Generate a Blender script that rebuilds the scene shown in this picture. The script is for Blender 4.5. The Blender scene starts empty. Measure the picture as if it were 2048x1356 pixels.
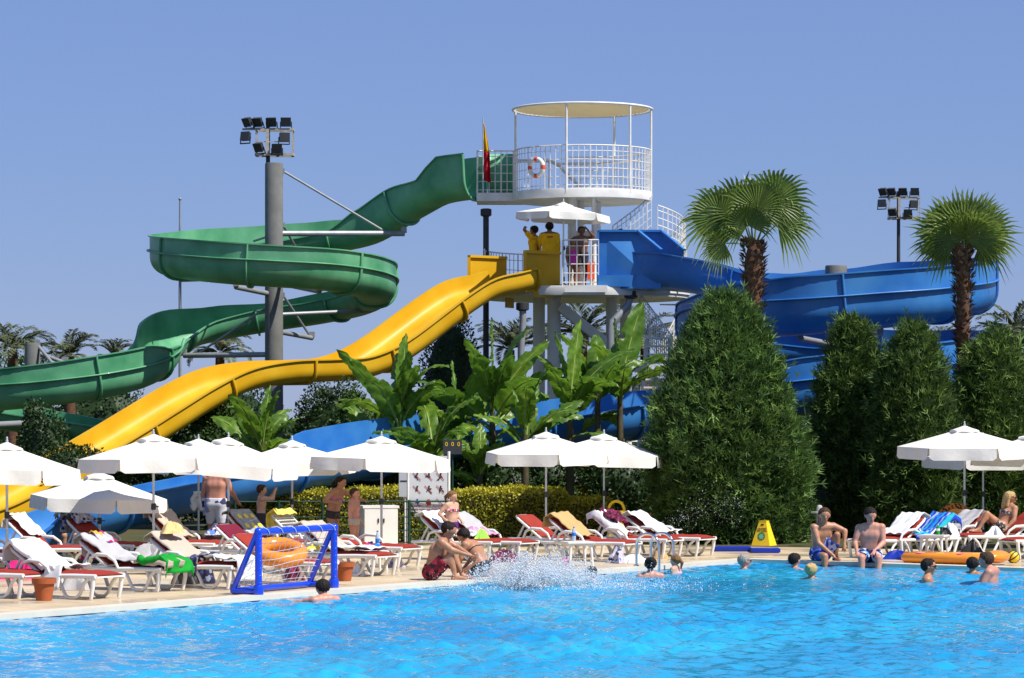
import bpy, math, random
import numpy as np
from mathutils import Vector, Matrix, Euler
from mathutils.geometry import tessellate_polygon

random.seed(11)
rng = np.random.default_rng(11)
R = math.radians
scene = bpy.context.scene
col = scene.collection

# ------------------------------------------------------------------ camera
F, CAM_H, YH = 6000.0, 2.57, 850.0          # focal length and horizon in photo pixels, eye height in metres
cam_d = bpy.data.cameras.new('camera')
cam = bpy.data.objects.new('camera', cam_d)
col.objects.link(cam)
cam.location = (0, 0, CAM_H)
cam.rotation_euler = (R(90), 0, 0)
cam_d.sensor_width = 36.0
cam_d.lens = F / 2048.0 * 36.0
cam_d.shift_y = (YH - 678.0) / 2048.0
cam_d.clip_start = 0.5
cam_d.clip_end = 3000.0
scene.camera = cam

# ------------------------------------------------------------------ sky, sun, exposure
SUN_AZ, SUN_EL = R(-31), R(54)              # azimuth measured from +X towards +Y
sun_dir = Vector((math.cos(SUN_EL) * math.cos(SUN_AZ), math.cos(SUN_EL) * math.sin(SUN_AZ), math.sin(SUN_EL)))
world = bpy.data.worlds.new('World')
scene.world = world
world.use_nodes = True
wt = world.node_tree
wt.nodes.clear()
sky = wt.nodes.new('ShaderNodeTexSky')
sky.sky_type = 'NISHITA'
sky.sun_disc = False
sky.sun_elevation = SUN_EL
sky.sun_rotation = R(90) - SUN_AZ
sky.altitude = 0
sky.air_density = 1.0
sky.dust_density = 0.0
sky.ozone_density = 6.0
tint = wt.nodes.new('ShaderNodeMix')
tint.data_type = 'RGBA'
tint.blend_type = 'MULTIPLY'
tint.inputs[0].default_value = 1.0
tint.inputs[7].default_value = (0.60, 0.58, 0.79, 1)
bgn = wt.nodes.new('ShaderNodeBackground')
bgn.inputs[1].default_value = 0.10
wo = wt.nodes.new('ShaderNodeOutputWorld')
wt.links.new(sky.outputs[0], tint.inputs[6])
even = wt.nodes.new('ShaderNodeMix')      # a hazeless, nearly even summer sky
even.data_type = 'RGBA'
even.inputs[0].default_value = 0.62
even.inputs[7].default_value = (1.42, 2.24, 4.22, 1)
wt.links.new(tint.outputs[2], even.inputs[6])
wt.links.new(even.outputs[2], bgn.inputs[0])
wt.links.new(bgn.outputs[0], wo.inputs[0])

sun_l = bpy.data.lights.new('sun', 'SUN')
sun_l.energy = 4.4
sun_l.angle = R(0.53)
sun_l.color = (1.0, 0.955, 0.88)
sun_o = bpy.data.objects.new('sun', sun_l)
col.objects.link(sun_o)
sun_o.rotation_euler = sun_dir.to_track_quat('Z', 'Y').to_euler()

scene.render.engine = 'CYCLES'
scene.view_settings.view_transform = 'Standard'
scene.view_settings.look = 'None'
scene.view_settings.gamma = 1.0
scene.view_settings.exposure = 0.55
scene.cycles.max_bounces = 6
scene.cycles.diffuse_bounces = 3
scene.cycles.glossy_bounces = 3
scene.cycles.transmission_bounces = 3
scene.cycles.transparent_max_bounces = 6
scene.cycles.caustics_reflective = False
scene.cycles.caustics_refractive = False

# ------------------------------------------------------------------ pixel helpers
def W(px, py, D):
    """Point seen at photo pixel (px, py), standing D metres away."""
    return Vector(((px - 1024.0) * D / F, D, CAM_H + (YH - py) * D / F))

def GD(py, z=0.0):
    return F * (CAM_H - z) / (py - YH)

def G(px, py, z=0.0):
    """Point of the horizontal plane z seen at a pixel."""
    D = GD(py, z)
    return Vector(((px - 1024.0) * D / F, D, z))

# ------------------------------------------------------------------ materials
def nd(t, kind, **kw):
    n = t.nodes.new(kind)
    for k, v in kw.items():
        setattr(n, k, v)
    return n

def rgb(c, k=1.0):
    return (c[0] * k, c[1] * k, c[2] * k, 1)

def M(name, c, rough=0.6, spec=0.4, metal=0.0, var=0.12, vscale=3.0, bump=0.0, bscale=40.0, trans=0.0,
      coat=0.0, tint=None, sss=0.0, detail=4.0, c2=None):
    m = bpy.data.materials.new(name)
    m.use_nodes = True
    t = m.node_tree
    b = t.nodes['Principled BSDF']
    out = t.nodes['Material Output']
    tc = nd(t, 'ShaderNodeTexCoord')
    nz = nd(t, 'ShaderNodeTexNoise')
    nz.inputs['Scale'].default_value = vscale
    nz.inputs['Detail'].default_value = detail
    t.links.new(tc.outputs['Object'], nz.inputs['Vector'])
    mx = nd(t, 'ShaderNodeMix', data_type='RGBA')
    lo, hi = (rgb(c, 1 - var), rgb(c, 1 + var)) if c2 is None else (rgb(c), rgb(c2))
    mx.inputs[6].default_value = lo
    mx.inputs[7].default_value = hi
    rm = nd(t, 'ShaderNodeMapRange')
    rm.inputs[1].default_value = 0.3
    rm.inputs[2].default_value = 0.7
    t.links.new(nz.outputs[0], rm.inputs[0])
    t.links.new(rm.outputs[0], mx.inputs[0])
    colr = mx.outputs[2]
    if tint is not None:
        at = nd(t, 'ShaderNodeAttribute', attribute_name='tint')
        m2 = nd(t, 'ShaderNodeMix', data_type='RGBA')
        m2.inputs[7].default_value = rgb(tint)
        t.links.new(at.outputs['Fac'], m2.inputs[0])
        t.links.new(colr, m2.inputs[6])
        colr = m2.outputs[2]
    t.links.new(colr, b.inputs['Base Color'])
    b.inputs['Roughness'].default_value = rough
    b.inputs['Specular IOR Level'].default_value = spec
    b.inputs['Metallic'].default_value = metal
    if coat:
        b.inputs['Coat Weight'].default_value = coat
        b.inputs['Coat Roughness'].default_value = 0.08
    if sss:
        b.inputs['Subsurface Weight'].default_value = sss
        b.inputs['Subsurface Radius'].default_value = (0.02, 0.008, 0.004)
    if bump:
        n2 = nd(t, 'ShaderNodeTexNoise')
        n2.inputs['Scale'].default_value = bscale
        n2.inputs['Detail'].default_value = 5
        t.links.new(tc.outputs['Object'], n2.inputs['Vector'])
        bp = nd(t, 'ShaderNodeBump')
        bp.inputs['Strength'].default_value = bump
        bp.inputs['Distance'].default_value = 0.02
        t.links.new(n2.outputs[0], bp.inputs['Height'])
        t.links.new(bp.outputs[0], b.inputs['Normal'])
    if trans:
        tr = nd(t, 'ShaderNodeBsdfTranslucent')
        t.links.new(colr, tr.inputs[0])
        ms = nd(t, 'ShaderNodeMixShader')
        ms.inputs[0].default_value = trans
        t.links.new(b.outputs[0], ms.inputs[1])
        t.links.new(tr.outputs[0], ms.inputs[2])
        t.links.new(ms.outputs[0], out.inputs[0])
    return m

def stripes(name, cols, scale, axis=1, rough=0.9):
    """Cloth with straight bands across one object axis."""
    m = M(name, cols[0], rough, 0.2)
    t = m.node_tree
    b = t.nodes['Principled BSDF']
    tc = nd(t, 'ShaderNodeTexCoord')
    sp = nd(t, 'ShaderNodeSeparateXYZ')
    t.links.new(tc.outputs['Object'], sp.inputs[0])
    ml = nd(t, 'ShaderNodeMath', operation='MULTIPLY')
    ml.inputs[1].default_value = scale
    t.links.new(sp.outputs[axis], ml.inputs[0])
    fr = nd(t, 'ShaderNodeMath', operation='FRACT')
    t.links.new(ml.outputs[0], fr.inputs[0])
    cr = nd(t, 'ShaderNodeValToRGB')
    cr.color_ramp.interpolation = 'CONSTANT'
    e = cr.color_ramp.elements
    while len(e) < len(cols):
        e.new(0.5)
    for i, c in enumerate(cols):
        e[i].position = i / len(cols)
        e[i].color = rgb(c)
    t.links.new(fr.outputs[0], cr.inputs[0])
    t.links.new(cr.outputs[0], b.inputs['Base Color'])
    return m

def printed(name, base, spots, scale=9.0, thr=0.42, rough=0.9):
    """Cloth with an irregular print: patches of several colours."""
    m = M(name, base, rough, 0.2)
    t = m.node_tree
    b = t.nodes['Principled BSDF']
    tc = nd(t, 'ShaderNodeTexCoord')
    vo = nd(t, 'ShaderNodeTexVoronoi')
    vo.inputs['Scale'].default_value = scale
    t.links.new(tc.outputs['Object'], vo.inputs['Vector'])
    sp = nd(t, 'ShaderNodeSeparateColor')
    t.links.new(vo.outputs['Color'], sp.inputs[0])
    cr = nd(t, 'ShaderNodeValToRGB')
    cr.color_ramp.interpolation = 'CONSTANT'
    e = cr.color_ramp.elements
    n = len(spots) + 1
    while len(e) < n:
        e.new(0.5)
    e[0].position = 0
    e[0].color = rgb(base)
    for i, c in enumerate(spots):
        e[i + 1].position = thr + (1 - thr) * i / len(spots)
        e[i + 1].color = rgb(c)
    t.links.new(sp.outputs[0], cr.inputs[0])
    t.links.new(cr.outputs[0], b.inputs['Base Color'])
    return m

MT = {}
MT['white_plastic'] = M('white_plastic', (0.74, 0.73, 0.69), 0.42, 0.45, var=0.05)
MT['white_paint'] = M('white_paint', (0.66, 0.63, 0.57), 0.5, 0.4, c2=(0.80, 0.80, 0.77), vscale=2.5, detail=9)
MT['off_white'] = M('off_white', (0.70, 0.69, 0.64), 0.6, var=0.1, vscale=1.2)
MT['canvas'] = M('canvas', (0.86, 0.835, 0.77), 0.9, 0.15, var=0.07, vscale=2.0, trans=0.18, bump=0.25, bscale=14)
MT['canvas_beige'] = M('canvas_beige', (0.50, 0.40, 0.22), 0.9, 0.15, var=0.06, trans=0.30)
MT['alu'] = M('alu', (0.62, 0.63, 0.64), 0.38, 0.5, 0.6, var=0.05)
MT['chrome'] = M('chrome', (0.75, 0.76, 0.78), 0.12, 0.5, 1.0, var=0.03)
MT['grey_steel'] = M('grey_steel', (0.30, 0.31, 0.32), 0.5, 0.4, 0.3, var=0.12)
MT['dark_steel'] = M('dark_steel', (0.035, 0.038, 0.042), 0.5, 0.4, var=0.15)
MT['concrete'] = M('concrete', (0.165, 0.165, 0.155), 0.9, 0.2, var=0.18, vscale=2.2, bump=0.3, bscale=30)
MT['rust_steel'] = M('rust_steel', (0.42, 0.38, 0.32), 0.7, 0.3, var=0.25, vscale=9)
MT['green_frp'] = M('green_frp', (0.045, 0.235, 0.105), 0.44, 0.45, c2=(0.145, 0.40, 0.22), vscale=1.1, detail=9, coat=0.05, bump=0.02, bscale=6)
MT['yellow_frp'] = M('yellow_frp', (0.57, 0.305, 0.005), 0.45, 0.25, c2=(0.65, 0.385, 0.018), vscale=1.2, detail=9, coat=0.05, bump=0.02, bscale=6)
MT['blue_frp'] = M('blue_frp', (0.012, 0.130, 0.44), 0.42, 0.45, c2=(0.050, 0.215, 0.50), vscale=1.1, detail=9, coat=0.05, bump=0.02, bscale=6)
MT['red_cushion'] = M('red_cushion', (0.30, 0.035, 0.022), 0.85, 0.2, var=0.12, bump=0.15, bscale=60)
MT['maroon_cushion'] = M('maroon_cushion', (0.16, 0.012, 0.03), 0.85, 0.2, var=0.12)
MT['terracotta'] = M('terracotta', (0.38, 0.105, 0.04), 0.85, 0.2, var=0.15, vscale=5)
MT['goal_blue'] = M('goal_blue', (0.008, 0.055, 0.62), 0.22, 0.5, var=0.06, coat=0.4)
MT['net'] = M('net', (0.55, 0.58, 0.66), 0.8, 0.2, var=0.05)
MT['towel_white'] = M('towel_white', (0.80, 0.79, 0.77), 0.95, 0.1, var=0.04, bump=0.25, bscale=70)
MT['towel_beige'] = M('towel_beige', (0.50, 0.41, 0.33), 0.95, 0.1, var=0.06, bump=0.25, bscale=70)
MT['towel_tan'] = M('towel_tan', (0.50, 0.33, 0.14), 0.95, 0.1, var=0.06, bump=0.25, bscale=70)
MT['towel_grey'] = M('towel_grey', (0.44, 0.43, 0.43), 0.95, 0.1, var=0.08, bump=0.25, bscale=70)
MT['towel_green'] = M('towel_green', (0.015, 0.30, 0.035), 0.95, 0.1, var=0.12, bump=0.3, bscale=50)
MT['towel_pink'] = M('towel_pink', (0.55, 0.02, 0.16), 0.95, 0.1, var=0.25, vscale=6)
MT['towel_maroon'] = printed('towel_maroon', (0.10, 0.012, 0.035), [(0.25, 0.03, 0.09), (0.05, 0.01, 0.02)], 22)
MT['towel_bluestripe'] = stripes('towel_bluestripe', [(0.02, 0.06, 0.50), (0.01, 0.25, 0.55), (0.02, 0.04, 0.40), (0.35, 0.45, 0.65), (0.02, 0.10, 0.60), (0.02, 0.38, 0.45)], 3.0)
MT['towel_flower'] = M('towel_flower', (0.30, 0.32, 0.36), 0.95, 0.1, var=0.18, vscale=10)
MT['towel_print'] = printed('towel_print', (0.40, 0.02, 0.16), [(0.10, 0.06, 0.35), (0.55, 0.50, 0.55), (0.60, 0.35, 0.05), (0.35, 0.02, 0.14)], 10)
MT['towel_navy'] = printed('towel_navy', (0.02, 0.02, 0.05), [(0.20, 0.22, 0.28), (0.05, 0.06, 0.14)], 14)
MT['cloth_mixed'] = printed('cloth_mixed', (0.45, 0.42, 0.50), [(0.03, 0.03, 0.08), (0.10, 0.20, 0.55), (0.60, 0.58, 0.6)], 18)
MT['cloth_blue'] = M('cloth_blue', (0.02, 0.16, 0.55), 0.9, 0.2)
MT['straw'] = M('straw', (0.66, 0.46, 0.20), 0.9, 0.2, var=0.12, vscale=20)
MT['wicker_brown'] = M('wicker_brown', (0.055, 0.035, 0.026), 0.7, 0.3, var=0.3, vscale=16)
MT['orange_vinyl'] = M('orange_vinyl', (0.90, 0.30, 0.015), 0.25, 0.5, var=0.06, coat=0.5, trans=0.12)
MT['yellow_vinyl'] = M('yellow_vinyl', (0.75, 0.60, 0.03), 0.3, 0.5, var=0.06)
MT['pink_vinyl'] = M('pink_vinyl', (0.75, 0.04, 0.28), 0.3, 0.5, var=0.06)
MT['yellow_plastic'] = M('yellow_plastic', (0.85, 0.56, 0.01), 0.35, 0.5, var=0.05)
MT['green_sticker'] = M('green_sticker', (0.02, 0.22, 0.04), 0.5)
MT['pale_sticker'] = M('pale_sticker', (0.20, 0.45, 0.26), 0.5)
MT['black'] = M('black', (0.012, 0.012, 0.014), 0.5, 0.4)
MT['red_ink'] = M('red_ink', (0.35, 0.03, 0.03), 0.7)
MT['blue_ink'] = M('blue_ink', (0.03, 0.08, 0.35), 0.7)
MT['sign_white'] = M('sign_white', (0.52, 0.54, 0.56), 0.5, var=0.05)
MT['fence_green'] = M('fence_green', (0.008, 0.045, 0.028), 0.55, 0.3)
MT['orange_red'] = M('orange_red', (0.75, 0.10, 0.03), 0.5)
MT['blue_mat'] = M('blue_mat', (0.008, 0.03, 0.32), 0.55, 0.3, var=0.1)
MT['bottle'] = M('bottle', (0.60, 0.68, 0.75), 0.1, 0.5, trans=0.4)
MT['leopard'] = printed('leopard', (0.55, 0.20, 0.03), [(0.05, 0.03, 0.02), (0.45, 0.18, 0.04), (0.04, 0.02, 0.02)], 26, 0.4)
MT['stone_grey'] = M('stone_grey', (0.42, 0.41, 0.38), 0.8, 0.3, var=0.1)
MT['flag_yellow'] = M('flag_yellow', (0.75, 0.42, 0.01), 0.8, 0.2, trans=0.3)
MT['flag_red'] = M('flag_red', (0.50, 0.015, 0.03), 0.8, 0.2, trans=0.3)
MT['soil'] = M('soil', (0.10, 0.075, 0.045), 0.95, 0.1, var=0.3, vscale=0.8, c2=(0.045, 0.07, 0.02))
# foliage: base colour, then the lighter colour young leaves have (attribute tint)
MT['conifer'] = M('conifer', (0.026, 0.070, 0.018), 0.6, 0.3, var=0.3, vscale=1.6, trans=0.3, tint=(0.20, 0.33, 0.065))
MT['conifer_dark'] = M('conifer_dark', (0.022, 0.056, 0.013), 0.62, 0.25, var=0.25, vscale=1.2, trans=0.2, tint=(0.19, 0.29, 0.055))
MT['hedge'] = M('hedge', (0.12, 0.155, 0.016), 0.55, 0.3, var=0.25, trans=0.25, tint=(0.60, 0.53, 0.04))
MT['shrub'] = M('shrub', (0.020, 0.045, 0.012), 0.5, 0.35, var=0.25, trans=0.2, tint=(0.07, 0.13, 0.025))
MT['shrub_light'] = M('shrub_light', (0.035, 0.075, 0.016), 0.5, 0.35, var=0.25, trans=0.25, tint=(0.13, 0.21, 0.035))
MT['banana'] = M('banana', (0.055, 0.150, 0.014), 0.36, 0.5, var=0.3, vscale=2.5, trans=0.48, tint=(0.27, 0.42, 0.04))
MT['banana_stem'] = M('banana_stem', (0.075, 0.06, 0.028), 0.7, 0.3, var=0.35, vscale=6)
MT['palm_leaf'] = M('palm_leaf', (0.085, 0.155, 0.024), 0.42, 0.45, var=0.25, trans=0.4, tint=(0.33, 0.42, 0.08))
MT['palm_far'] = M('palm_far', (0.075, 0.095, 0.045), 0.6, 0.3, var=0.2, trans=0.25, tint=(0.18, 0.20, 0.10))
MT['palm_trunk'] = M('palm_trunk', (0.12, 0.062, 0.036), 0.9, 0.2, var=0.35, vscale=10, tint=(0.30, 0.21, 0.13))
MT['bark'] = M('bark', (0.07, 0.05, 0.035), 0.9, 0.2, var=0.3, vscale=8)

# ------------------------------------------------------------------ mesh helpers
def link(o, parent=None):
    col.objects.link(o)
    if parent is not None:
        o.parent = parent
    return o

def tag(o, label, cat, group=None, kind=None):
    o['label'] = label
    o['category'] = cat
    if group:
        o['group'] = group
    if kind:
        o['kind'] = kind
    return o

def struct(o):
    o['kind'] = 'structure'
    return o

def thing(name, label, cat, loc=(0, 0, 0), rz=0.0, group=None):
    o = bpy.data.objects.new(name, None)
    o.empty_display_size = 0.2
    col.objects.link(o)
    o.location = loc
    o.rotation_euler = (0, 0, rz)
    return tag(o, label, cat, group)

def fast(name, V, Fc, mat, parent=None, tint=None, smooth=False, sharp=None):
    """Mesh object from numpy arrays: V (n,3), Fc (m,k)."""
    V = np.ascontiguousarray(V, dtype=np.float32)
    Fc = np.ascontiguousarray(Fc, dtype=np.int32)
    me = bpy.data.meshes.new(name)
    m, k = Fc.shape
    me.vertices.add(len(V))
    me.vertices.foreach_set('co', V.ravel())
    me.loops.add(m * k)
    me.loops.foreach_set('vertex_index', Fc.ravel())
    me.polygons.add(m)
    me.polygons.foreach_set('loop_start', np.arange(0, m * k, k, dtype=np.int32))
    if smooth:
        me.polygons.foreach_set('use_smooth', np.ones(m, dtype=bool))
    me.update(calc_edges=True)
    if tint is not None:
        a = me.attributes.new('tint', 'FLOAT', 'FACE')
        a.data.foreach_set('value', np.ascontiguousarray(tint, dtype=np.float32))
    if sharp:
        me.set_sharp_from_angle(angle=R(sharp))
    me.materials.append(mat)
    return link(bpy.data.objects.new(name, me), parent)

class MB:
    """Collects shapes; build() links them as one mesh object."""
    def __init__(self):
        self.v, self.f = [], []
    def add(self, vs, fs):
        o = len(self.v)
        self.v += [tuple(p) for p in vs]
        self.f += [tuple(i + o for i in q) for q in fs]
        return self
    def box(self, c, s, rot=None, taper=1.0):
        hx, hy, hz = s[0] / 2, s[1] / 2, s[2] / 2
        ps = []
        for z in (-1, 1):
            k = taper if z > 0 else 1.0
            for x, y in ((-1, -1), (1, -1), (1, 1), (-1, 1)):
                ps.append(Vector((x * hx * k, y * hy * k, z * hz)))
        if rot is not None:
            ps = [rot @ p for p in ps]
        c = Vector(c)
        return self.add([p + c for p in ps], [(3, 2, 1, 0), (4, 5, 6, 7), (0, 1, 5, 4), (1, 2, 6, 5), (2, 3, 7, 6), (3, 0, 4, 7)])
    def bar(self, a, b, w, h=None, up=(0, 0, 1)):
        """Rectangular bar from a to b."""
        a, b = Vector(a), Vector(b)
        h = h or w
        t = (b - a).normalized()
        u = Vector(up)
        if abs(t.dot(u)) > 0.98:
            u = Vector((1, 0, 0))
        s = t.cross(u).normalized() * (w / 2)
        n = s.cross(t).normalized() * (h / 2)
        ps = [a - s - n, a + s - n, a + s + n, a - s + n, b - s - n, b + s - n, b + s + n, b - s + n]
        return self.add(ps, [(0, 1, 2, 3), (7, 6, 5, 4), (4, 5, 1, 0), (5, 6, 2, 1), (6, 7, 3, 2), (7, 4, 0, 3)])
    def tube(self, pts, r, n=8, closed=False, cap=True):
        pts = [Vector(p) for p in pts]
        k = len(pts)
        rs = r if isinstance(r, (list, tuple, np.ndarray)) else [r] * k
        vs, fs = [], []
        prev = None
        for i, p in enumerate(pts):
            if closed:
                t = pts[(i + 1) % k] - pts[i - 1]
            else:
                t = pts[min(i + 1, k - 1)] - pts[max(i - 1, 0)]
            t.normalize()
            if prev is None:
                u = Vector((0, 0, 1)) if abs(t.z) < 0.9 else Vector((1, 0, 0))
                s = t.cross(u).normalized()
            else:
                s = (prev - t * prev.dot(t)).normalized()
            prev = s
            q = t.cross(s)
            for j in range(n):
                a = 2 * math.pi * j / n
                vs.append(p + (s * math.cos(a) + q * math.sin(a)) * rs[i])
        m = k if closed else k - 1
        for i in range(m):
            i2 = (i + 1) % k
            for j in range(n):
                j2 = (j + 1) % n
                fs.append((i * n + j, i * n + j2, i2 * n + j2, i2 * n + j))
        if cap and not closed:
            fs.append(tuple(range(n - 1, -1, -1)))
            fs.append(tuple((k - 1) * n + j for j in range(n)))
        return self.add(vs, fs)
    def lathe(self, prof, n=24, c=(0, 0, 0), a0=0.0, a1=2 * math.pi):
        full = abs(a1 - a0 - 2 * math.pi) < 1e-6
        m = n if full else n + 1
        vs, fs = [], []
        for (r, z) in prof:
            for j in range(m):
                a = a0 + (a1 - a0) * j / n
                vs.append((c[0] + r * math.cos(a), c[1] + r * math.sin(a), c[2] + z))
        for i in range(len(prof) - 1):
            for j in range(n):
                j2 = (j + 1) % m
                fs.append((i * m + j, i * m + j2, (i + 1) * m + j2, (i + 1) * m + j))
        return self.add(vs, fs)
    def ball(self, c, r, n=10):
        if not isinstance(r, (tuple, list)):
            r = (r, r, r)
        k = len(self.v)
        prof = [(max(1e-4, math.sin(math.pi * i / n)), -math.cos(math.pi * i / n)) for i in range(n + 1)]
        self.lathe(prof, n + 4)
        for i in range(k, len(self.v)):
            v = self.v[i]
            self.v[i] = (c[0] + v[0] * r[0], c[1] + v[1] * r[1], c[2] + v[2] * r[2])
        return self
    def prism(self, poly, z0, z1):
        n = len(poly)
        vs = [(x, y, z0) for x, y in poly] + [(x, y, z1) for x, y in poly]
        fs = [tuple(range(n - 1, -1, -1)), tuple(range(n, 2 * n))]
        fs += [(i, (i + 1) % n, n + (i + 1) % n, n + i) for i in range(n)]
        return self.add(vs, fs)
    def grid(self, fn, nu, nv):
        """Open sheet: fn(u, v) for u, v in 0..1."""
        vs = [fn(i / nu, j / nv) for i in range(nu + 1) for j in range(nv + 1)]
        fs = [(i * (nv + 1) + j, i * (nv + 1) + j + 1, (i + 1) * (nv + 1) + j + 1, (i + 1) * (nv + 1) + j) for i in range(nu) for j in range(nv)]
        return self.add(vs, fs)
    def move(self, mat):
        self.v = [tuple(mat @ Vector(p)) for p in self.v]
        return self
    def build(self, name, mat, parent=None, smooth=0, thick=0.0):
        me = bpy.data.meshes.new(name)
        me.from_pydata(self.v, [], self.f)
        if smooth:
            me.polygons.foreach_set('use_smooth', np.ones(len(me.polygons), dtype=bool))
            me.update()
            me.set_sharp_from_angle(angle=R(smooth))
        me.update()
        me.materials.append(MT[mat] if isinstance(mat, str) else mat)
        o = link(bpy.data.objects.new(name, me), parent)
        if thick:
            md = o.modifiers.new('thickness', 'SOLIDIFY')
            md.thickness = thick
            md.offset = 0
        return o

def copy_tree(o, parent=None):
    c = o.copy()
    col.objects.link(c)
    c.parent = parent
    for ch in list(o.children):
        copy_tree(ch, c)
    return c

def text(name, body, size, mat, parent, loc, rot=(R(90), 0, 0)):
    cu = bpy.data.curves.new(name, 'FONT')
    cu.body = body
    cu.size = size
    cu.align_x = 'CENTER'
    cu.align_y = 'CENTER'
    cu.extrude = 0.002
    cu.materials.append(MT[mat])
    tmp = bpy.data.objects.new(name, cu)
    col.objects.link(tmp)
    bpy.context.view_layer.update()
    me = bpy.data.meshes.new_from_object(tmp)
    bpy.data.objects.remove(tmp)
    o = link(bpy.data.objects.new(name, me), parent)
    o.location = loc
    o.rotation_euler = rot
    return o

# ================================================================== THE SETTING
PC = Vector((4.55, 57.3))                    # far corner of the pool
PU = Vector((0.561, 0.828))                  # along its left edge, away from the camera
PV = Vector((0.788, -0.615))                 # along its right edge, towards the camera
NL = Vector((-0.828, 0.561))                 # off the pool on the left side
NR = Vector((0.615, 0.788))                  # off the pool on the right side
pool = [PC, PC + PV * 30, Vector((28.2, 13.0)), Vector((-25.0, 13.0)), PC - PU * 45]

def sheet(name, outer, holes, z, mat):
    loops = [[Vector((p[0], p[1], 0)) for p in outer]] + [[Vector((p[0], p[1], 0)) for p in h] for h in holes]
    flat = [p for l in loops for p in l]
    tris = tessellate_polygon(loops)
    me = bpy.data.meshes.new(name)
    fs = []
    for t in tris:
        a, b, c = (flat[i] for i in t)
        fs.append(t if (b - a).cross(c - a).z > 0 else t[::-1])
    me.from_pydata([(p.x, p.y, z) for p in flat], [], fs)
    me.materials.append(mat)
    return struct(link(bpy.data.objects.new(name, me)))

def offset_pool(d):
    """Pool outline pushed outwards by d metres."""
    n = len(pool)
    cx = sum(p.x for p in pool) / n
    cy = sum(p.y for p in pool) / n
    out = []
    for i in range(n):
        p0, p1, p2 = pool[i - 1], pool[i], pool[(i + 1) % n]
        e1, e2 = (p1 - p0).normalized(), (p2 - p1).normalized()
        n1, n2 = Vector((-e1.y, e1.x)), Vector((-e2.y, e2.x))
        if n1.dot(p1 - Vector((cx, cy))) < 0:
            n1, n2 = -n1, -n2
        k = (n1 + n2) / (1 + n1.dot(n2))
        out.append(p1 + k * d)
    return out

# terrain reaches the horizon
sheet('ground', [(-1500, -300), (1500, -300), (1500, 2500), (-1500, 2500)], [offset_pool(0.30)], -0.03, MT['soil'])

def deck_material():
    m = M('deck_stone', (0.60, 0.475, 0.31), 0.42, 0.4, var=0.14, vscale=0.9)
    t = m.node_tree
    b = t.nodes['Principled BSDF']
    tc = nd(t, 'ShaderNodeTexCoord')
    mp = nd(t, 'ShaderNodeMapping')
    mp.inputs['Rotation'].default_value = (0, 0, math.atan2(PU.y, PU.x))
    t.links.new(tc.outputs['Object'], mp.inputs[0])
    br = nd(t, 'ShaderNodeTexBrick')
    br.inputs['Scale'].default_value = 1.0
    br.inputs['Brick Width'].default_value = 0.6
    br.inputs['Row Height'].default_value = 0.3
    br.inputs['Mortar Size'].default_value = 0.006
    br.inputs['Color1'].default_value = (1, 1, 1, 1)
    br.inputs['Color2'].default_value = (0.86, 0.85, 0.82, 1)
    br.inputs['Mortar'].default_value = (0.62, 0.58, 0.5, 1)
    t.links.new(mp.outputs[0], br.inputs[0])
    mx = nd(t, 'ShaderNodeMix', data_type='RGBA', blend_type='MULTIPLY')
    mx.inputs[0].default_value = 1.0
    src = b.inputs['Base Color'].links[0].from_socket
    t.links.new(src, mx.inputs[6])
    t.links.new(br.outputs[0], mx.inputs[7])
    t.links.new(mx.outputs[2], b.inputs['Base Color'])
    # wet patches left by bathers: a smoother surface with a shape of its own
    wn = nd(t, 'ShaderNodeTexNoise')
    wn.inputs['Scale'].default_value = 0.7
    t.links.new(tc.outputs['Object'], wn.inputs[0])
    wr = nd(t, 'ShaderNodeMapRange')
    wr.inputs[1].default_value, wr.inputs[2].default_value = 0.45, 0.6
    wr.inputs[3].default_value, wr.inputs[4].default_value = 0.55, 0.16
    t.links.new(wn.outputs[0], wr.inputs[0])
    t.links.new(wr.outputs[0], b.inputs['Roughness'])
    return m
MT['deck'] = deck_material()
deck_outer = [PC + NL * 9.5 + NR * 4.0, PC + NR * 6.0 + NL * 0.0 + PV * 0.0, PC + NR * 6.0 + PV * 30, Vector((34, 6)), Vector((-45, 6)), PC - PU * 45 + NL * 9.5]
sheet('pool_deck', deck_outer, [offset_pool(0.34)], 0.0, MT['deck'])

MT['coping'] = M('coping', (0.66, 0.58, 0.46), 0.5, 0.4, var=0.08, vscale=2)
MT['pool_tile'] = M('pool_tile', (0.02, 0.10, 0.36), 0.2, 0.5, var=0.15, vscale=8)
def pool_ring(name, din, dout, z0, z1, mat):
    a, b = offset_pool(din), offset_pool(dout)
    n = len(a)
    mb = MB()
    vs = [(p.x, p.y, z1) for p in a] + [(p.x, p.y, z1) for p in b] + [(p.x, p.y, z0) for p in a] + [(p.x, p.y, z0) for p in b]
    fs = []
    for i in range(n):
        j = (i + 1) % n
        fs += [(i, n + i, n + j, j), (2 * n + i, i, j, 2 * n + j), (n + i, 3 * n + i, 3 * n + j, n + j)]
    mb.add(vs, fs)
    return struct(mb.build(name, mat))
pool_ring('pool_coping', 0.0, 0.36, -0.06, 0.012, 'coping')
pool_ring('pool_wall', 0.025, 0.30, -1.6, -0.0605, 'pool_tile')

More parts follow.
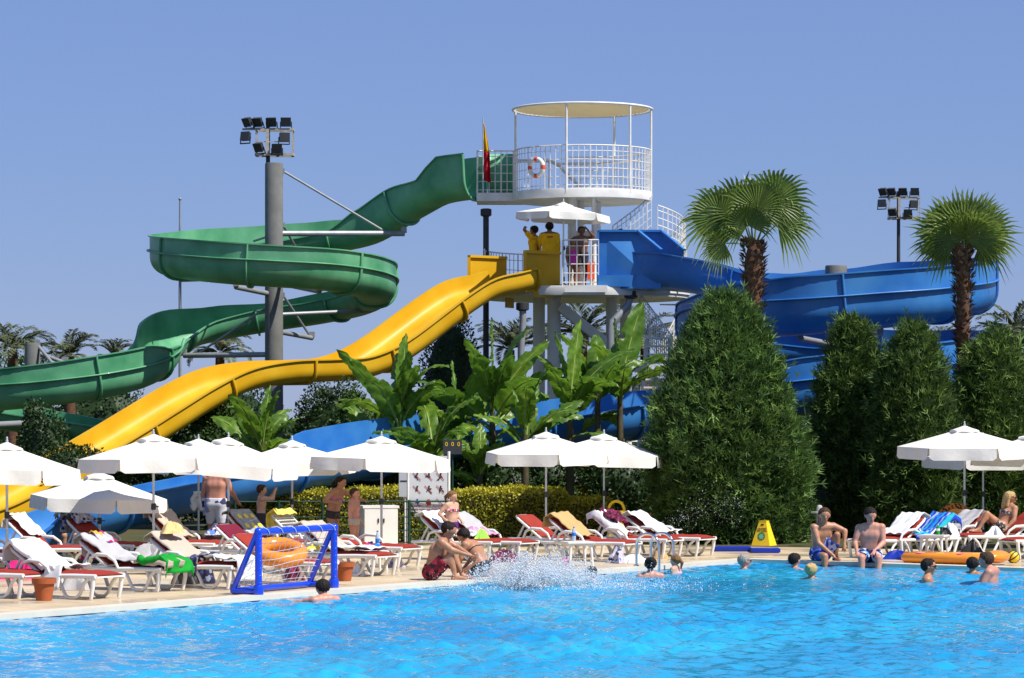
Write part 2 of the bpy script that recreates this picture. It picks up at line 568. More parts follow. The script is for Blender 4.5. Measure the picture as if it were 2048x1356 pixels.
# ---- water: a really wavy surface
def water_material():
    m = bpy.data.materials.new('pool_water')
    m.use_nodes = True
    t = m.node_tree
    b = t.nodes['Principled BSDF']
    tc = nd(t, 'ShaderNodeTexCoord')
    nz = nd(t, 'ShaderNodeTexNoise')
    nz.inputs['Scale'].default_value = 0.22
    nz.inputs['Detail'].default_value = 3
    t.links.new(tc.outputs['Object'], nz.inputs[0])
    cr = nd(t, 'ShaderNodeValToRGB')
    cr.color_ramp.elements[0].position = 0.35
    cr.color_ramp.elements[0].color = (0.006, 0.230, 0.49, 1)
    cr.color_ramp.elements[1].position = 0.68
    cr.color_ramp.elements[1].color = (0.020, 0.365, 0.59, 1)
    t.links.new(nz.outputs[0], cr.inputs[0])
    t.links.new(cr.outputs[0], b.inputs['Base Color'])
    b.inputs['Roughness'].default_value = 0.06
    b.inputs['IOR'].default_value = 1.333
    b.inputs['Specular IOR Level'].default_value = 0.5
    n2 = nd(t, 'ShaderNodeTexNoise')
    n2.inputs['Scale'].default_value = 7.0
    n2.inputs['Detail'].default_value = 3
    n2.inputs['Distortion'].default_value = 0.6
    t.links.new(tc.outputs['Object'], n2.inputs[0])
    bp = nd(t, 'ShaderNodeBump')
    bp.inputs['Strength'].default_value = 0.6
    bp.inputs['Distance'].default_value = 0.03
    t.links.new(n2.outputs[0], bp.inputs['Height'])
    t.links.new(bp.outputs[0], b.inputs['Normal'])
    return m
MT['water'] = water_material()
WATER_Z = -0.065

def waves(X, Y):
    Z = np.zeros_like(X)
    g = np.random.default_rng(5)
    for k in range(60):
        lam = 0.17 * (5.0 ** g.random())
        a = g.normal(0.6, 0.9)
        kx, ky = 2 * math.pi / lam * math.cos(a), 2 * math.pi / lam * math.sin(a)
        amp = 0.0078 * lam
        warp = 0.5 * np.sin(X * g.uniform(0.2, 0.6) + g.uniform(0, 6)) + 0.5 * np.sin(Y * g.uniform(0.2, 0.6) + g.uniform(0, 6))
        Z += amp * np.sin(kx * X + ky * Y + g.uniform(0, 6.28) + 1.5 * warp)
    patch = 0.75 + 0.35 * np.sin(X * 0.33 + 1) * np.sin(Y * 0.21) + 0.25 * np.sin(X * 0.9 - Y * 0.5)
    Z = Z * np.clip(patch, 0.35, 1.5)
    # rings thrown up by the splash
    sx, sy = G(1075, 1172, WATER_Z).xy
    rr = np.hypot(X - sx, Y - sy)
    return Z + 0.05 * np.exp(-((rr - 0.6) / 0.5) ** 2) + 0.022 * np.sin(rr * 7) * np.exp(-rr / 2.0)

def make_water():
    """Fine waves in the middle of the pool, a coarser grid out to its ends, as one sheet."""
    VV, QQ, base = [], [], 0
    for xs, ys, fine in ((np.arange(-12.5, 12.5, 0.05), np.arange(25.0, 59.0, 0.058), True), (np.arange(-25.2, 28.4, 0.2), np.arange(12.8, 59.0, 0.2), False)):
        X, Y = np.meshgrid(xs, ys, indexing='ij')
        V = np.stack([X, Y, waves(X, Y) + WATER_Z], -1).reshape(-1, 3)
        nx, ny = X.shape
        I = np.arange(nx * ny).reshape(nx, ny)
        Q = np.stack([I[:-1, :-1], I[1:, :-1], I[1:, 1:], I[:-1, 1:]], -1).reshape(-1, 4)
        cx = V[Q].mean(1)[:, :2]
        keep = ((cx[:, 0] - PC.x) * NL.x + (cx[:, 1] - PC.y) * NL.y < 0.2) & ((cx[:, 0] - PC.x) * NR.x + (cx[:, 1] - PC.y) * NR.y < 0.2)
        lim = 0.185 * cx[:, 1] + 0.8
        inner = (np.abs(cx[:, 0]) < lim) & (cx[:, 1] > 25.1)
        keep &= inner if fine else ~((np.abs(cx[:, 0]) < lim - 0.15) & (cx[:, 1] > 25.25))
        Q = Q[keep]
        used = np.unique(Q)
        remap = np.zeros(len(V), dtype=np.int64)
        remap[used] = np.arange(len(used))
        V = V[used]
        if not fine:
            V[:, 2] -= 0.004
        VV.append(V)
        QQ.append(remap[Q] + base)
        base += len(used)
    return struct(fast('pool_water', np.vstack(VV), np.vstack(QQ), MT['water'], smooth=True))
make_water()

# ================================================================== WATER SLIDES
def spline(pts, step=0.22):
    """Catmull-Rom through rows (x, y, z, attributes...), resampled about every step metres."""
    P = np.array(pts, dtype=float)
    P = np.vstack([2 * P[0] - P[1], P, 2 * P[-1] - P[-2]])
    out = []
    for i in range(1, len(P) - 2):
        p0, p1, p2, p3 = P[i - 1], P[i], P[i + 1], P[i + 2]
        n = max(2, int(np.linalg.norm(p2[:3] - p1[:3]) / step))
        for k in range(n):
            t = k / n
            q = 0.5 * ((2 * p1) + (-p0 + p2) * t + (2 * p0 - 5 * p1 + 4 * p2 - p3) * t * t + (-p0 + 3 * p1 - 3 * p2 + p3) * t ** 3)
            q[3:] = p1[3:] + (p2[3:] - p1[3:]) * (t * t * (3 - 2 * t))
            out.append(q)
    out.append(P[-2])
    return np.array(out)

def trough_profile(w, hl, hr, rc, d):
    """Inner outline offset outwards by d, from the left rim round to the right rim."""
    h = w / 2
    pts = [(-h - d, hl)]
    rl, rr = min(rc, hl * 0.95), min(rc, hr * 0.95)
    for i in range(8):
        a = math.pi + (math.pi / 2) * i / 7
        pts.append((-h + rl + (rl + d) * math.cos(a), rl + (rl + d) * math.sin(a)))
    for i in range(8):
        a = 1.5 * math.pi + (math.pi / 2) * i / 7
        pts.append((h - rr + (rr + d) * math.cos(a), rr + (rr + d) * math.sin(a)))
    pts.append((h + d, hr))
    return pts

def slide(root, pts, mat, rc, sect=2.6, ribs=None):
    """Sweeps the trough; every moulded section, flange and rib is a part."""
    S = spline(pts)
    n = len(S)
    T = np.gradient(S[:, :3], axis=0)
    T /= np.linalg.norm(T, axis=1)[:, None]
    rgt = np.cross(T, np.array([0, 0, 1.0]))
    rgt /= np.linalg.norm(rgt, axis=1)[:, None]
    up = np.cross(rgt, T)
    L = np.concatenate([[0], np.cumsum(np.linalg.norm(np.diff(S[:, :3], axis=0), axis=1))])
    def put(i, prof):
        p = np.array(prof)
        return S[i, :3] + rgt[i] * p[:, :1] + up[i] * p[:, 1:]
    def loop(i):
        w, hl, hr = S[i, 3:6]
        inner = trough_profile(w, hl, hr, rc, 0.0)
        outer = trough_profile(w, hl - 0.035, hr - 0.035, rc, 0.03)
        h = w / 2
        return [(-h - 0.085, hl - 0.035), (-h - 0.085, hl)] + inner + [(h + 0.085, hr), (h + 0.085, hr - 0.035)] + outer[::-1]
    nsec = max(1, int(round(L[-1] / sect)))
    cuts = [int(np.argmin(abs(L - L[-1] * k / nsec))) for k in range(nsec + 1)]
    for k in range(nsec):
        i0, i1 = cuts[k], cuts[k + 1]
        rows = [put(i, loop(i)) for i in range(i0, i1 + 1)]
        m = len(rows[0])
        V = np.vstack(rows)
        Q = []
        for a in range(len(rows) - 1):
            for j in range(m):
                j2 = (j + 1) % m
                Q.append((a * m + j, (a + 1) * m + j, (a + 1) * m + j2, a * m + j2))
        sec = fast('trough_section', V, np.array(Q), mat, root, smooth=True, sharp=38)
        if ribs:
            for side_, hh, a0, a1 in ribs:
                lo, hi = max(i0, int(a0 * (n - 1))), min(i1, int(a1 * (n - 1)))
                if hi - lo < 2:
                    continue
                rows = []
                for i in range(lo, hi + 1):
                    w = S[i, 3]
                    x0, x1 = w / 2 + 0.028, w / 2 + 0.12
                    rows.append(put(i, [(side_ * x0, hh + 0.025), (side_ * x1, hh + 0.02), (side_ * x1, hh - 0.02), (side_ * x0, hh - 0.025)]))
                V = np.vstack(rows)
                Q = []
                for a in range(len(rows) - 1):
                    for j in range(4):
                        j2 = (j + 1) % 4
                        Q.append((a * 4 + j, a * 4 + j2, (a + 1) * 4 + j2, (a + 1) * 4 + j))
                fast('stiffening_rib', V, np.array(Q), mat, sec)
    for k in range(nsec + 1):
        i = cuts[k]
        w, hl, hr = S[i, 3:6]
        a = np.array(trough_profile(w, hl - 0.036, hr - 0.036, rc, 0.025))
        b = np.array(trough_profile(w, hl - 0.036, hr - 0.036, rc, 0.105))
        rows = []
        for off, pr in ((-0.03, a), (-0.03, b), (0.03, b), (0.03, a)):
            rows.append(put(i, pr) + T[i] * off)
        m = len(a)
        V = np.vstack(rows)
        Q = []
        for q in range(4):
            q2 = (q + 1) % 4
            for j in range(m - 1):
                Q.append((q * m + j, q * m + j + 1, q2 * m + j + 1, q2 * m + j))
        fast('joint_flange', V, np.array(Q), mat, root)
    return S

def rows_px(lst, w, hl=None, hr=None):
    out = []
    for r in lst:
        p = W(*r[:3])
        out.append((p.x, p.y, p.z, r[5] if len(r) > 5 else w, r[3], r[4]))
    return out

# ---- green spiral slide from the upper platform
green = thing('spiral_water_slide', 'dark green spiral water slide winding round a tall concrete column', 'water slide', (0, 0, 0))
gp = [(952, 396, 86.2, 1.25, 1.25), (905, 402, 86.6, 1.25, 1.25), (872, 412, 87.0, 0.75, 0.75), (815, 444, 88.0, 0.95, 0.7), (745, 486, 88.8, 0.95, 0.85),
      (650, 506, 89.2, 0.55, 1.0), (548, 518, 89.1, 0.5, 1.05), (440, 530, 88.6, 0.5, 1.1), (366, 541, 87.2, 0.5, 1.1), (342, 548, 85.6, 0.5, 1.1),
      (375, 557, 84.0, 0.5, 1.12), (455, 566, 83.1, 0.5, 1.12), (548, 572, 82.9, 0.5, 1.1), (650, 579, 83.2, 0.5, 1.1), (724, 592, 84.4, 0.5, 1.1),
      (750, 608, 86.0, 0.5, 1.1), (720, 628, 87.9, 0.55, 1.05), (645, 645, 88.9, 0.6, 0.95), (548, 660, 89.2, 0.65, 0.85), (445, 678, 89.0, 0.6, 1.0),
      (370, 697, 88.3, 0.5, 1.15), (330, 722, 87.0, 0.55, 1.15), (312, 752, 85.6, 0.85, 0.9), (270, 777, 84.3, 1.2, 0.6), (190, 797, 83.4, 1.2, 0.55),
      (90, 811, 83.0, 1.15, 0.5), (-10, 820, 83.1, 1.1, 0.5), (-110, 830, 84.4, 1.1, 0.5), (-150, 838, 86.5, 1.1, 0.5), (-110, 846, 88.6, 1.1, 0.5),
      (0, 858, 89.4, 0.9, 0.5), (110, 872, 89.2, 0.7, 0.5), (220, 888, 88.6, 0.6, 0.5), (320, 902, 88.0, 0.6, 0.5)]
slide(green, rows_px(gp, 1.15), MT['green_frp'], 0.48, 2.75, [(1, 0.66, 0.13, 0.48), (-1, 0.66, 0.60, 0.90)])
pn = MB()
def green_panel(u, v):
    p = W(977 + 51 * u, 388 - 80 * v, 87.4 + 0.25 * math.sin(u * math.pi))
    return (p.x, p.y, p.z)
pn.grid(green_panel, 10, 4).build('entry_panel', 'green_frp', green, 40, 0.05)

# ---- yellow wavy slide from the lower platform
yellow = thing('wave_water_slide', 'wide yellow wavy water slide running down from the lower platform', 'water slide', (0, 0, 0))
yp = []
far_rim = [(975, 538), (944, 546), (896, 557), (852, 583), (807, 616), (737, 668), (686, 697), (630, 715), (560, 719), (483, 722), (406, 736), (336, 769), (265, 812), (195, 855), (103, 909), (20, 954), (-70, 1000), (-130, 1022)]
for x, y in far_rim:
    xc = x + 56
    D = 70.5 + (xc + 60) / 1090.0 * 13.5
    p = W(xc, y, D)
    yp.append((p.x, p.y, p.z - 0.56, 2.02, 0.56, 0.56))
slide(yellow, yp, MT['yellow_frp'], 0.30, 2.7)
yw = MB()
def box_wall(mb, a, b, z0, z1, t=0.06):
    """Upright panel between plan points a and b."""
    a, b = Vector(a), Vector(b)
    mb.bar(Vector((a.x, a.y, (z0 + z1) / 2)), Vector((b.x, b.y, (z0 + z1) / 2)), t, z1 - z0)
y_near0, y_near1 = W(1050, 545, 83.2), W(1119, 545, 84.0)
y_far0, y_far1 = W(938, 545, 84.6), W(1012, 545, 85.4)
zt, zb = W(0, 505, 83.6).z, W(0, 585, 83.6).z
nw = MB()
box_wall(nw, (y_near0.x, y_near0.y), (y_near1.x, y_near1.y), zb, zt)
nw.bar((y_near0.x, y_near0.y - .03, zt), (y_near1.x, y_near1.y - .03, zt), 0.16, 0.08)
nw.bar((y_near0.x, y_near0.y - .03, zb), (y_near0.x, y_near0.y - .03, zt - .04), 0.16, 0.10)
nw.build('entry_wall', 'yellow_frp', yellow)
fw = MB()
box_wall(fw, (y_far0.x, y_far0.y), (y_far1.x, y_far1.y), zb + 0.1, zt - 0.05)
fw.bar((y_far0.x, y_far0.y - .03, zt - .05), (y_far1.x, y_far1.y - .03, zt - .05), 0.14, 0.07)
fw.bar((y_far0.x, y_far0.y - .03, zb + .1), (y_far0.x, y_far0.y - .03, zt - .085), 0.14, 0.09)
fw.bar((y_far1.x, y_far1.y, zb + .1), (y_far1.x + 0.2, y_far1.y + 0.5, zb + .1), 0.06, 0.9)
fw.build('entry_wall', 'yellow_frp', yellow)
kb = MB()
kb.box((W(1086, 0, 83.4).x, 83.5, zb - 0.02), (0.5, 0.25, 0.26), None, 1.0)
kb.build('bracket', 'yellow_frp', yellow)
fl = MB()
fl.add([(y_near0.x, y_near0.y, zb + .05), (y_near1.x, y_near1.y, zb + .05), (y_far1.x, y_far1.y, zb + .05), (y_far0.x, y_far0.y, zb + .05)], [(0, 1, 2, 3)])
fl.build('entry_floor', 'yellow_frp', yellow, 0, 0.08)

# ---- blue slide
blue = thing('curved_water_slide', 'long blue water slide looping behind the conifers and ending by the loungers', 'water slide', (0, 0, 0))
bp_ = [(1276, 576, 84.1, 1.0, 1.0), (1330, 579, 83.4, 0.95, 1.0), (1410, 588, 82.8, 0.9, 0.9), (1490, 601, 82.6, 0.85, 0.7), (1570, 610, 82.7, 0.9, 0.6), (1677, 615, 82.7, 1.1, 0.55),
       (1790, 616, 82.3, 1.3, 0.5), (1890, 618, 81.2, 1.4, 0.5), (1938, 622, 79.2, 1.42, 0.5), (1918, 634, 77.1, 1.42, 0.5), (1830, 648, 75.8, 1.42, 0.5), (1720, 658, 75.4, 1.42, 0.5),
       (1610, 667, 75.4, 1.42, 0.5), (1500, 674, 76.1, 1.30, 0.5), (1424, 685, 77.7, 1.12, 0.5), (1408, 700, 79.6, 1.12, 0.5), (1455, 716, 81.6, 1.2, 0.5), (1560, 728, 82.7, 1.2, 0.5), (1677, 736, 82.9, 1.15, 0.5),
       (1790, 744, 82.5, 1.15, 0.5), (1890, 755, 81.2, 1.3, 0.5), (1935, 768, 79.2, 1.42, 0.5), (1915, 784, 77.0, 1.42, 0.5), (1830, 800, 75.8, 1.42, 0.5), (1720, 815, 75.3, 1.42, 0.5), (1610, 828, 75.1, 1.42, 0.6),
       (1500, 843, 75.2, 1.2, 0.8), (1390, 857, 75.2, 0.85, 1.0), (1290, 870, 74.9, 0.8, 1.1), (1100, 893, 73.4, 0.7, 1.1), (900, 925, 71.0, 0.66, 1.2), (740, 953, 68.8, 0.66, 1.22), (665, 967, 67.8, 0.66, 1.20), (640, 972, 67.45, 0.66, 1.12), (622, 975, 67.2, 0.66, 0.90), (612, 977, 67.05, 0.66, 0.68),
       (500, 998, 65.4, 0.66, 0.66), (400, 1018, 64.1, 0.66, 0.66), (316, 1036, 63.0, 0.68, 0.66), (220, 1060, 61.8, 0.72, 0.66), (120, 1088, 60.6, 0.8, 0.66), (50, 1108, 59.9, 0.5, 0.5), (12, 1116, 59.5, 0.12, 0.3)]
slide(blue, rows_px(bp_, 1.3), MT['blue_frp'], 0.55, 2.9, [(-1, 0.84, 0.10, 0.66)])
bw = MB()
# entrance box: tall near wall with a slanted front, and its far twin
def slanted(mb, x0, x1, x2, D, ytop, ybot, t=0.07):
    a = [W(x0, ytop, D), W(x1, ytop, D), W(x2, 500, D - 0.5), W(x2, ybot, D - 0.5), W(x0, ybot, D)]
    n = len(a)
    vs = [tuple(p) for p in a] + [(p.x, p.y + t, p.z) for p in a]
    fs = [tuple(range(n)), tuple(range(2 * n - 1, n - 1, -1))] + [(i, n + i, n + (i + 1) % n, (i + 1) % n) for i in range(n)]
    mb.add(vs, fs)
    for i in range(3):
        mb.bar(a[i] - Vector((0, .05, 0)), a[(i + 1) % n] - Vector((0, .05, 0)), 0.13, 0.06) if i < 2 else None
    mb.bar(a[0] - Vector((0, .05, 0)), a[4] - Vector((0, .05, 0)), 0.13, 0.06)
slanted(bw, 1196, 1276, 1322, 83.35, 462, 577)
bw.build('entry_wall', 'blue_frp', blue)
bw = MB()
slanted(bw, 1240, 1322, 1368, 84.8, 462, 574)
bw.build('entry_wall', 'blue_frp', blue)
bw = MB()
c0 = W(1233, 562, 83.2)
bw.box(c0, (1.05, 0.2, 0.32))
bw.build('bracket', 'blue_frp', blue)
bw = MB()
c0 = W(1292, 570, 84.0)
bw.box(c0, (0.85, 0.6, 0.22))
bw.build('bracket', 'blue_frp', blue)
# ---- the columns that carry the slides
def column(label, px, D, ytop, r, arms, rods):
    p = W(px, ytop, D)
    t = thing('support_column', label, 'column', (p.x, p.y, 0), 0, 'concrete columns carrying the slides')
    mb = MB()
    mb.lathe([(r * 1.02, -0.05), (r, 0.3), (r, p.z * 0.35), (r * 0.995, p.z * 0.36), (r * 0.99, p.z - 0.04), (r * 0.93, p.z), (0.001, p.z + 0.015)], 28)
    mb.build('shaft', 'concrete', t, 40)
    for (x0, y0, d0, x1, y1, d1, w) in arms:
        a, b = W(x0, y0, d0) - t.location, W(x1, y1, d1) - t.location
        m = MB().tube([a, b], w, 10)
        m.box(b + Vector((0, 0, 0.10)), (0.16, 0.16, 0.16))
        m.box(a, (0.14, 0.14, 0.30))
        m.build('support_arm', 'grey_steel', t, 40)
    for (x0, y0, d0, x1, y1, d1) in rods:
        a, b = W(x0, y0, d0) - t.location, W(x1, y1, d1) - t.location
        m = MB().tube([a, b], 0.035, 8)
        m.box(a, (0.10, 0.10, 0.14))
        m.build('tie_rod', 'grey_steel', t, 40)
    return t
column('tall weathered concrete column rising through the green spiral slide', 548, 86.0, 326, 0.262,
       [(560, 467, 86, 808, 467, 87.6, 0.085), (540, 588, 86, 472, 574, 84.0, 0.075), (560, 629, 86, 742, 621, 87.4, 0.06), (560, 664, 86, 624, 676, 87.6, 0.07), (540, 709, 86, 368, 711, 87.2, 0.08), (552, 566, 86, 640, 584, 84.2, 0.06)],
       [(566, 342, 86, 768, 462, 87.4), (566, 450, 86, 590, 492, 88), (566, 590, 86, 620, 672, 87.5), (540, 610, 86, 398, 706, 87.2), (545, 470, 86, 508, 482, 87.4)])
column('short concrete column topped out behind the lower green slide', 65, 86.0, 687, 0.22,
       [(75, 690, 86, 140, 770, 84.6, 0.05), (60, 846, 86, -20, 850, 84.0, 0.09), (60, 700, 86, 130, 726, 87.6, 0.06)], [])
column('stout concrete column in the middle of the blue slide loop', 1672, 79.0, 531, 0.29,
       [(1680, 545, 79, 1722, 600, 81.8, 0.06), (1672, 690, 79, 1600, 676, 76.2, 0.07), (1672, 660, 79, 1760, 668, 76.0, 0.07), (1672, 820, 79, 1580, 828, 76.0, 0.08)], [])

# ================================================================== SLIDE TOWER
TX, TY = (1165 - 1024) * 86.0 / F, 86.0
tower = thing('slide_tower', 'white round two deck slide tower with railings, canopy and spiral stair', 'tower', (TX, TY, 0))
UZ, LZ = 9.22, 6.44                          # heights of the two decks
UR, LR = 1.99, 2.95
def rim_pts(r, z, a0, a1, n, cx=0.0, cy=0.0):
    return [Vector((cx + r * math.cos(a0 + (a1 - a0) * i / n), cy + r * math.sin(a0 + (a1 - a0) * i / n), z)) for i in range(n + 1)]
up_ = MB()
up_.lathe([(0.01, -0.22), (UR - 0.25, -0.23), (UR - 0.02, -0.26), (UR, -0.25), (UR + 0.015, -0.06), (UR, 0.0), (0.01, 0.0)], 64, (0, 0, UZ))
ud = up_.build('upper_deck', 'white_paint', tower, 40)
ub = MB().box((-2.36, 0.72, UZ - 0.115), (1.35, 1.62, 0.232))
ub.build('balcony_slab', 'white_paint', tower)
lo_ = MB()
lo_.lathe([(0.01, -0.24), (LR - 0.3, -0.25), (LR - 0.02, -0.27), (LR, -0.26), (LR + 0.02, -0.07), (LR, 0.0), (0.01, 0.0)], 72, (0.08, 0, LZ))
lo_.build('lower_deck', 'off_white', tower, 40)
fa = MB().box((0.03, -2.98, LZ - 0.1), (1.18, 0.06, 0.19))
fa.build('fascia_board', 'white_paint', tower)
fa = MB()
fa.lathe([(LR + 0.03, -0.18), (LR + 0.05, -0.17), (LR + 0.05, -0.005), (LR + 0.03, 0.0)], 20, (0.08, 0, LZ), R(-62), R(20))
fa.build('fascia_board', 'white_paint', tower, 40)

def railing(name, pts, h, every, levels, z=0.0, rb=0.011, rt=0.022, posts=4):
    """Grid railing along a polyline of base points."""
    P = np.array([tuple(p) for p in pts])
    seg = np.linalg.norm(np.diff(P, axis=0), axis=1)
    L = np.concatenate([[0], np.cumsum(seg)])
    def at(s):
        return Vector([np.interp(s, L, P[:, k]) for k in range(3)])
    n = max(2, int(round(L[-1] / every)))
    t = MB()
    t.tube([Vector(p) + Vector((0, 0, h)) for p in P], rt, 6)
    top = t.build(name, 'white_paint', tower, 50)
    g = MB()
    for i in range(n + 1):
        p = at(L[-1] * i / n)
        r = rb * (1.7 if i % posts == 0 else 1.0)
        g.bar(p, p + Vector((0, 0, h)), r * 2, r * 2)
    for k in range(levels):
        z_ = h * (k + 0.35) / levels
        g.tube([Vector(p) + Vector((0, 0, z_)) for p in P], rb, 4)
    g.build('grid_bars', 'white_paint', top)
    return top

railing('railing', rim_pts(UR - 0.03, UZ, R(-182), R(100), 46), 1.2, 0.165, 5)
railing('railing', [(-3.02, 1.4, UZ), (-3.02, -0.06, UZ)], 1.2, 0.165, 5)
railing('railing', [(-3.02, -0.06, UZ), (-1.99, -0.06, UZ)], 1.2, 0.185, 5)
railing('railing', [(-0.62, -2.83, LZ), (0.38, -2.83, LZ)], 1.26, 0.2, 5)
railing('railing', rim_pts(LR - 0.05, LZ, R(-28), R(62), 24, 0.08), 1.15, 0.14, 2)
railing('railing', rim_pts(LR - 0.05, LZ, R(118), R(186), 20, 0.08), 1.15, 0.17, 4)
# canopy on posts
cz = 11.60
cn = MB()
cn.tube(rim_pts(UR + 0.01, cz, 0, 2 * math.pi, 64)[:-1], 0.035, 8, True)
can = cn.build('canopy_ring', 'white_paint', tower, 60)
cl = MB()
cl.lathe([(0.01, -0.02), (0.6, -0.035), (1.2, -0.045), (1.7, -0.03), (UR - 0.09, 0.0)], 64, (0, 0, cz))
cl.build('canopy_cloth', 'canvas_beige', tower, 60)
lc = MB()
for i in range(64):
    a = 2 * math.pi * i / 64
    lc.bar((math.cos(a) * (UR - 0.10), math.sin(a) * (UR - 0.10), cz), (math.cos(a) * UR, math.sin(a) * UR, cz), 0.012, 0.012)
lc.build('lacing', 'white_paint', can)
for ca, sgn in ((-0.97, 1), (-0.25, -1), (0.66, -1), (0.985, -1), (0.49, 1)):
    x = ca * UR
    y = sgn * math.sqrt(max(0, UR * UR - x * x))
    MB().tube([(x * 0.995, y * 0.995, UZ - 0.1), (x * 0.995, y * 0.995, cz)], 0.032, 8).build('canopy_post', 'white_paint', tower, 50)
# stair rail coming up through the upper deck
sr = MB()
for oy in (0.0, 0.55):
    sr.tube([(-1.95, 0.4 + oy, UZ + 0.98), (-0.95, 0.3 + oy, UZ + 0.98), (-0.70, 0.25 + oy, UZ + 0.86), (0.1, 0.2 + oy, UZ + 0.05)], 0.028, 8)
    sr.tube([(-0.95, 0.3 + oy, UZ), (-0.95, 0.3 + oy, UZ + 0.98)], 0.022, 6)
sr.tube([(-0.75, 1.2, UZ + 0.95), (0.3, 1.25, UZ + 0.93), (1.75, 0.9, UZ + 1.0)], 0.03, 8)
sr.build('stair_handrail', 'alu', tower, 50)
# columns from the ground and between decks
for (px, D, r) in ((1078, 85.2, 0.17), (1108, 84.6, 0.19), (1223, 85.2, 0.16), (1252, 86.6, 0.17)):
    p = W(px, 600, D)
    MB().lathe([(r, -0.05), (r, LZ - 0.25)], 18, (p.x - TX, p.y - TY, 0)).build('tower_column', 'off_white', tower, 60)
for (x, y, r) in ((-0.32, -0.9, 0.12), (-0.05, -0.2, 0.10), (0.42, 0.3, 0.12), (0.30, -1.1, 0.07)):
    MB().lathe([(r, LZ), (r, UZ - 0.22)], 16, (x, y, 0)).build('deck_post', 'white_paint', tower, 60)
bm = MB()
bm.bar((-0.3, -0.9, LZ + 1.55), (0.9, -0.9, LZ + 1.55), 0.12, 0.16)
bm.build('cross_beam', 'white_paint', tower)
# straight flight under the lower deck
fl = MB()
for oy in (0.0, 0.9):
    a, b = W(1120, 612, 84.2), W(1214, 686, 84.2)
    o = Vector((-TX, -TY + oy, 0))
    fl.bar(a + o, b + o + (b - a) * 1.2, 0.08, 0.26)
fl.build('stair_stringer', 'off_white', tower)
for k in range(11):
    a, b = W(1124, 612, 84.2), W(1214, 686, 84.2)
    q = a + (b - a) * (0.12 + 0.19 * k) + Vector((-TX, -TY + 0.45, 0.02))
    MB().box(q, (0.26, 0.8, 0.04)).build('stair_tread', 'off_white', tower)
# spiral stair on the far right: treads and curved grid rails
def spiral(z0, z1, a0, a1, r, n, cx, cy):
    for k in range(n):
        a = a0 + (a1 - a0) * (k + 0.5) / n
        z = z0 + (z1 - z0) * (k + 0.5) / n
        m = MB()
        da = (a1 - a0) / n * 0.55
        poly = [(cx + 0.15 * math.cos(a), cy + 0.15 * math.sin(a)), (cx + r * math.cos(a - da), cy + r * math.sin(a - da)), (cx + r * math.cos(a + da), cy + r * math.sin(a + da))]
        m.prism(poly, z - 0.04, z)
        m.build('stair_tread', 'white_paint', tower)
    pts = [(cx + r * math.cos(a0 + (a1 - a0) * i / 40), cy + r * math.sin(a0 + (a1 - a0) * i / 40), z0 + (z1 - z0) * i / 40) for i in range(41)]
    railing('stair_railing', pts, 1.05, 0.17, 5, rb=0.012)
spiral(LZ - 0.1, UZ - 1.42, R(170), R(-75), 1.15, 12, 1.85, 0.9)
spiral(1.0, LZ - 0.25, R(-200), R(20), 0.85, 16, 2.05, -0.4)
railing('stair_railing', [(0.85, -0.6, LZ + 0.9), (1.4, -0.75, LZ + 1.3), (1.95, -0.6, LZ + 1.75)], 0.9, 0.15, 4)
# open flight going down at the right, below the lower deck
for k in range(16):
    q = W(1318 - 1.2 * k, 676 + 16.5 * k, 83.2 + 0.0 * k)
    if q.z > 0.1:
        MB().box(q - Vector((TX, TY, 0)), (0.66, 0.26, 0.05)).build('stair_tread', 'white_paint', tower)
for px_ in (1294, 1342):
    a, b = W(px_, 672, 83.35), W(px_ - 16, 900, 83.35)
    MB().bar(a - Vector((TX, TY, 0)), b - Vector((TX, TY, 0)), 0.05, 0.12).build('stair_stringer', 'white_paint', tower)
a, b = W(1344, 752, 83.1) - Vector((TX, TY, 0)), W(1279, 664, 83.9) - Vector((TX, TY, 0))
railing('stair_railing', [tuple(a), tuple(b)], 1.1, 0.10, 9, rb=0.010)
# posts that prop the slides beside the tower
def prop(label, pts, r, m1='dark_steel'):
    base = Vector((pts[0].x, pts[0].y, 0))
    t = thing('slide_prop', label, 'post', base, 0)
    MB().tube([p - base for p in pts], r, 12).build('pipe', m1, t, 50)
    e = pts[-1] - base
    MB().lathe([(r * 1.05, -0.02), (r * 1.9, 0.02), (r * 1.9, 0.2), (r * 1.2, 0.22)], 14, (e.x, e.y, e.z - 0.12)).build('collar', 'dark_steel', t, 40)
    MB().box((0, 0, 0.03), (0.4, 0.4, 0.06)).build('foot_plate', 'grey_steel', t)
    return t
prop('black steel post under the left end of the upper tower deck', [W(972, 1030, 86.6) * 1.0, W(972, 520, 86.6), W(972, 424, 86.6)], 0.085)
prop('grey pipe post with black collar under the yellow slide entrance', [W(1041, 1034, 83.0), W(1042, 700, 83.0), W(1046, 640, 83.0), W(1045, 612, 83.0)], 0.095, 'grey_steel')
prop('bent grey pipe post carrying the blue slide entrance', [W(1222, 1034, 83.2), W(1221, 660, 83.2), W(1224, 644, 83.2), W(1255, 612, 83.4), W(1260, 598, 83.5), W(1262, 588, 83.5)], 0.10, 'grey_steel')

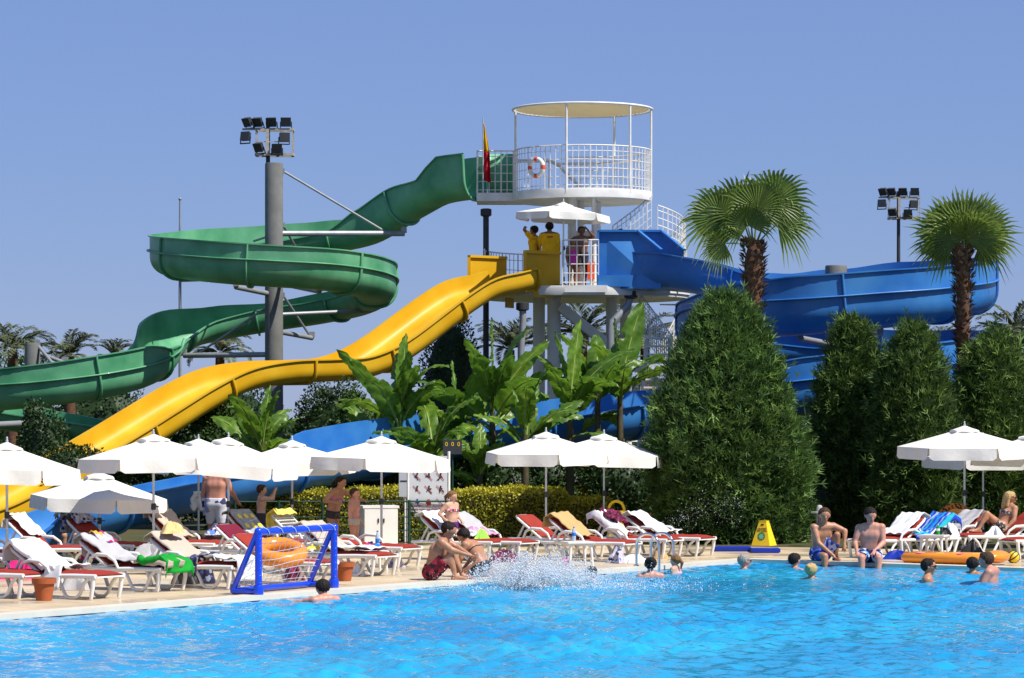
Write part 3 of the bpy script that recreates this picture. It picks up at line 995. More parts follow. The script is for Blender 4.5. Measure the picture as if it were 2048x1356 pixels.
# things on the tower
rb = MB()
def torus(mb, c, R0, r, n=40, m=12, axis='y', a0=0.0, a1=2 * math.pi):
    ring = []
    for i in range(n if abs(a1 - a0 - 2 * math.pi) < 1e-5 else n + 1):
        a = a0 + (a1 - a0) * i / n
        if axis == 'y':
            ring.append((c[0] + R0 * math.cos(a), c[1], c[2] + R0 * math.sin(a)))
        else:
            ring.append((c[0] + R0 * math.cos(a), c[1] + R0 * math.sin(a), c[2]))
    mb.tube(ring, r, m, abs(a1 - a0 - 2 * math.pi) < 1e-5)
    return mb
lr = W(1073, 335, 84.32)
life = thing('life_ring', 'white life ring with orange bands hanging on the upper railing', 'life ring', lr, R(-38))
torus(MB(), (0, 0, 0), 0.235, 0.062).build('ring', 'white_plastic', life, 60)
for k in range(4):
    a = k * math.pi / 2
    torus(MB(), (0, 0, 0), 0.235, 0.066, 6, 12, 'y', a - 0.22, a + 0.22).build('band', 'orange_red', life, 60)
fp = W(966, 392, 85.75)
flag = thing('flag', 'red and yellow lifeguard flag drooping from a pole on the balcony', 'flag', (fp.x, fp.y, UZ))
MB().tube([(0, 0, 0), (0, 0, 2.12)], 0.018, 8).build('flag_pole', 'alu', flag, 50)
def droop(z0, z1, w0, w1, s):
    def f(u, v):
        z = z0 + (z1 - z0) * u
        w = w0 + (w1 - w0) * u
        return (0.02 + w * v, 0.06 * math.sin(v * 9 + s) * v + 0.02 * math.sin(u * 7), z - 0.08 * v)
    return f
MB().grid(droop(2.0, 1.2, 0.03, 0.17, 0), 10, 8).build('yellow_half', 'flag_yellow', flag, 60, 0.006)
MB().grid(droop(1.2, 0.35, 0.17, 0.20, 1), 10, 8).build('red_half', 'flag_red', flag, 60, 0.006)
ob = W(1182, 560, 84.6)
bx_ = thing('crate', 'small orange red box standing behind the lower tower railing', 'box', (ob.x, ob.y, LZ))
MB().box((0, 0, 0.45), (0.20, 0.2, 0.44)).build('box_body', 'orange_red', bx_)
MB().box((0, 0, 0.69), (0.22, 0.22, 0.04)).build('lid', 'orange_red', bx_)
MB().box((0, 0, 0.115), (0.06, 0.06, 0.225)).build('stand', 'alu', bx_)

# ================================================================== FLOODLIGHT MASTS
def floodlight(t, c, yaw, pitch, s):
    m = MB()
    m.box((0, 0, 0), (0.34 * s, 0.13 * s, 0.30 * s), None)
    m.box((0, 0.09 * s, 0), (0.20 * s, 0.08 * s, 0.20 * s))
    m.box((0, -0.075 * s, 0), (0.38 * s, 0.03 * s, 0.34 * s))
    for dx in (-0.205, 0.205):
        m.bar((dx * s, 0, 0), (dx * s, 0.0, -0.26 * s), 0.03 * s)
    m.bar((-0.22 * s, 0, -0.26 * s), (0.22 * s, 0, -0.26 * s), 0.04 * s)
    m.move(Matrix.Translation(c) @ Euler((pitch, 0, yaw)).to_matrix().to_4x4())
    m.build('floodlight', 'dark_steel', t)
def mast(label, px, D, ytop, s, pm):
    b = W(px, ytop, D)
    t = thing('floodlight_mast', label, 'floodlight mast', (b.x, b.y, 0), 0, 'floodlight masts behind the slides')
    z = b.z
    MB().tube([(0, 0, -0.02), (0, 0, z - 0.1 * s)], [0.11 * s, 0.075 * s], 12).build('mast_pole', pm, t, 50)
    fr = MB()
    x0, x1 = -0.42 * s, 0.92 * s
    zt, zb = z - 0.40 * s, z - 1.32 * s
    for zz, w in ((zt, 0.07), (zb, 0.09)):
        fr.bar((x0 - (0.5 * s if zz == zt else 0), -0.25 * s, zz), (x1, -0.25 * s, zz), w * s)
        fr.bar((x0, 0.35 * s, zz), (x1, 0.35 * s, zz), w * s)
        fr.bar((x0, -0.25 * s, zz), (x0, 0.35 * s, zz), w * s)
        fr.bar((x1, -0.25 * s, zz), (x1, 0.35 * s, zz), w * s)
    for x, y in ((x0, -0.25), (x1, -0.25), (x1, 0.35), (x0, 0.35)):
        fr.bar((x, y * s, zb), (x, y * s, zt), 0.035 * s)
    fr.bar((x0, -0.25 * s, (zb + zt) / 2), (x1, -0.25 * s, (zb + zt) / 2), 0.03 * s)
    fr.bar((0, -0.25 * s, zb), (0, -0.25 * s, zt), 0.11 * s)
    fr.build('cradle', 'rust_steel', t)
    zl = zt + 0.27 * s
    for x, yaw, pit in ((-0.72, -0.75, 0.5), (-0.35, -0.45, 0.5), (0.15, -0.15, 0.4), (0.68, 0.0, 0.25)):
        floodlight(t, Vector((x * s, -0.28 * s, zl)), yaw, pit, s)
    for x, zz, yaw, pit in ((-0.78, zt - 0.28 * s, -0.5, -0.2), (0.62, zt - 0.30 * s, 0.4, 0.1), (-0.30, zb + 0.26 * s, -0.6, 0.5), (0.36, zb + 0.22 * s, 0.0, 0.3)):
        floodlight(t, Vector((x * s, -0.36 * s, zz)), yaw, pit, s)
    return t
mast('floodlight mast with eight black lamps above the tall concrete column', 536, 97.0, 238, 0.88, 'dark_steel')
mast('dark floodlight mast with black lamps beside the slim fan palm', 1797, 108.0, 378, 0.80, 'dark_steel')
ap = W(360, 398, 92)
an = thing('antenna_pole', 'thin grey pole standing behind the green spiral slide', 'pole', (ap.x, ap.y, 0))
MB().tube([(0, 0, -0.02), (0, 0, ap.z * 0.78), (0, 0, ap.z - 0.05)], [0.05, 0.045, 0.028], 8).build('shaft', 'grey_steel', an, 50)
MB().ball((0, 0, ap.z), 0.05, 6).build('cap', 'grey_steel', an, 50)
MB().tube([(0, 0, W(0, 561, 92).z), (1.9, -1, W(0, 560, 92).z)], 0.05, 8).build('cross_arm', 'grey_steel', an, 50)

# ================================================================== UMBRELLAS
def hexrad(a):
    """Radius of a unit hexagon with slightly drawn-in edges at angle a."""
    b = (a % (math.pi / 3)) - math.pi / 6
    return math.cos(math.pi / 6) / math.cos(b)

def umbrella(label, px, ypeak, ybase, halfw, rot=0.0, tilt=(0, 0), D=None, z0=0.0, rise=0.40, val=0.25, group='white sun umbrellas round the pool'):
    D = D or GD(ybase, z0)
    s = F / D
    rad = halfw / s
    pk = W(px, ypeak, D).z - z0
    t = thing('sun_umbrella', label, 'umbrella', ((px - 1024) * D / F, D, z0), 0, group)
    MB().tube([(0, 0, 0.02), (0, 0, pk - 0.05)], 0.024, 10).build('pole', 'alu', t, 50)
    b = MB()
    b.lathe([(0.001, 0.07), (0.05, 0.07), (0.06, 0.05), (0.25, 0.04), (0.27, 0.0), (0.001, 0.0)], 20)
    b.lathe([(0.026, 0.02), (0.038, 0.02), (0.038, 0.26), (0.026, 0.26)], 10)
    b.build('base', 'dark_steel', t, 40)
    MB().lathe([(0.03, -0.06), (0.045, -0.05), (0.045, 0.05), (0.03, 0.06)], 10, (0, 0, pk * 0.45)).box((0.06, 0, pk * 0.45), (0.08, 0.02, 0.02)).build('clamp', 'dark_steel', t, 40)
    TM = Matrix.Translation((0, 0, pk)) @ Euler((tilt[0], tilt[1], rot)).to_matrix().to_4x4()
    n, rings = 48, 7
    vs, fs = [], []
    for i in range(rings + 1):
        q = 0.05 + 0.95 * i / rings
        for j in range(n):
            a = 2 * math.pi * j / n
            mid = abs(math.sin(3 * a))            # 0 on a rib, 1 between two
            h = rad * q * hexrad(a) * (1 - 0.02 * mid * q)
            z = -0.04 - rise * (q ** 0.93) - 0.035 * mid * math.sin(q * math.pi)
            vs.append((h * math.cos(a), h * math.sin(a), z))
    for i in range(rings):
        for j in range(n):
            j2 = (j + 1) % n
            fs.append((i * n + j, (i + 1) * n + j, (i + 1) * n + j2, i * n + j2))
    m = MB()
    m.add(vs, fs)
    m.move(TM)
    can = m.build('canopy', 'canvas', t, 30)
    zr = -0.04 - rise
    for k in range(6):
        a0, a1 = math.pi / 3 * k, math.pi / 3 * (k + 1)
        p0 = Vector((math.cos(a0), math.sin(a0), 0)) * rad
        p1 = Vector((math.cos(a1), math.sin(a1), 0)) * rad
        out = (p0 + p1).normalized()
        ph = random.uniform(0, 6)
        def f(u, v, p0=p0, p1=p1, out=out, ph=ph):
            # rounded lower corners, small gap at the ribs, a little billow
            e = 0.012 + (0.035 if v > 0.8 else 0.0) * (1 if (u < 0.05 or u > 0.95) else 0)
            uu = e + (1 - 2 * e) * u
            p = p0.lerp(p1, uu)
            w = 0.018 * math.sin(u * 11 + ph) * v + 0.03 * v
            return p + out * (w - 0.02 * math.sin(u * math.pi)) + Vector((0, 0, zr - val * v + (0.02 if (u < 0.06 or u > 0.94) and v > 0.9 else 0)))
        MB().grid(f, 16, 5).move(TM).build('valance', 'canvas', t, 60)
    cp = MB()
    vs, fs = [], []
    for i, (q, z) in enumerate(((0.01, 0.0), (0.12, -0.05), (0.25, -0.105), (0.262, -0.145))):
        for j in range(n):
            a = 2 * math.pi * j / n
            sc = 1.0 if i < 3 else 1.0
            zz = z + (0.022 * abs(math.sin(3 * a)) if i >= 2 else 0)
            h = q * rad / 1.3 * hexrad(a) * 1.12 * sc
            vs.append((h * math.cos(a), h * math.sin(a), zz))
    for i in range(3):
        for j in range(n):
            j2 = (j + 1) % n
            fs.append((i * n + j, (i + 1) * n + j, (i + 1) * n + j2, i * n + j2))
    cp.add(vs, fs).move(TM)
    cp.build('vent_cap', 'canvas', t, 30)
    MB().lathe([(0.022, -0.02), (0.025, 0.03), (0.014, 0.05), (0.020, 0.075), (0.001, 0.095)], 10, (0, 0, pk)).build('finial', 'alu', t, 50)
    for k in range(6):
        a = math.pi / 3 * k
        d = Vector((math.cos(a), math.sin(a), 0))
        rb_ = MB().bar(TM @ (d * 0.06 + Vector((0, 0, -0.09))), TM @ (d * rad * 0.985 + Vector((0, 0, zr - 0.012))), 0.018)
        rb_.bar(TM @ (d * 0.03 + Vector((0, 0, -rise - 0.22))), TM @ (d * rad * 0.55 + Vector((0, 0, -rise * 0.62 - 0.10))), 0.014)
        rb_.build('rib', 'alu', t)
    return t

umbrella('white umbrella cut off by the left edge of the picture', 14, 884, 1150, 147, R(8), (R(1), R(2)))
umbrella('large white umbrella whose tip stands before the yellow slide end', 307, 868, 1132, 150, R(10), (R(0), R(-1)))
umbrella('low white umbrella in front of the blue slide end', 199, 943, 1122, 141, R(-8), (R(1), R(2)), rise=0.44)
umbrella('white umbrella hidden behind the tilted one, towel hanging on its pole', 397, 877, 1098, 130, R(12), (R(2), R(0)))
umbrella('tilted white umbrella drooping over the man in white shorts', 457, 874, 1118, 148, R(14), (R(4), R(5.5)))
umbrella('white umbrella standing right behind the blue goal', 584, 880, 1104, 130, R(18), (R(1), R(-1)))
umbrella('white umbrella before the pictogram notice board', 763, 872, 1110, 146, R(20), (R(0.5), R(1.5)))
umbrella('white umbrella in front of the banana plants, left of its twin', 1092, 863, 1092, 128, R(-20), (R(2), R(0)))
umbrella('white umbrella nearest the big conifer, beside the yellow litter bin', 1208, 867, 1084, 134, R(20), (R(2), R(1.5)))
umbrella('white umbrella over the sunbathing woman by the right conifers', 1929, 851, 1096, 134, R(-10), (R(1.5), R(0)))
umbrella('white umbrella tucked behind the one over the sunbathing woman', 1966, 873, 1082, 124, R(5), (R(2), R(0)))
umbrella('white umbrella half outside the right edge of the picture', 2062, 866, 1092, 128, R(15), (R(1), R(0)))
umbrella('small white umbrella shading the lifeguards on the tower', 1127, 404, 0, 96, R(12), (R(1), R(2)), D=83.6, z0=LZ, rise=0.30, val=0.2, group='umbrella on the tower')

# ================================================================== LOUNGERS
SEAT_Z = 0.36
def lounger(label, foot_px, foot_py, side='L', back=55, yaw=0.0, cushion='red_cushion', arms=True, group=None, seat_cushion=True, scale=1.0):
    """Moulded white lounger; local +x points to the foot end. foot_px/py: ground under the foot end."""
    d = -NL if side == 'L' else -NR
    back = back * 0.64
    ang = math.atan2(d.y, d.x) + R(yaw)
    g = G(foot_px, foot_py)
    c = g - Vector((math.cos(ang), math.sin(ang), 0)) * 0.95 * scale
    t = thing('sun_lounger', label, 'sun lounger', c, ang, group or ('white loungers along the left pool side' if side == 'L' else 'white loungers along the right pool side'))
    t.scale = (scale,) * 3
    for sy in (-1, 1):
        y = sy * 0.31
        m = MB()
        m.tube([(-0.93, y, 0.34), (-0.5, y, 0.345), (0, y, 0.33), (0.5, y, 0.345), (0.93, y, 0.35)], [0.03, 0.034, 0.036, 0.036, 0.032], 8)
        m.build('side_rail', 'white_plastic', t, 50)
        m = MB().tube([(0.88, y, 0.34), (0.87, y, 0.2), (0.83, y * 0.98, 0.015)], [0.036, 0.034, 0.028], 8)
        m.build('leg', 'white_plastic', t, 50)
        m = MB().tube([(0.12, y, 0.33), (0.24, y, 0.22), (0.33, y, 0.06), (0.40, y, 0.022), (0.54, y, 0.022), (0.62, y, 0.08), (0.70, y, 0.24), (0.80, y, 0.33)], [0.03, 0.026, 0.026, 0.028, 0.028, 0.026, 0.026, 0.03], 8)
        m.build('leg', 'white_plastic', t, 50)
        m = MB().tube([(-0.86, y, 0.33), (-0.78, y, 0.16), (-0.72, y, 0.018)], [0.034, 0.032, 0.028], 8)
        m.build('leg', 'white_plastic', t, 50)
        if arms:
            m = MB().tube([(-0.58, y * 1.06, 0.34), (-0.50, y * 1.1, 0.50), (-0.36, y * 1.12, 0.555), (-0.14, y * 1.12, 0.545), (0.00, y * 1.1, 0.46), (0.06, y * 1.06, 0.34)], [0.022, 0.026, 0.03, 0.03, 0.026, 0.022], 8)
            m.build('armrest', 'white_plastic', t, 50)
    m = MB()
    for k in range(10):
        x = -0.10 + k * 0.112
        m.box((x, 0, 0.345 + 0.01 * math.sin(k * 0.6)), (0.085, 0.60, 0.022))
    m.build('seat_slats', 'white_plastic', t)
    ca, sa = math.cos(R(back)), math.sin(R(back))
    hx, hz, bl = -0.17, 0.35, 0.76
    def bp(s, y, n=0.0):
        return Vector((hx - s * ca + n * sa, y, hz + s * sa + n * ca))
    m = MB()
    m.tube([bp(0, -0.29), bp(0.66, -0.29), bp(0.74, -0.25), bp(bl, -0.12), bp(bl, 0.12), bp(0.74, 0.25), bp(0.66, 0.29), bp(0, 0.29)], 0.026, 8)
    for k in range(7):
        m.bar(bp(0.08 + k * 0.095, -0.28), bp(0.08 + k * 0.095, 0.28), 0.018, 0.07, (sa, 0, ca))
    bk = m.build('backrest', 'white_plastic', t, 50)
    for y in (-0.22, 0.22):
        MB().bar(bp(0.52, y, -0.02), (hx - 0.62, y, 0.33), 0.025, 0.035).build('prop_bar', 'white_plastic', bk)
    if cushion:
        def pad(x0, x1, f, th):
            m = MB()
            nx_, ny_ = 14, 6
            def top(u, v):
                e = min(1.0, 6 * min(u, 1 - u) + 0.25) * min(1.0, 5 * min(v, 1 - v) + 0.3)
                tuft = 1 - 0.18 * abs(math.sin(u * math.pi * 3))
                return f(x0 + (x1 - x0) * u, (v - 0.5) * 0.56, 0.03 + th * e * tuft)
            def bot(u, v):
                return f(x0 + (x1 - x0) * u, (0.5 - v) * 0.56, 0.03)
            m.grid(top, nx_, ny_).grid(bot, nx_, ny_)
            for u in (0, 1):
                k = [top(u, i / 6) for i in range(7)] + [bot(u, i / 6) for i in range(7)]
                m.add(k, [tuple(range(14))])
            for v in (0, 1):
                k = [top(i / 14, v) for i in range(15)] + [bot(1 - i / 14, 1 - v) for i in range(15)][::1]
                m.add(k, [tuple(range(30))])
            return m
        if seat_cushion:
            pad(-0.14, 0.94, lambda x, y, n: (x, y, 0.33 + n), 0.065).build('seat_cushion', cushion, t, 40)
        pad(0.04, 0.74, lambda s, y, n: bp(s, y, n), 0.06).build('back_cushion', cushion, t, 40)
    t['_back'] = back
    return t

def towel(label, lg, s0, s1, mat, width=0.62, y0=0.0, name='towel', cat='towel', lift=0.115, flare=0.0, wav=0.012):
    """Cloth lying along a lounger. s runs: -0.5..0 hanging behind the back, 0..0.82 down the backrest, 0.82..1.9 along the seat, past 1.9 hanging at the foot."""
    back = lg['_back']
    ca, sa = math.cos(R(back)), math.sin(R(back))
    hx, hz = -0.17, 0.35
    def prof(s):
        if s < 0:
            tp = Vector((hx - 0.80 * ca, 0, hz + 0.80 * sa + 0.02))
            return tp + Vector((-0.05 + 0.04 * s, 0, s)), Vector((-1, 0, 0))
        if s < 0.82:
            q = 0.80 - s * 0.80 / 0.82
            return Vector((hx - q * ca, 0, hz + q * sa)) + Vector((sa, 0, ca)) * lift, Vector((sa, 0, ca))
        if s < 1.92:
            return Vector((hx + (s - 0.82) + lift * (sa * max(0, 1 - (s - 0.82) * 4)), 0, 0.355 + lift)), Vector((0, 0, 1))
        return Vector((hx + 1.10 + 0.05, 0, 0.355 + lift - (s - 1.92))), Vector((1, 0, 0))
    ph = random.uniform(0, 9)
    t = thing(name, label, cat, lg.location, lg.rotation_euler.z, 'towels and clothes on the loungers')
    t.scale = lg.scale
    def f(u, v):
        s = s0 + (s1 - s0) * u
        p, n = prof(s)
        yy = (v - 0.5) * width * (1 + flare * u) + y0
        drop = 0.0
        if abs(yy) > 0.31:
            drop = (abs(yy) - 0.31) * 1.2
            yy = math.copysign(0.31 + (abs(yy) - 0.31) * 0.3, yy)
        w = wav * (math.sin(s * 13 + ph + 3 * v) + math.sin(v * 17 + ph * 2 + s * 4) + 0.6 * math.sin(s * 31 + v * 9) + 1.6)
        q = p + n * w
        return (q.x, yy + wav * math.sin(s * 9 + ph), q.z - drop)
    nn = max(8, int((s1 - s0) / 0.045))
    MB().grid(f, nn, 16).build('cloth', mat, t, 60, 0.012)
    return t

def heap(label, loc, size, mat, name='towel', cat='towel', seed=0, hang=None, group='towels and clothes on the loungers'):
    """A crumpled cloth: a lumpy low mound with folds."""
    g = np.random.default_rng(seed + 40)
    ph = g.uniform(0, 6, 8)
    t = thing(name, label, cat, loc, g.uniform(0, 3), group)
    def f(u, v):
        r = min(1, u * 1.0)
        a = v * 2 * math.pi
        lob = 1 + 0.22 * math.sin(3 * a + ph[0]) + 0.14 * math.sin(5 * a + ph[1]) + 0.08 * math.sin(9 * a + ph[2])
        z = (1 - r ** 2.2) * (1 + 0.25 * math.sin(6 * r + 2 * a + ph[3])) + 0.16 * math.sin(7 * a + 9 * r + ph[4]) * r * (1 - r) * 2
        return (size[0] / 2 * r * lob * math.cos(a), size[1] / 2 * r * lob * math.sin(a), max(0.0, size[2] * z) + 0.004)
    MB().grid(f, 10, 36).build('cloth', mat, t, 60)
    return t

# left side of the pool, nearest first
L0 = lounger('white lounger with red cushion at the lower left picture corner', 78, 1197, 'L', 40)
L1 = lounger('lounger draped in plain white, red foot cushion, beside the left terracotta pot', 222, 1199, 'L', 48)
towel('white towel spread over the backrest of the front left lounger', L1, -0.25, 1.12, 'towel_white', 0.72, wav=0.008)
towel('white towel hanging from the side of the front left lounger', L1, 0.9, 1.25, 'towel_white', 0.95, -0.12, lift=0.11)
L2 = lounger('lounger with grey towel, printed scarf and green towel before the brown hamper', 352, 1183, 'L', 50, arms=True)
towel('pale grey towel lining the lounger with the green towel', L2, -0.1, 1.9, 'towel_grey', 0.64)
towel('magenta printed scarf hung over the grey lounger back', L2, -0.35, 0.34, 'towel_print', 0.34, 0.10, 'scarf', 'scarf', 0.125)
towel('bright green towel crumpled over the foot of a lounger', L2, 1.42, 2.12, 'towel_green', 0.74, 0.0, lift=0.135, wav=0.022)
towel('cream towel sagging below the green towel at the lounger foot', L2, 1.35, 2.02, 'towel_beige', 0.8, 0.03, lift=0.118)
L3 = lounger('lounger with ribbed beige backrest towel just left of the goal', 492, 1178, 'L', 52)
towel('ribbed beige towel stretched on the backrest left of the goal', L3, -0.06, 0.95, 'towel_beige', 0.66, wav=0.006)
towel('grey patterned shirt lying on the beige lounger seat', L3, 0.88, 1.22, 'towel_navy', 0.9, -0.1, 'shirt', 'shirt', 0.12, wav=0.02)
towel('cream white towel hanging off the lounger foot beside the goal', L3, 1.3, 2.26, 'towel_white', 0.6, 0.02, lift=0.12, wav=0.016)
L4 = lounger('lounger by the left picture edge with pink towels under its armrest', 70, 1150, 'L', 50)
heap('hot pink towel bundled beneath the left edge lounger', G(55, 1155) + Vector((0, 0, 0.0)), (1.0, 0.5, 0.34), 'towel_pink', seed=1)
heap('orange crumpled swim float by the left edge umbrella pole', G(24, 1135) + Vector((0, 0, 0.30)), (0.34, 0.3, 0.18), 'orange_vinyl', seed=2)
L5 = lounger('lounger seen from behind with white folded towels on its back', 196, 1138, 'L', 64, yaw=14)
towel('white towel folded over the lounger back below the standing bather legs', L5, -0.18, 0.6, 'towel_white', 0.6)
L6 = lounger('lounger behind the grey one, blue and cream clothes on top', 292, 1130, 'L', 58)
towel('navy and blue cloth over the lounger behind the printed scarf', L6, -0.3, 0.3, 'cloth_mixed', 0.6)
L7 = lounger('lounger with tall pinkish towel next to the man in white shorts', 452, 1126, 'L', 68)
towel('pale pinkish towel over the tall lounger back by the white shorts man', L7, -0.1, 0.9, 'towel_beige', 0.64)
L8 = lounger('red cushioned lounger seen through the goal net', 655, 1170, 'L', 52)
L8b = lounger('lounger with dark maroon back cushion left of the orange ring', 604, 1146, 'L', 56, cushion='maroon_cushion')
L9 = lounger('lounger with grey flowered backrest towel behind the goal', 610, 1122, 'L', 66)
fl_t = towel('grey beach towel printed with yellow flowers on a tall lounger back', L9, -0.05, 0.9, 'towel_flower', 0.66, wav=0.005)
for r_ in range(2):
    for k in range(3):
        fb = 66 * 0.64
        ca, sa = math.cos(R(fb)), math.sin(R(fb))
        q = 0.80 - (0.25 + 0.25 * r_)
        p = Vector((-0.17 - q * ca, (k - 1) * 0.19, 0.35 + q * sa)) + Vector((sa, 0, ca)) * 0.142
        m = MB()
        n_ = 20
        rot = Euler((0, R(90 - fb), 0)).to_matrix()
        ring = []
        for i in range(n_):
            a = 2 * math.pi * i / n_
            rr = 0.062 * (1 + 0.22 * math.cos(5 * a))
            v = rot @ Vector((rr * math.sin(a), rr * math.cos(a), 0))
            ring.append(p + v)
        m.add([p + Vector((sa, 0, ca)) * 0.004] + ring, [(0, 1 + i, 1 + (i + 1) % n_) for i in range(n_)])
        m.build('printed_flower', 'yellow_vinyl', fl_t)
L10 = lounger('lounger with smooth beige backrest just right of the goal', 776, 1153, 'L', 60)
towel('smooth beige towel on the backrest right of the goal', L10, -0.05, 0.98, 'towel_beige', 0.66, wav=0.006)
towel('white towel along the seat right of the goal', L10, 0.9, 1.72, 'towel_white', 0.62, 0.04)
L11 = lounger('lounger with bare red cushion beside the seated man', 826, 1135, 'L', 9)
L12 = lounger('lounger behind the goal with yellow cloth over its back', 700, 1118, 'L', 60, cushion=None)
towel('yellow and white cloth over a lounger back behind the goal', L12, -0.3, 0.2, M('yellow_cloth', (0.75, 0.62, 0.12), 0.9, 0.1, var=0.3, vscale=8), 0.6)
L13 = lounger('white draped lounger directly behind the girl in purple bikini', 1004, 1122, 'L', 60)
towel('clean white towel on the lounger behind the girl in purple bikini', L13, -0.05, 1.5, 'towel_white', 0.64)
L14 = lounger('lounger with pale grey back and pink print left of the splash', 1062, 1122, 'L', 55)
towel('pale grey towel with pink end left of the splash', L14, -0.05, 1.0, 'towel_grey', 0.64)
towel('pink printed cloth on the pale grey lounger seat', L14, 0.55, 1.1, M('pink_print', (0.62, 0.25, 0.42), 0.9, 0.1, var=0.4, vscale=7), 0.5, -0.05, 'cloth', 'cloth', 0.125)
L15 = lounger('lounger with uncovered red backrest behind the splash', 1196, 1116, 'L', 55)
L16 = lounger('lounger with tan towel hanging over its back behind the splash', 1268, 1124, 'L', 55)
towel('tan brown towel over the lounger back behind the splash', L16, -0.2, 0.82, 'towel_tan', 0.62)
L17 = lounger('lounger with maroon patterned towel near the pool ladder', 1352, 1116, 'L', 55)
towel('maroon patterned towel bunched on the lounger near the ladder', L17, -0.1, 0.5, 'towel_maroon', 0.6, 0.1, lift=0.13, wav=0.03)
towel('white towel hanging over the maroon lounger side', L17, -0.1, 1.0, 'towel_white', 0.5, -0.15, lift=0.11)
L18 = lounger('lounger with white towelled back and red foot nearest the big conifer', 1418, 1113, 'L', 50)
towel('white towel on the lounger nearest the big conifer', L18, -0.05, 1.15, 'towel_white', 0.6)
# right side
L19 = lounger('lounger with plain white back behind the right seated man', 1716, 1116, 'R', 55, yaw=-12, scale=0.95)
towel('plain white towel over the lounger behind the right seated man', L19, -0.05, 0.95, 'towel_white', 0.62)
L20 = lounger('lounger carrying the long blue striped towel', 1775, 1114, 'R', 52, yaw=-12, scale=0.95)
towel('long blue and turquoise striped towel draped down a lounger', L20, -0.15, 1.45, 'towel_bluestripe', 0.8, 0.03, lift=0.12, wav=0.015)
L21 = lounger('lounger on which the woman in bikini sits, red cushions', 1918, 1108, 'R', 58, yaw=-30)
L22 = lounger('white lounger at the right picture edge with cloth on it', 2012, 1118, 'R', 58, yaw=-30)
towel('white cloth on the lounger at the right picture edge', L22, 0.0, 1.0, 'towel_white', 0.6)
L23 = lounger('lounger between the striped towel and the sunbathing woman', 1836, 1106, 'R', 52, yaw=-14, scale=0.95)
towel('pale towel on the lounger between striped towel and woman', L23, -0.05, 0.9, 'towel_grey', 0.62)

# ================================================================== DECK THINGS
# water polo goal
ga, gb = G(517, 1191), G(668, 1177)
gd = (gb - ga)
gw = gd.length
goal = thing('water_polo_goal', 'blue tubular water polo goal with white net at the pool edge', 'goal', ga, math.atan2(gd.y, gd.x))
gh = 0.96
def pipe(name, pts, r=0.054):
    return MB().tube(pts, r, 14).build(name, 'goal_blue', goal, 50)
pipe('post', [(0, 0, 0.05), (0, 0, gh)])
pipe('post', [(gw, 0, 0.05), (gw, 0, gh)])
pipe('crossbar', [(0, 0, gh), (gw, 0, gh)])
bk = 0.46
pipe('base_bar', [(0, 0, 0.06), (0.0, bk, 0.06)], 0.05)
pipe('base_bar', [(gw, 0, 0.06), (gw - 0.0, bk, 0.06)], 0.05)
pipe('base_bar', [(0.0, bk, 0.06), (gw - 0.0, bk, 0.06)], 0.05)
pipe('brace', [(0.0, bk, 0.06), (-0.02, 0.02, gh - 0.03)], 0.045)
pipe('brace', [(gw - 0.0, bk, 0.06), (gw - 0.02, 0.02, gh - 0.03)], 0.045)
for x in (0, gw):
    MB().ball((x, 0, gh), 0.066, 10).build('corner_joint', 'goal_blue', goal, 60)
    MB().lathe([(0.075, 0), (0.078, 0.02), (0.078, 0.13), (0.068, 0.15)], 14, (x, 0, 0.005)).build('corner_joint', 'goal_blue', goal, 60)
nt = MB()
def net_pt(u, v):
    a = Vector((u * gw, 0.03, gh - 0.05))
    b = Vector((u * gw, bk, 0.08))
    p = a.lerp(b, v)
    sag = 0.10 * math.sin(v * math.pi) * (0.6 + 0.4 * math.sin(u * 6))
    return p + Vector((0, 0.0, -sag))
for i in range(15):
    nt.tube([net_pt(i / 14, j / 8) for j in range(9)], 0.004, 4, False, False)
for j in range(9):
    nt.tube([net_pt(i / 14, j / 8) for i in range(15)], 0.004, 4, False, False)
for x in (0, gw):
    for k in range(7):
        nt.tube([(x, 0.0, gh * (k + 0.5) / 7), (x, bk * 0.5, gh * (k + 0.2) / 12 + 0.1), (x, bk * 0.95, 0.08 + k * 0.02)], 0.004, 4, False, False)
nt.build('net', 'net', goal)
cw = MB()
for x in (0, gw):
    cw.tube([(x + 0.058 * math.cos(a * 2.1), 0.058 * math.sin(a * 2.1), 0.12 + a * 0.037) for a in range(22)], 0.006, 4, False, False)
cw.tube([(gw * i / 40, 0.068 * math.cos(i * 0.9), gh + 0.068 * math.sin(i * 0.9)) for i in range(41)], 0.006, 4, False, False)
cw.build('net_lacing', 'net', goal)

# inflatables, ball
def ring_float(label, loc, R0, r, mat, tilt=(0, 0, 0), parts=None):
    t = thing('swim_ring', label, 'swim ring', loc)
    t.rotation_euler = tilt
    torus(MB(), (0, 0, 0), R0, r, 40, 16, 'z').build('tube_ring', mat, t, 60)
    MB().lathe([(0.012, 0), (0.02, 0.01), (0.012, 0.03), (0.001, 0.035)], 8, (R0, 0, r)).build('valve', 'white_plastic', t, 50)
    return t
q = W(556, 1106, GD(1172)) 
ring_float('big glossy orange swim ring lying on the lounger behind the goal', q + Vector((0, 0.3, 0)), 0.34, 0.125, MT['orange_vinyl'], (R(18), R(6), 0))
ring_float('orange swim ring with leopard print leaning behind the right umbrella pole', W(1912, 1040, 62.5), 0.27, 0.12, MT['leopard'], (R(60), R(8), 0))
ring_float('plain orange swim ring propped against the leopard print one', W(1916, 1048, 62.0), 0.24, 0.10, MT['orange_vinyl'], (R(62), R(-5), R(10)))
am0, am1 = G(1800, 1127), G(1998, 1132)
dm = (am1 - am0)
air = thing('air_mattress', 'orange ribbed air mattress with pink and yellow spots lying on the pool edge', 'air mattress', am0, math.atan2(dm.y, dm.x))
ml = dm.length
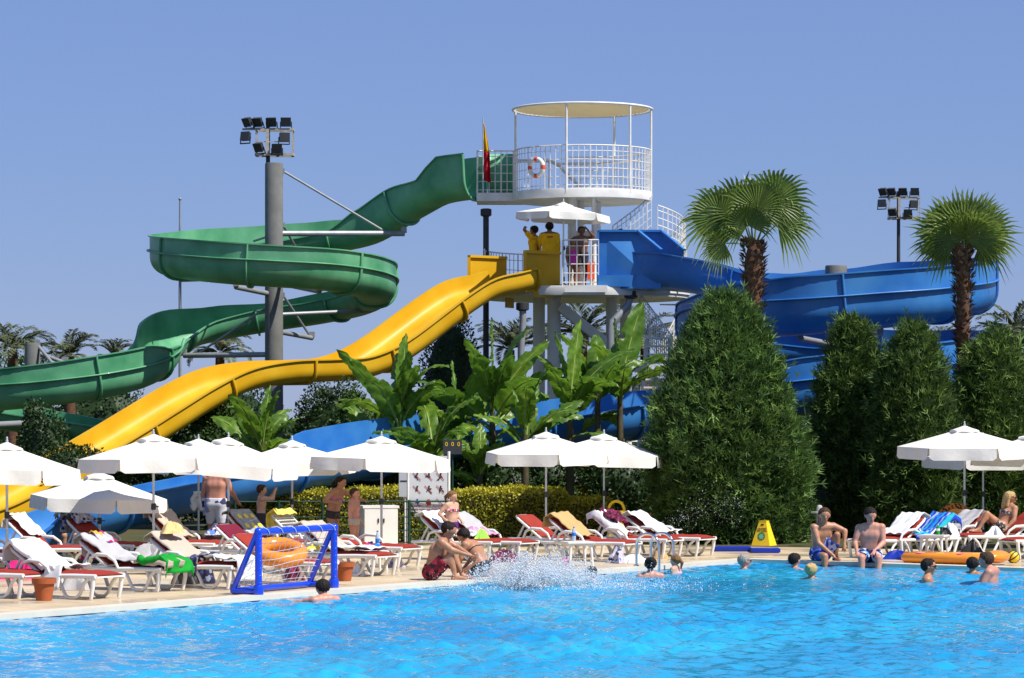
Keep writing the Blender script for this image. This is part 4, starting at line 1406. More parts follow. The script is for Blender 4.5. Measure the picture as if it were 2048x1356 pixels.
for k in range(5):
    MB().tube([(0.0, 0.10 + k * 0.155, 0.10), (0.05, 0.10 + k * 0.155, 0.11), (ml - 0.42, 0.10 + k * 0.155, 0.11), (ml - 0.36, 0.10 + k * 0.155, 0.10)], [0.05, 0.095, 0.095, 0.05], 12).build('air_chamber', 'orange_vinyl', air, 60)
MB().ball((ml - 0.20, 0.42, 0.15), (0.2, 0.42, 0.12), 12).build('pillow', 'orange_vinyl', air, 60)
for k, (x, y, mm) in enumerate(((0.35, 0.1, 'pink_vinyl'), (0.7, 0.25, 'yellow_vinyl'), (1.15, 0.1, 'pink_vinyl'), (0.95, 0.4, 'yellow_vinyl'), (1.4, 0.25, 'yellow_vinyl'), (0.25, 0.4, 'yellow_vinyl'))):
    MB().ball((min(x, ml - 0.5), y, 0.195), (0.10, 0.06, 0.014), 8).build('printed_spot', mm, air, 60)
bp3 = G(2027, 1126)
ball = thing('ball', 'yellow and black ball beneath the right edge lounger', 'ball', bp3 + Vector((0, 0, 0.11)))
MB().ball((0, 0, 0), 0.11, 14).build('bladder', 'yellow_plastic', ball, 60)
for k in range(3):
    torus(MB(), (0, 0, 0), 0.1085, 0.012, 30, 6, 'y').move(Euler((0.5 * k, 0.3, 1.05 * k)).to_matrix().to_4x4()).build('black_band', 'black', ball, 60)
pb = G(1131, 1133)
pball = thing('ball', 'small pink ball by the white plastic table leg', 'ball', pb + Vector((0, 0, 0.08)))
MB().ball((0, 0, 0), 0.08, 12).build('bladder', 'pink_vinyl', pball, 60)
MB().lathe([(0.01, 0.0), (0.014, 0.006), (0.001, 0.009)], 8, (0, 0, 0.077)).build('valve', 'white_plastic', pball, 50)

# terracotta pots used as ashtrays
for lab, px, py, s in (('terracotta pot between the two front left loungers', 88, 1201, 1.0), ('small terracotta pot behind the grey towel lounger', 256, 1133, 0.85), ('terracotta pot at the right foot of the goal', 689, 1162, 0.95)):
    t = thing('flower_pot', lab, 'pot', G(px, py), 0, 'terracotta pots between the loungers')
    MB().lathe([(0.001, 0.004), (0.115 * s, 0.004), (0.155 * s, 0.27 * s), (0.001, 0.27 * s)], 24).build('pot_body', 'terracotta', t, 50)
    MB().lathe([(0.153 * s, 0.25 * s), (0.178 * s, 0.25 * s), (0.182 * s, 0.33 * s), (0.160 * s, 0.33 * s), (0.155 * s, 0.28 * s)], 24).build('rim', 'terracotta', t, 40)

# white plastic side tables
def table(label, px, py, s=1.0, rz=0.3):
    t = thing('side_table', label, 'side table', G(px, py), rz, 'white plastic side tables')
    m = MB().box((0, 0, 0.435 * s), (0.52 * s, 0.52 * s, 0.03))
    m.box((0, 0, 0.405 * s), (0.46 * s, 0.46 * s, 0.035))
    m.build('table_top', 'white_plastic', t)
    for x, y in ((1, 1), (1, -1), (-1, -1), (-1, 1)):
        MB().tube([(x * 0.19 * s, y * 0.19 * s, 0.40 * s), (x * 0.22 * s, y * 0.22 * s, 0.0)], [0.032, 0.022], 8).build('leg', 'white_plastic', t, 50)
    return t
table('white plastic table with bottles in front of the tan towel lounger', 1155, 1132)
table('white plastic table beside the beige lounger left of the goal', 432, 1138, 0.9, 0.6)
table('white plastic table between the striped towel and the woman', 1868, 1116, 1.0, -0.4)
table('white plastic table right of the goal bearing a water bottle', 748, 1142, 0.8, 0.4)
table('white plastic table at the lower left behind the first red foot', 96, 1170, 0.85, 0.4)

def bottle(label, loc, h=0.26, m='bottle', cap='cloth_blue'):
    t = thing('water_bottle', label, 'bottle', loc, 0, 'drinking bottles')
    MB().lathe([(0.001, 0), (0.036, 0.0), (0.038, 0.02), (0.036, h * 0.35), (0.038, h * 0.6), (0.030, h * 0.78), (0.014, h * 0.9), (0.013, h * 0.95)], 14).build('bottle_body', m, t, 50)
    MB().lathe([(0.037, h * 0.36), (0.0385, h * 0.37), (0.0385, h * 0.58), (0.037, h * 0.59)], 14).build('paper_label', cap, t, 50)
    MB().lathe([(0.016, h * 0.93), (0.016, h), (0.001, h)], 10).build('cap', cap, t, 50)
b0 = G(755, 1141)
bottle('clear water bottle with blue label on the table right of the goal', (b0.x, b0.y, 0.365), 0.34)
b1 = G(1148, 1132)
bottle('small clear bottle on the table near the splash', (b1.x, b1.y + .1, 0.452))
b2 = G(1876, 1116)
bottle('green bottle on the table beside the sunbathing woman', (b2.x, b2.y, 0.452), 0.2, 'towel_green', 'white_plastic')
heap('blue swim cap on the lounger right of the goal', G(752, 1150) + Vector((0, 0.1, 0.42)), (0.34, 0.2, 0.10), 'cloth_blue', 'bathing_hat', 'swim cap', 5)
heap('red swim cap next to the blue one right of the goal', G(735, 1150) + Vector((0, 0.1, 0.42)), (0.2, 0.2, 0.10), 'pink_vinyl', 'bathing_hat', 'swim cap', 6)
heap('white and black bag by the sunbathing woman feet', G(1905, 1116) + Vector((0, 0.4, 0.40)), (0.6, 0.4, 0.22), 'towel_white', 'bag', 'bag', 7)
heap('black bag on the deck table next to the green bottle', G(1888, 1116) + Vector((0, 0.2, 0.44)), (0.42, 0.3, 0.12), 'black', 'bag', 'bag', 8)
heap('crumpled white towel near the sunbathing woman hips', G(1992, 1114) + Vector((0, 0.2, 0.42)), (0.5, 0.35, 0.14), 'towel_white', 'towel', 'towel', 9)
heap('straw sun hat hung on top of the beige lounger back', L3.location + Vector((-0.48, 0.30, 0.84)), (0.42, 0.34, 0.16), 'straw', 'sun_hat', 'hat', 10)
heap('neon green float behind the kneeling woman head', G(962, 1128) + Vector((0, 0.3, 0.46)), (0.42, 0.22, 0.14), M('neon_green', (0.28, 0.75, 0.06), 0.5), 'arm_float', 'float', 11)
heap('yellow flat float lying on the lounger seen through the goal net', G(632, 1150) + Vector((0, 0, 0.44)), (0.4, 0.3, 0.10), 'yellow_vinyl', 'float', 'float', 12)
heap('grey crumpled towels on the deck by the green towel', G(300, 1148) + Vector((0, 0, 0.1)), (0.9, 0.6, 0.34), 'towel_grey', 'towel', 'towel', 13)
heap('blue rolled clothes behind the grey towel lounger', G(330, 1135) + Vector((0, 0, 0.3)), (0.5, 0.3, 0.2), 'cloth_blue', 'clothes', 'clothes', 14)
heap('white crumpled towel on the deck under the loungers near the ladder', G(1268, 1126), (0.6, 0.35, 0.13), 'towel_white', 'towel', 'towel', 15)
heap('dark printed bag under the tan towel lounger', G(1235, 1126), (0.45, 0.35, 0.26), 'cloth_mixed', 'bag', 'bag', 16)

# slatted brown hamper with clothes
hp = G(436, 1121)
ham = thing('hamper', 'dark brown slatted hamper under the tilted umbrella', 'hamper', hp, 0.25)
for k in range(9):
    for sy in (-1, 1):
        MB().box((-0.26 + k * 0.065, sy * 0.24, 0.23), (0.055, 0.03, 0.44)).build('slat', 'wicker_brown', ham)
for k in range(8):
    for sx in (-1, 1):
        MB().box((sx * 0.30, -0.22 + k * 0.063, 0.23), (0.03, 0.053, 0.44)).build('slat', 'wicker_brown', ham)
MB().box((0, 0, 0.47), (0.66, 0.54, 0.04)).build('lid', 'wicker_brown', ham)
heap('patterned and blue clothes piled on the brown hamper', hp + Vector((0, 0, 0.49)), (0.62, 0.5, 0.17), 'cloth_mixed', 'clothes', 'clothes', 17)
heap('bright blue shirt on the brown hamper', hp + Vector((0.16, -0.05, 0.52)), (0.3, 0.3, 0.15), 'cloth_blue', 'shirt', 'shirt', 18)
tw = W(397, 998, GD(1098))
ht = thing('hanging_towel', 'small white towel tied to the umbrella pole by the white shorts man', 'towel', tw)
MB().grid(lambda u, v: ((v - .5) * (0.20 + 0.16 * u) + 0.02 * math.sin(9 * u), -0.05 - 0.03 * math.sin(v * 12), 0.16 - 0.42 * u * (0.7 + 0.3 * abs(math.sin(v * 7)))), 10, 12).build('cloth', 'towel_white', ht, 60, 0.015)

# white cabinet
cb = G(757, 1096)
cab = thing('cabinet', 'white plastic storage cabinet standing before the hedge', 'cabinet', cb, R(14))
MB().box((0, 0, 0.44), (0.72, 0.5, 0.80)).build('carcass', 'white_plastic', cab)
MB().box((0, 0, 0.865), (0.77, 0.55, 0.05)).build('top', 'white_plastic', cab)
for k in (-1, 1):
    d = MB().box((k * 0.178, -0.262, 0.45), (0.34, 0.024, 0.74)).build('door', 'white_plastic', cab)
    MB().box((-k * 0.12 + k * 0.178, -0.284, 0.58), (0.025, 0.02, 0.09)).build('handle', 'black', d)
for x, y in ((1, 1), (1, -1), (-1, -1), (-1, 1)):
    MB().box((x * 0.32, y * 0.21, 0.02), (0.06, 0.06, 0.04)).build('foot', 'black', cab)

# notice board with pictograms
sb = G(857, 1092)
sg = thing('notice_board', 'white notice board with rows of prohibition pictograms on two posts', 'sign', sb, R(8))
sS = F / sb.y
bw_, z0_, z1_ = 0.80, W(0, 1024, sb.y).z, W(0, 912, sb.y).z
MB().box((0, 0, (z0_ + z1_) / 2), (bw_, 0.03, z1_ - z0_)).build('board', 'sign_white', sg)
for x in (-1, 1):
    MB().tube([(x * (bw_ / 2 + 0.035), 0, 0), (x * (bw_ / 2 + 0.035), 0, z1_ + 0.1)], 0.03, 10).build('post', 'white_paint', sg, 50)
for r_ in range(4):
    for c_ in range(3):
        x = (c_ - 1) * 0.25
        z = z1_ - 0.16 - r_ * 0.275
        m = MB()
        if (r_, c_) == (3, 1):
            m.ball((x, -0.02, z), (0.055, 0.006, 0.07), 10)
            m.build('pictogram', 'red_ink', sg, 60)
            continue
        g = np.random.default_rng(r_ * 3 + c_)
        mm = 'blue_ink' if (r_, c_) == (3, 0) else 'black'
        if (r_, c_) != (3, 2):
            m.ball((x + 0.01, -0.02, z + 0.06), (0.02, 0.005, 0.022), 8)
            m.bar((x, -0.02, z + 0.04), (x + g.uniform(-.03, .03), -0.02, z - 0.03), 0.035, 0.008, (0, 1, 0))
            for k in range(4):
                m.bar((x, -0.02, z + 0.02 - 0.045 * (k > 1)), (x + g.uniform(-.08, .08), -0.02, z + g.uniform(-0.09, 0.04)), 0.018, 0.006, (0, 1, 0))
            m.build('pictogram', mm, sg)
        if (r_, c_) != (3, 0):
            MB().bar((x - 0.08, -0.026, z + 0.08), (x + 0.08, -0.026, z - 0.08), 0.014, 0.004, (0, 1, 0)).build('prohibition_bar', 'red_ink', sg)
text('lettering', 'RUNNING NOT ALLOWED', 0.062, 'red_ink', sg, (0, -0.019, z0_ + 0.125))
text('lettering', 'DENIZ TOPU ILE OYNANMAZ', 0.058, 'red_ink', sg, (0, -0.019, z0_ + 0.055))
ss = G(810, 1088)
sp_ = thing('small_sign', 'small white information sign half hidden left of the notice board', 'sign', ss)
MB().box((0, 0, W(0, 968, ss.y).z), (0.26, 0.025, 0.55)).build('board', 'sign_white', sp_)
MB().tube([(0, 0.03, 0), (0, 0.03, W(0, 940, ss.y).z)], 0.022, 8).build('post', 'white_paint', sp_, 50)
MB().box((0, -0.016, W(0, 962, ss.y).z), (0.2, 0.006, 0.025)).build('print_line', 'black', sp_)
ds = W(905, 894, 66.5)
dk = thing('lamp_sign', 'dark panel with three orange round figures on a green post by the bananas', 'sign', (ds.x, ds.y, 0), R(4))
MB().box((0, 0, ds.z), (0.42, 0.05, 0.32)).build('panel', 'dark_steel', dk)
MB().tube([(0, 0.05, 0), (0, 0.05, ds.z + 0.1)], 0.025, 8).build('post', 'fence_green', dk, 50)
for k, ch in enumerate(('0', '0', '0')):
    text('figure', ch, 0.13, 'yellow_plastic', dk, ((k - 1) * 0.135, -0.03, ds.z + 0.06))

# litter bin
bn = G(1233, 1086)
bin_ = thing('litter_bin', 'yellow litter bin with arched hood among the loungers', 'litter bin', bn, R(-10))
arch = [(-0.17, 0, 0.02), (-0.17, 0, 0.66)] + [(-0.17 * math.cos(math.pi * i / 12), 0, 0.72 + 0.19 * math.sin(math.pi * i / 12)) for i in range(13)] + [(0.17, 0, 0.66), (0.17, 0, 0.02)]
MB().tube(arch, 0.032, 10).build('hoop', 'yellow_plastic', bin_, 50)
MB().box((0, 0, 0.40), (0.30, 0.24, 0.55), None, 1.08).build('bucket', 'yellow_plastic', bin_)
MB().box((0, 0, 0.69), (0.33, 0.26, 0.03)).build('rim', 'yellow_plastic', bin_)

# caution cone on blue mats
cc = G(1528, 1099)
cone = thing('caution_cone', 'four sided yellow caution cone with a green sticker on blue mats', 'caution cone', cc + Vector((0, 0, 0.085)), R(-30))
MB().box((0, 0, 0.24), (0.42, 0.34, 0.48), None, 0.40).build('cone_body', 'yellow_plastic', cone)
MB().box((0, 0, 0.495), (0.17, 0.14, 0.03)).build('top_cap', 'yellow_plastic', cone)
sl = math.atan2(0.17 - 0.068, 0.48)
def on_face(x, z):
    return Vector((x, -0.17 + (0.17 - 0.068) * (z / 0.48) - 0.003, z))
m = MB()
for rr, nm, mm, off in ((0.085, 'sticker', 'green_sticker', 0.0), (0.055, 'sticker_star', 'pale_sticker', 0.003)):
    m = MB()
    c_ = on_face(0.0, 0.19) + Vector((0, -off, 0))
    ring = [on_face(rr * (1 + (0.18 * math.cos(6 * a) if off else 0)) * math.cos(a), 0.19 + rr * (1 + (0.18 * math.cos(6 * a) if off else 0)) * math.sin(a)) + Vector((0, -off, 0)) for a in [2 * math.pi * i / 24 for i in range(24)]]
    m.add([c_] + ring, [(0, 1 + i, 1 + (i + 1) % 24) for i in range(24)])
    m.build(nm, mm, cone)
text('lettering', 'CAUTION', 0.045, 'black', cone, on_face(0, 0.345), (R(90) - sl, 0, 0))
text('lettering', 'WET FLOOR', 0.04, 'black', cone, on_face(0, 0.30), (R(90) - sl, 0, 0))
MB().box(on_face(0, 0.43), (0.06, 0.012, 0.03)).build('hand_hole', 'black', cone)
for k, (lab, x0, x1, y, z) in enumerate((('flat blue mat under the yellow caution cone', 1505, 1560, 1106, 0.0), ('flat blue mat left of the yellow caution cone', 1430, 1502, 1103, 0.0))):
    a, b = G(x0, y), G(x1, y)
    t = thing('foam_mat', lab, 'mat', (a + b) / 2, 0.0, 'blue mats on the deck')
    m = MB()
    w = (b - a).length
    m.box((0, 0.3, 0.05), (w * 1.02, 0.7, 0.07))
    m.build('slab', 'blue_mat', t)
    MB().box((0, 0.3, 0.012), (w * 0.92, 0.62, 0.024)).build('under_layer', 'blue_mat', t)

# bollard lamp and bench
bo = G(1639, 1090)
bol = thing('bollard_lamp', 'grey bollard lamp with a flat cross cap behind the left seated man', 'lamp', bo)
bz = W(0, 1026, bo.y).z
MB().lathe([(0.10, 0), (0.10, 0.05), (0.075, 0.06), (0.075, bz - 0.25)], 16).build('stem', 'stone_grey', bol, 50)
for k in range(8):
    a = k * math.pi / 4
    MB().box((0.066 * math.cos(a), 0.066 * math.sin(a), bz - 0.13), (0.018, 0.018, 0.25)).build('lamp_bar', 'stone_grey', bol)
MB().lathe([(0.001, 0.0), (0.19, 0.0), (0.19, 0.03), (0.001, 0.04)], 24, (0, 0, bz - 0.005)).build('cap_plate', 'stone_grey', bol, 50)
MB().lathe([(0.07, 0.0), (0.06, 0.10), (0.04, 0.13), (0.001, 0.14)], 16, (0, 0, bz + 0.035)).build('top_dome', 'stone_grey', bol, 50)
be = G(1312, 1078)
ben = thing('bench', 'low weathered plank bench before the big conifer', 'bench', be, 0.1)
bz = W(0, 1040, be.y).z
for k in range(3):
    MB().box((0, -0.12 + k * 0.13, bz), (0.62, 0.11, 0.05)).build('plank', 'rust_steel', ben)
MB().box((0, 0.2, bz + 0.05), (0.62, 0.04, 0.12)).build('plank', 'rust_steel', ben)
for x in (-0.24, 0.24):
    MB().box((x, 0, bz / 2 - 0.012), (0.06, 0.3, bz - 0.028)).build('leg', 'rust_steel', ben)

# pool ladder
la = G(1299, 1134)
lad = thing('pool_ladder', 'chrome pool ladder with two curved handrails', 'ladder', la, math.atan2(PU.y, PU.x))
for x in (0.0, 0.50):
    pts = [(x, 0.28, 0.012)] + [(x, 0.28 - 0.0 * i, 0.25 + 0.04 * i) for i in range(4)]
    pts += [(x, 0.04 + 0.24 * math.cos(math.pi * i / 10), 0.38 + 0.22 * math.sin(math.pi * i / 10)) for i in range(1, 11)]
    pts += [(x, -0.20, 0.1), (x, -0.20, -0.9)]
    MB().tube(pts, 0.026, 10).build('handrail', 'chrome', lad, 50)
    MB().lathe([(0.05, 0), (0.055, 0.01), (0.03, 0.03)], 12, (x, 0.28, 0.012)).build('flange', 'chrome', lad, 50)
for k in range(3):
    MB().box((0.25, -0.20, -0.12 - 0.26 * k), (0.48, 0.09, 0.03)).build('step', 'white_plastic', lad)

# green wire fence before the hedge
fa_, fb_ = G(470, 1094), G(905, 1092)
fn = thing('garden_fence', 'low dark green wire fence with posts in front of the hedge', 'fence', fa_, math.atan2((fb_ - fa_).y, (fb_ - fa_).x))
fL = (fb_ - fa_).length
npost = 6
for k in range(npost):
    x = fL * k / (npost - 1)
    MB().tube([(x, 0, 0), (x, 0, 0.98)], 0.028, 8).build('post', 'fence_green', fn, 50)
    if k in (1, 4):
        MB().bar((x + 0.03, 0, 0.9), (x + 0.5, 0, 0.02), 0.03).build('brace', 'fence_green', fn)
for z in (0.95, 0.62, 0.34, 0.08):
    MB().tube([(0, 0, z), (fL, 0, z)], 0.014 if z < 0.9 else 0.022, 6).build('rail', 'fence_green', fn, 50)
for z in (0.78, 0.48, 0.2):
    MB().tube([(0, 0, z), (fL, 0, z)], 0.005, 5).build('wire', 'fence_green', fn, 50)

# more belongings left between the loungers
for i_, (lab, px_, py_, sz_, mt_, nm_) in enumerate((
    ('navy printed beach bag under the beige lounger left of the goal', 408, 1166, (0.5, 0.35, 0.28), 'towel_navy', 'bag'),
    ('grey backpack under the front left lounger', 150, 1180, (0.45, 0.35, 0.3), 'towel_grey', 'bag'),
    ('black bag beneath the lounger with the green towel', 372, 1168, (0.45, 0.3, 0.24), 'black', 'bag'),
    ('maroon cloth bag under the lounger seen through the goal net', 585, 1160, (0.5, 0.3, 0.25), 'towel_maroon', 'bag'),
    ('small white bag under the lounger right of the terracotta pot', 715, 1152, (0.35, 0.28, 0.2), 'towel_white', 'bag'),
    ('blue sandals bag by the cabinet foot', 742, 1108, (0.4, 0.3, 0.2), 'cloth_blue', 'bag'),
    ('dark patterned bag beneath the lounger beside the seated man', 790, 1134, (0.4, 0.3, 0.24), 'cloth_mixed', 'bag'),
    ('maroon towel dropped under the lounger left of the splash', 1008, 1124, (0.6, 0.4, 0.2), 'towel_maroon', 'towel'),
    ('beige bag under the maroon towel lounger', 1318, 1116, (0.45, 0.3, 0.26), 'towel_tan', 'bag'),
    ('navy folded mat under the plain white lounger on the right', 1795, 1118, (0.9, 0.5, 0.14), 'blue_mat', 'mat'),
    ('dark bag under the sunbathing woman lounger', 1945, 1112, (0.5, 0.3, 0.26), 'black', 'bag'))):
    heap(lab, G(px_, py_), sz_, mt_, {'bag': 'beach_bag', 'towel': 'towel', 'mat': 'folded_mat'}[nm_], nm_, 60 + i_, group='belongings lying on the deck')

# ================================================================== PLANTS
def noise_dir(U, seed, k=10, f=3.0):
    """Smooth lumpy function on directions (n,3)."""
    g = np.random.default_rng(seed)
    s = np.zeros(len(U))
    for _ in range(k):
        d = g.normal(size=3)
        d *= f * g.uniform(0.5, 1.8) / np.linalg.norm(d)
        s += np.sin(U @ d + g.uniform(0, 6.28)) / k ** 0.5
    return s

def unit(v):
    return v / np.maximum(1e-9, np.linalg.norm(v, axis=1))[:, None]

def blades(base, d, nrm, L, w, bend=0.0):
    """Narrow two-quad leaves: base points, directions, face normals."""
    d = unit(d)
    s = unit(np.cross(d, nrm))
    n = unit(np.cross(s, d))
    L = np.broadcast_to(L, len(base))[:, None]
    w = np.broadcast_to(w, len(base))[:, None]
    mid = base + d * L * 0.5 + n * (bend * L * 0.25)
    tip = base + d * L
    V = np.stack([base, mid + s * w * 0.5, tip - n * bend * L * 0.4, mid - s * w * 0.5], 1).reshape(-1, 3)
    Fq = np.arange(len(base) * 4).reshape(-1, 4)
    return V, Fq

def conifer_crown(parent, H_, rad, seed, mat, n_clump=520, per=60, skew=0.0, base_z=0.05, power=0.75):
    """Teardrop of outward and upward pointing scale-leaf sprays in clumps, over a lumpy inner mass."""
    g = np.random.default_rng(seed)
    hf = g.random(n_clump) ** 0.95
    th = g.uniform(0, 2 * math.pi, n_clump)
    def prof(h):
        return np.interp(h ** (power / 0.70), [0, .10, .36, .56, .755, .91, 1.0], [.90, 1, 1, .90, .66, .37, .06])
    U = np.stack([np.cos(th), np.sin(th), hf * 2 - 1], 1)
    lump = 1 + 0.15 * noise_dir(U, seed + 1, 10, 3.4)
    lump = lump * (1 + 0.06 * noise_dir(U, seed + 2, 12, 11))
    r = rad * prof(hf) * lump * g.uniform(0.74, 1.0, n_clump)
    C = np.stack([r * np.cos(th) + skew * hf, r * np.sin(th), base_z + hf * H_ * 0.97], 1)
    out = np.stack([np.cos(th), np.sin(th), np.zeros(n_clump)], 1)
    cs = g.uniform(0.75, 1.35, n_clump)
    base, d, nr, tint_, L = [], [], [], [], []
    for i in range(n_clump):
        k = int(per * cs[i])
        loc = g.normal(0, 0.12 * cs[i], (k, 3)) + out[i] * g.uniform(-0.14, 0.12, (k, 1))
        upw = 0.75 + 0.7 * hf[i]
        dd = out[i] * g.uniform(0.35, 1.0, (k, 1)) + np.array([0, 0, 1.0]) * g.uniform(0.3, 1.0, (k, 1)) * upw + g.normal(0, 0.42, (k, 3))
        base.append(C[i] + loc)
        d.append(dd)
        nr.append(g.normal(0, 1, (k, 3)) + out[i] * 0.8)
        tt = np.clip(g.beta(1.5, 2.2, k) * (0.35 + 1.1 * g.random()), 0, 1)
        tint_.append(tt)
        L.append(g.uniform(0.12, 0.31, k) * (0.8 + 0.3 * cs[i]))
    base, d, nr = np.vstack(base), np.vstack(d), np.vstack(nr)
    L = np.concatenate(L)
    V, Q = blades(base, d, nr, L, L * 0.13, 0.25)
    # every spray gets two side twigs
    d2 = unit(d)
    sd = unit(np.cross(d2, nr))
    k2 = len(base)
    b2 = base + d2 * (L * 0.35)[:, None]
    for sg_ in (-1, 1):
        V2, Q2 = blades(b2, d2 + sd * 0.75 * sg_, nr, L * 0.62, L * 0.10, 0.2)
        Q = np.vstack([Q, Q2 + len(V)])
        V = np.vstack([V, V2])
    tint_ = np.tile(np.concatenate(tint_), 3)
    fast('foliage_sprays', V, Q, mat, parent, tint=tint_)['kind'] = 'stuff'
    # inner mass of shaded old foliage that stops the view through
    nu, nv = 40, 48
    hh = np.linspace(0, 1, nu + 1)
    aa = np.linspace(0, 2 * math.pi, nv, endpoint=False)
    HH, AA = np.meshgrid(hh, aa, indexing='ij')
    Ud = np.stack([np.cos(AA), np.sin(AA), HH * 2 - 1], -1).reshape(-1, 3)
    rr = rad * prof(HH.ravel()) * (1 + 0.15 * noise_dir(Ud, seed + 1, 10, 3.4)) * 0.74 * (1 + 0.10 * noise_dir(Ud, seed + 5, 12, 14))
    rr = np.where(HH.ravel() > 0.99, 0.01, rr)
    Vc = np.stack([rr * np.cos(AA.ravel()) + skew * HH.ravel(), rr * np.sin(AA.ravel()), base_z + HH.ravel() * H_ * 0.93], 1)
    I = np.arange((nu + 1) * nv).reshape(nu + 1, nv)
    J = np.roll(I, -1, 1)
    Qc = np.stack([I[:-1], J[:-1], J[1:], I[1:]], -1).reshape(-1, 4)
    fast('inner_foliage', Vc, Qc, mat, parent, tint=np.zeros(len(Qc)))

def conifer(label, px, D, ytop, halfw, seed, mat='conifer', n_clump=520, per=60, skew=0.0, power=0.75):
    b = W(px, ytop, D)
    t = thing('conifer_tree', label, 'conifer', (b.x, b.y, 0), 0, 'clipped conifers beside the pool deck')
    MB().tube([(0, 0, -0.05), (0.02, 0, b.z * 0.4), (skew * 0.8, 0, b.z * 0.85)], [0.16, 0.11, 0.03], 10).build('trunk', 'bark', t, 50)
    conifer_crown(t, b.z, halfw * D / F, seed, MT[mat], n_clump, per, skew, power=power)
    return t
conifer('big bushy egg shaped conifer right of the umbrellas', 1458, 66.6, 604, 130, 21, 'conifer', 950, 74, -0.10, 0.70)
conifer('narrow pointed conifer just right of the big one', 1700, 70.5, 650, 60, 22, 'conifer_dark', 420, 54, 0.05, 0.78)
conifer('dark broad conifer behind the plain white lounger', 1832, 69.0, 664, 74, 23, 'conifer_dark', 560, 52, -0.05, 0.72)
conifer('dark conifer at the right edge behind the umbrellas', 1986, 70.0, 676, 80, 24, 'conifer_dark', 560, 52, 0.0, 0.70)
conifer('low dark conifer set back between the narrow and the big conifer', 1655, 73.5, 880, 60, 25, 'conifer_dark', 260, 56, 0.0, 0.8)

def leaf_cloud(name, parent, pts, out, size, mat, tint_, seed, wr=0.55):
    g = np.random.default_rng(seed)
    n = len(pts)
    d = out * 0.7 + g.normal(0, 0.6, (n, 3)) + np.array([0, 0, 0.3])
    nr = out + g.normal(0, 0.7, (n, 3)) + np.array([0, 0, 0.5])
    L = size * g.uniform(0.6, 1.35, n)
    V, Q = blades(pts, d, nr, L, L * wr, 0.3)
    o = fast(name, V, Q, mat, parent, tint=tint_)
    o['kind'] = 'stuff'
    return o

# ---- clipped golden hedges: a leafy box each
def hedge(label, a, b, depth, h, seed, density=1500):
    ax = (b - a).normalized()
    t = thing('hedge', label, 'hedge', a, math.atan2(ax.y, ax.x), 'clipped golden hedges')
    Lh = (b - a).length
    g = np.random.default_rng(seed)
    area_f, area_t = Lh * h, Lh * depth
    def sample(n, face):
        u, v = g.random(n) * Lh, g.random(n)
        jit = g.normal(0, 0.035, n)
        if face == 'f':
            return np.stack([u, jit, v * h], 1), np.tile([0, -1, 0.0], (n, 1))
        if face == 't':
            return np.stack([u, v * depth, h + jit + 0.03 * np.sin(u * 2.2) + 0.02 * np.sin(u * 7.1)], 1), np.tile([0, 0, 1.0], (n, 1))
        if face == 'l':
            return np.stack([jit, v * depth, g.random(n) * h], 1), np.tile([-1.0, 0, 0], (n, 1))
        return np.stack([Lh + jit, v * depth, g.random(n) * h], 1), np.tile([1.0, 0, 0], (n, 1))
    P, O, T = [], [], []
    for face, n in (('f', int(area_f * density)), ('t', int(area_t * density * 1.1)), ('l', int(depth * h * density)), ('r', int(depth * h * density))):
        p, o = sample(n, face)
        P.append(p)
        O.append(o)
        # golden new growth sits on the clipped top and sparsely on the sides
        zf = p[:, 2] / h
        T.append(np.clip(g.beta(1.3, 1.8, n) * 0.8 + np.clip((zf - 0.86) * 6, 0, 0.75) * g.random(n), 0, 1))
    P, O, T = np.vstack(P), np.vstack(O), np.concatenate(T)
    leaf_cloud('leaves', t, P, O, 0.065, MT['hedge'], T, seed + 1, 0.6)
    MB().box((Lh / 2, depth / 2, h / 2 - 0.02), (Lh - 0.10, depth - 0.12, h - 0.06)).build('twig_core', 'bark', t)
    return t
ha, hb = G(462, 1084), G(1130, 1080)
hedge('long golden clipped hedge behind fence and loungers', ha, hb, 1.0, (1084 - 986) * ha.y / F, 31)
ha, hb = G(1136, 1066), G(1345, 1064)
hedge('rear stretch of golden hedge behind the yellow bin', ha, hb, 0.9, 1.0, 32)
ha, hb = G(1120, 1080), G(1225, 1079)
hedge('nearer golden hedge block beside the tan towel lounger', ha, hb, 0.8, (1080 - 1004) * ha.y / F, 33)
ha, hb = G(1880, 1070), G(2080, 1068)
hedge('sunlit golden hedge glimpsed behind the right umbrellas', ha + Vector((0.1, 4, 0)), hb + Vector((0, 4, 0)), 0.9, 1.45, 34)

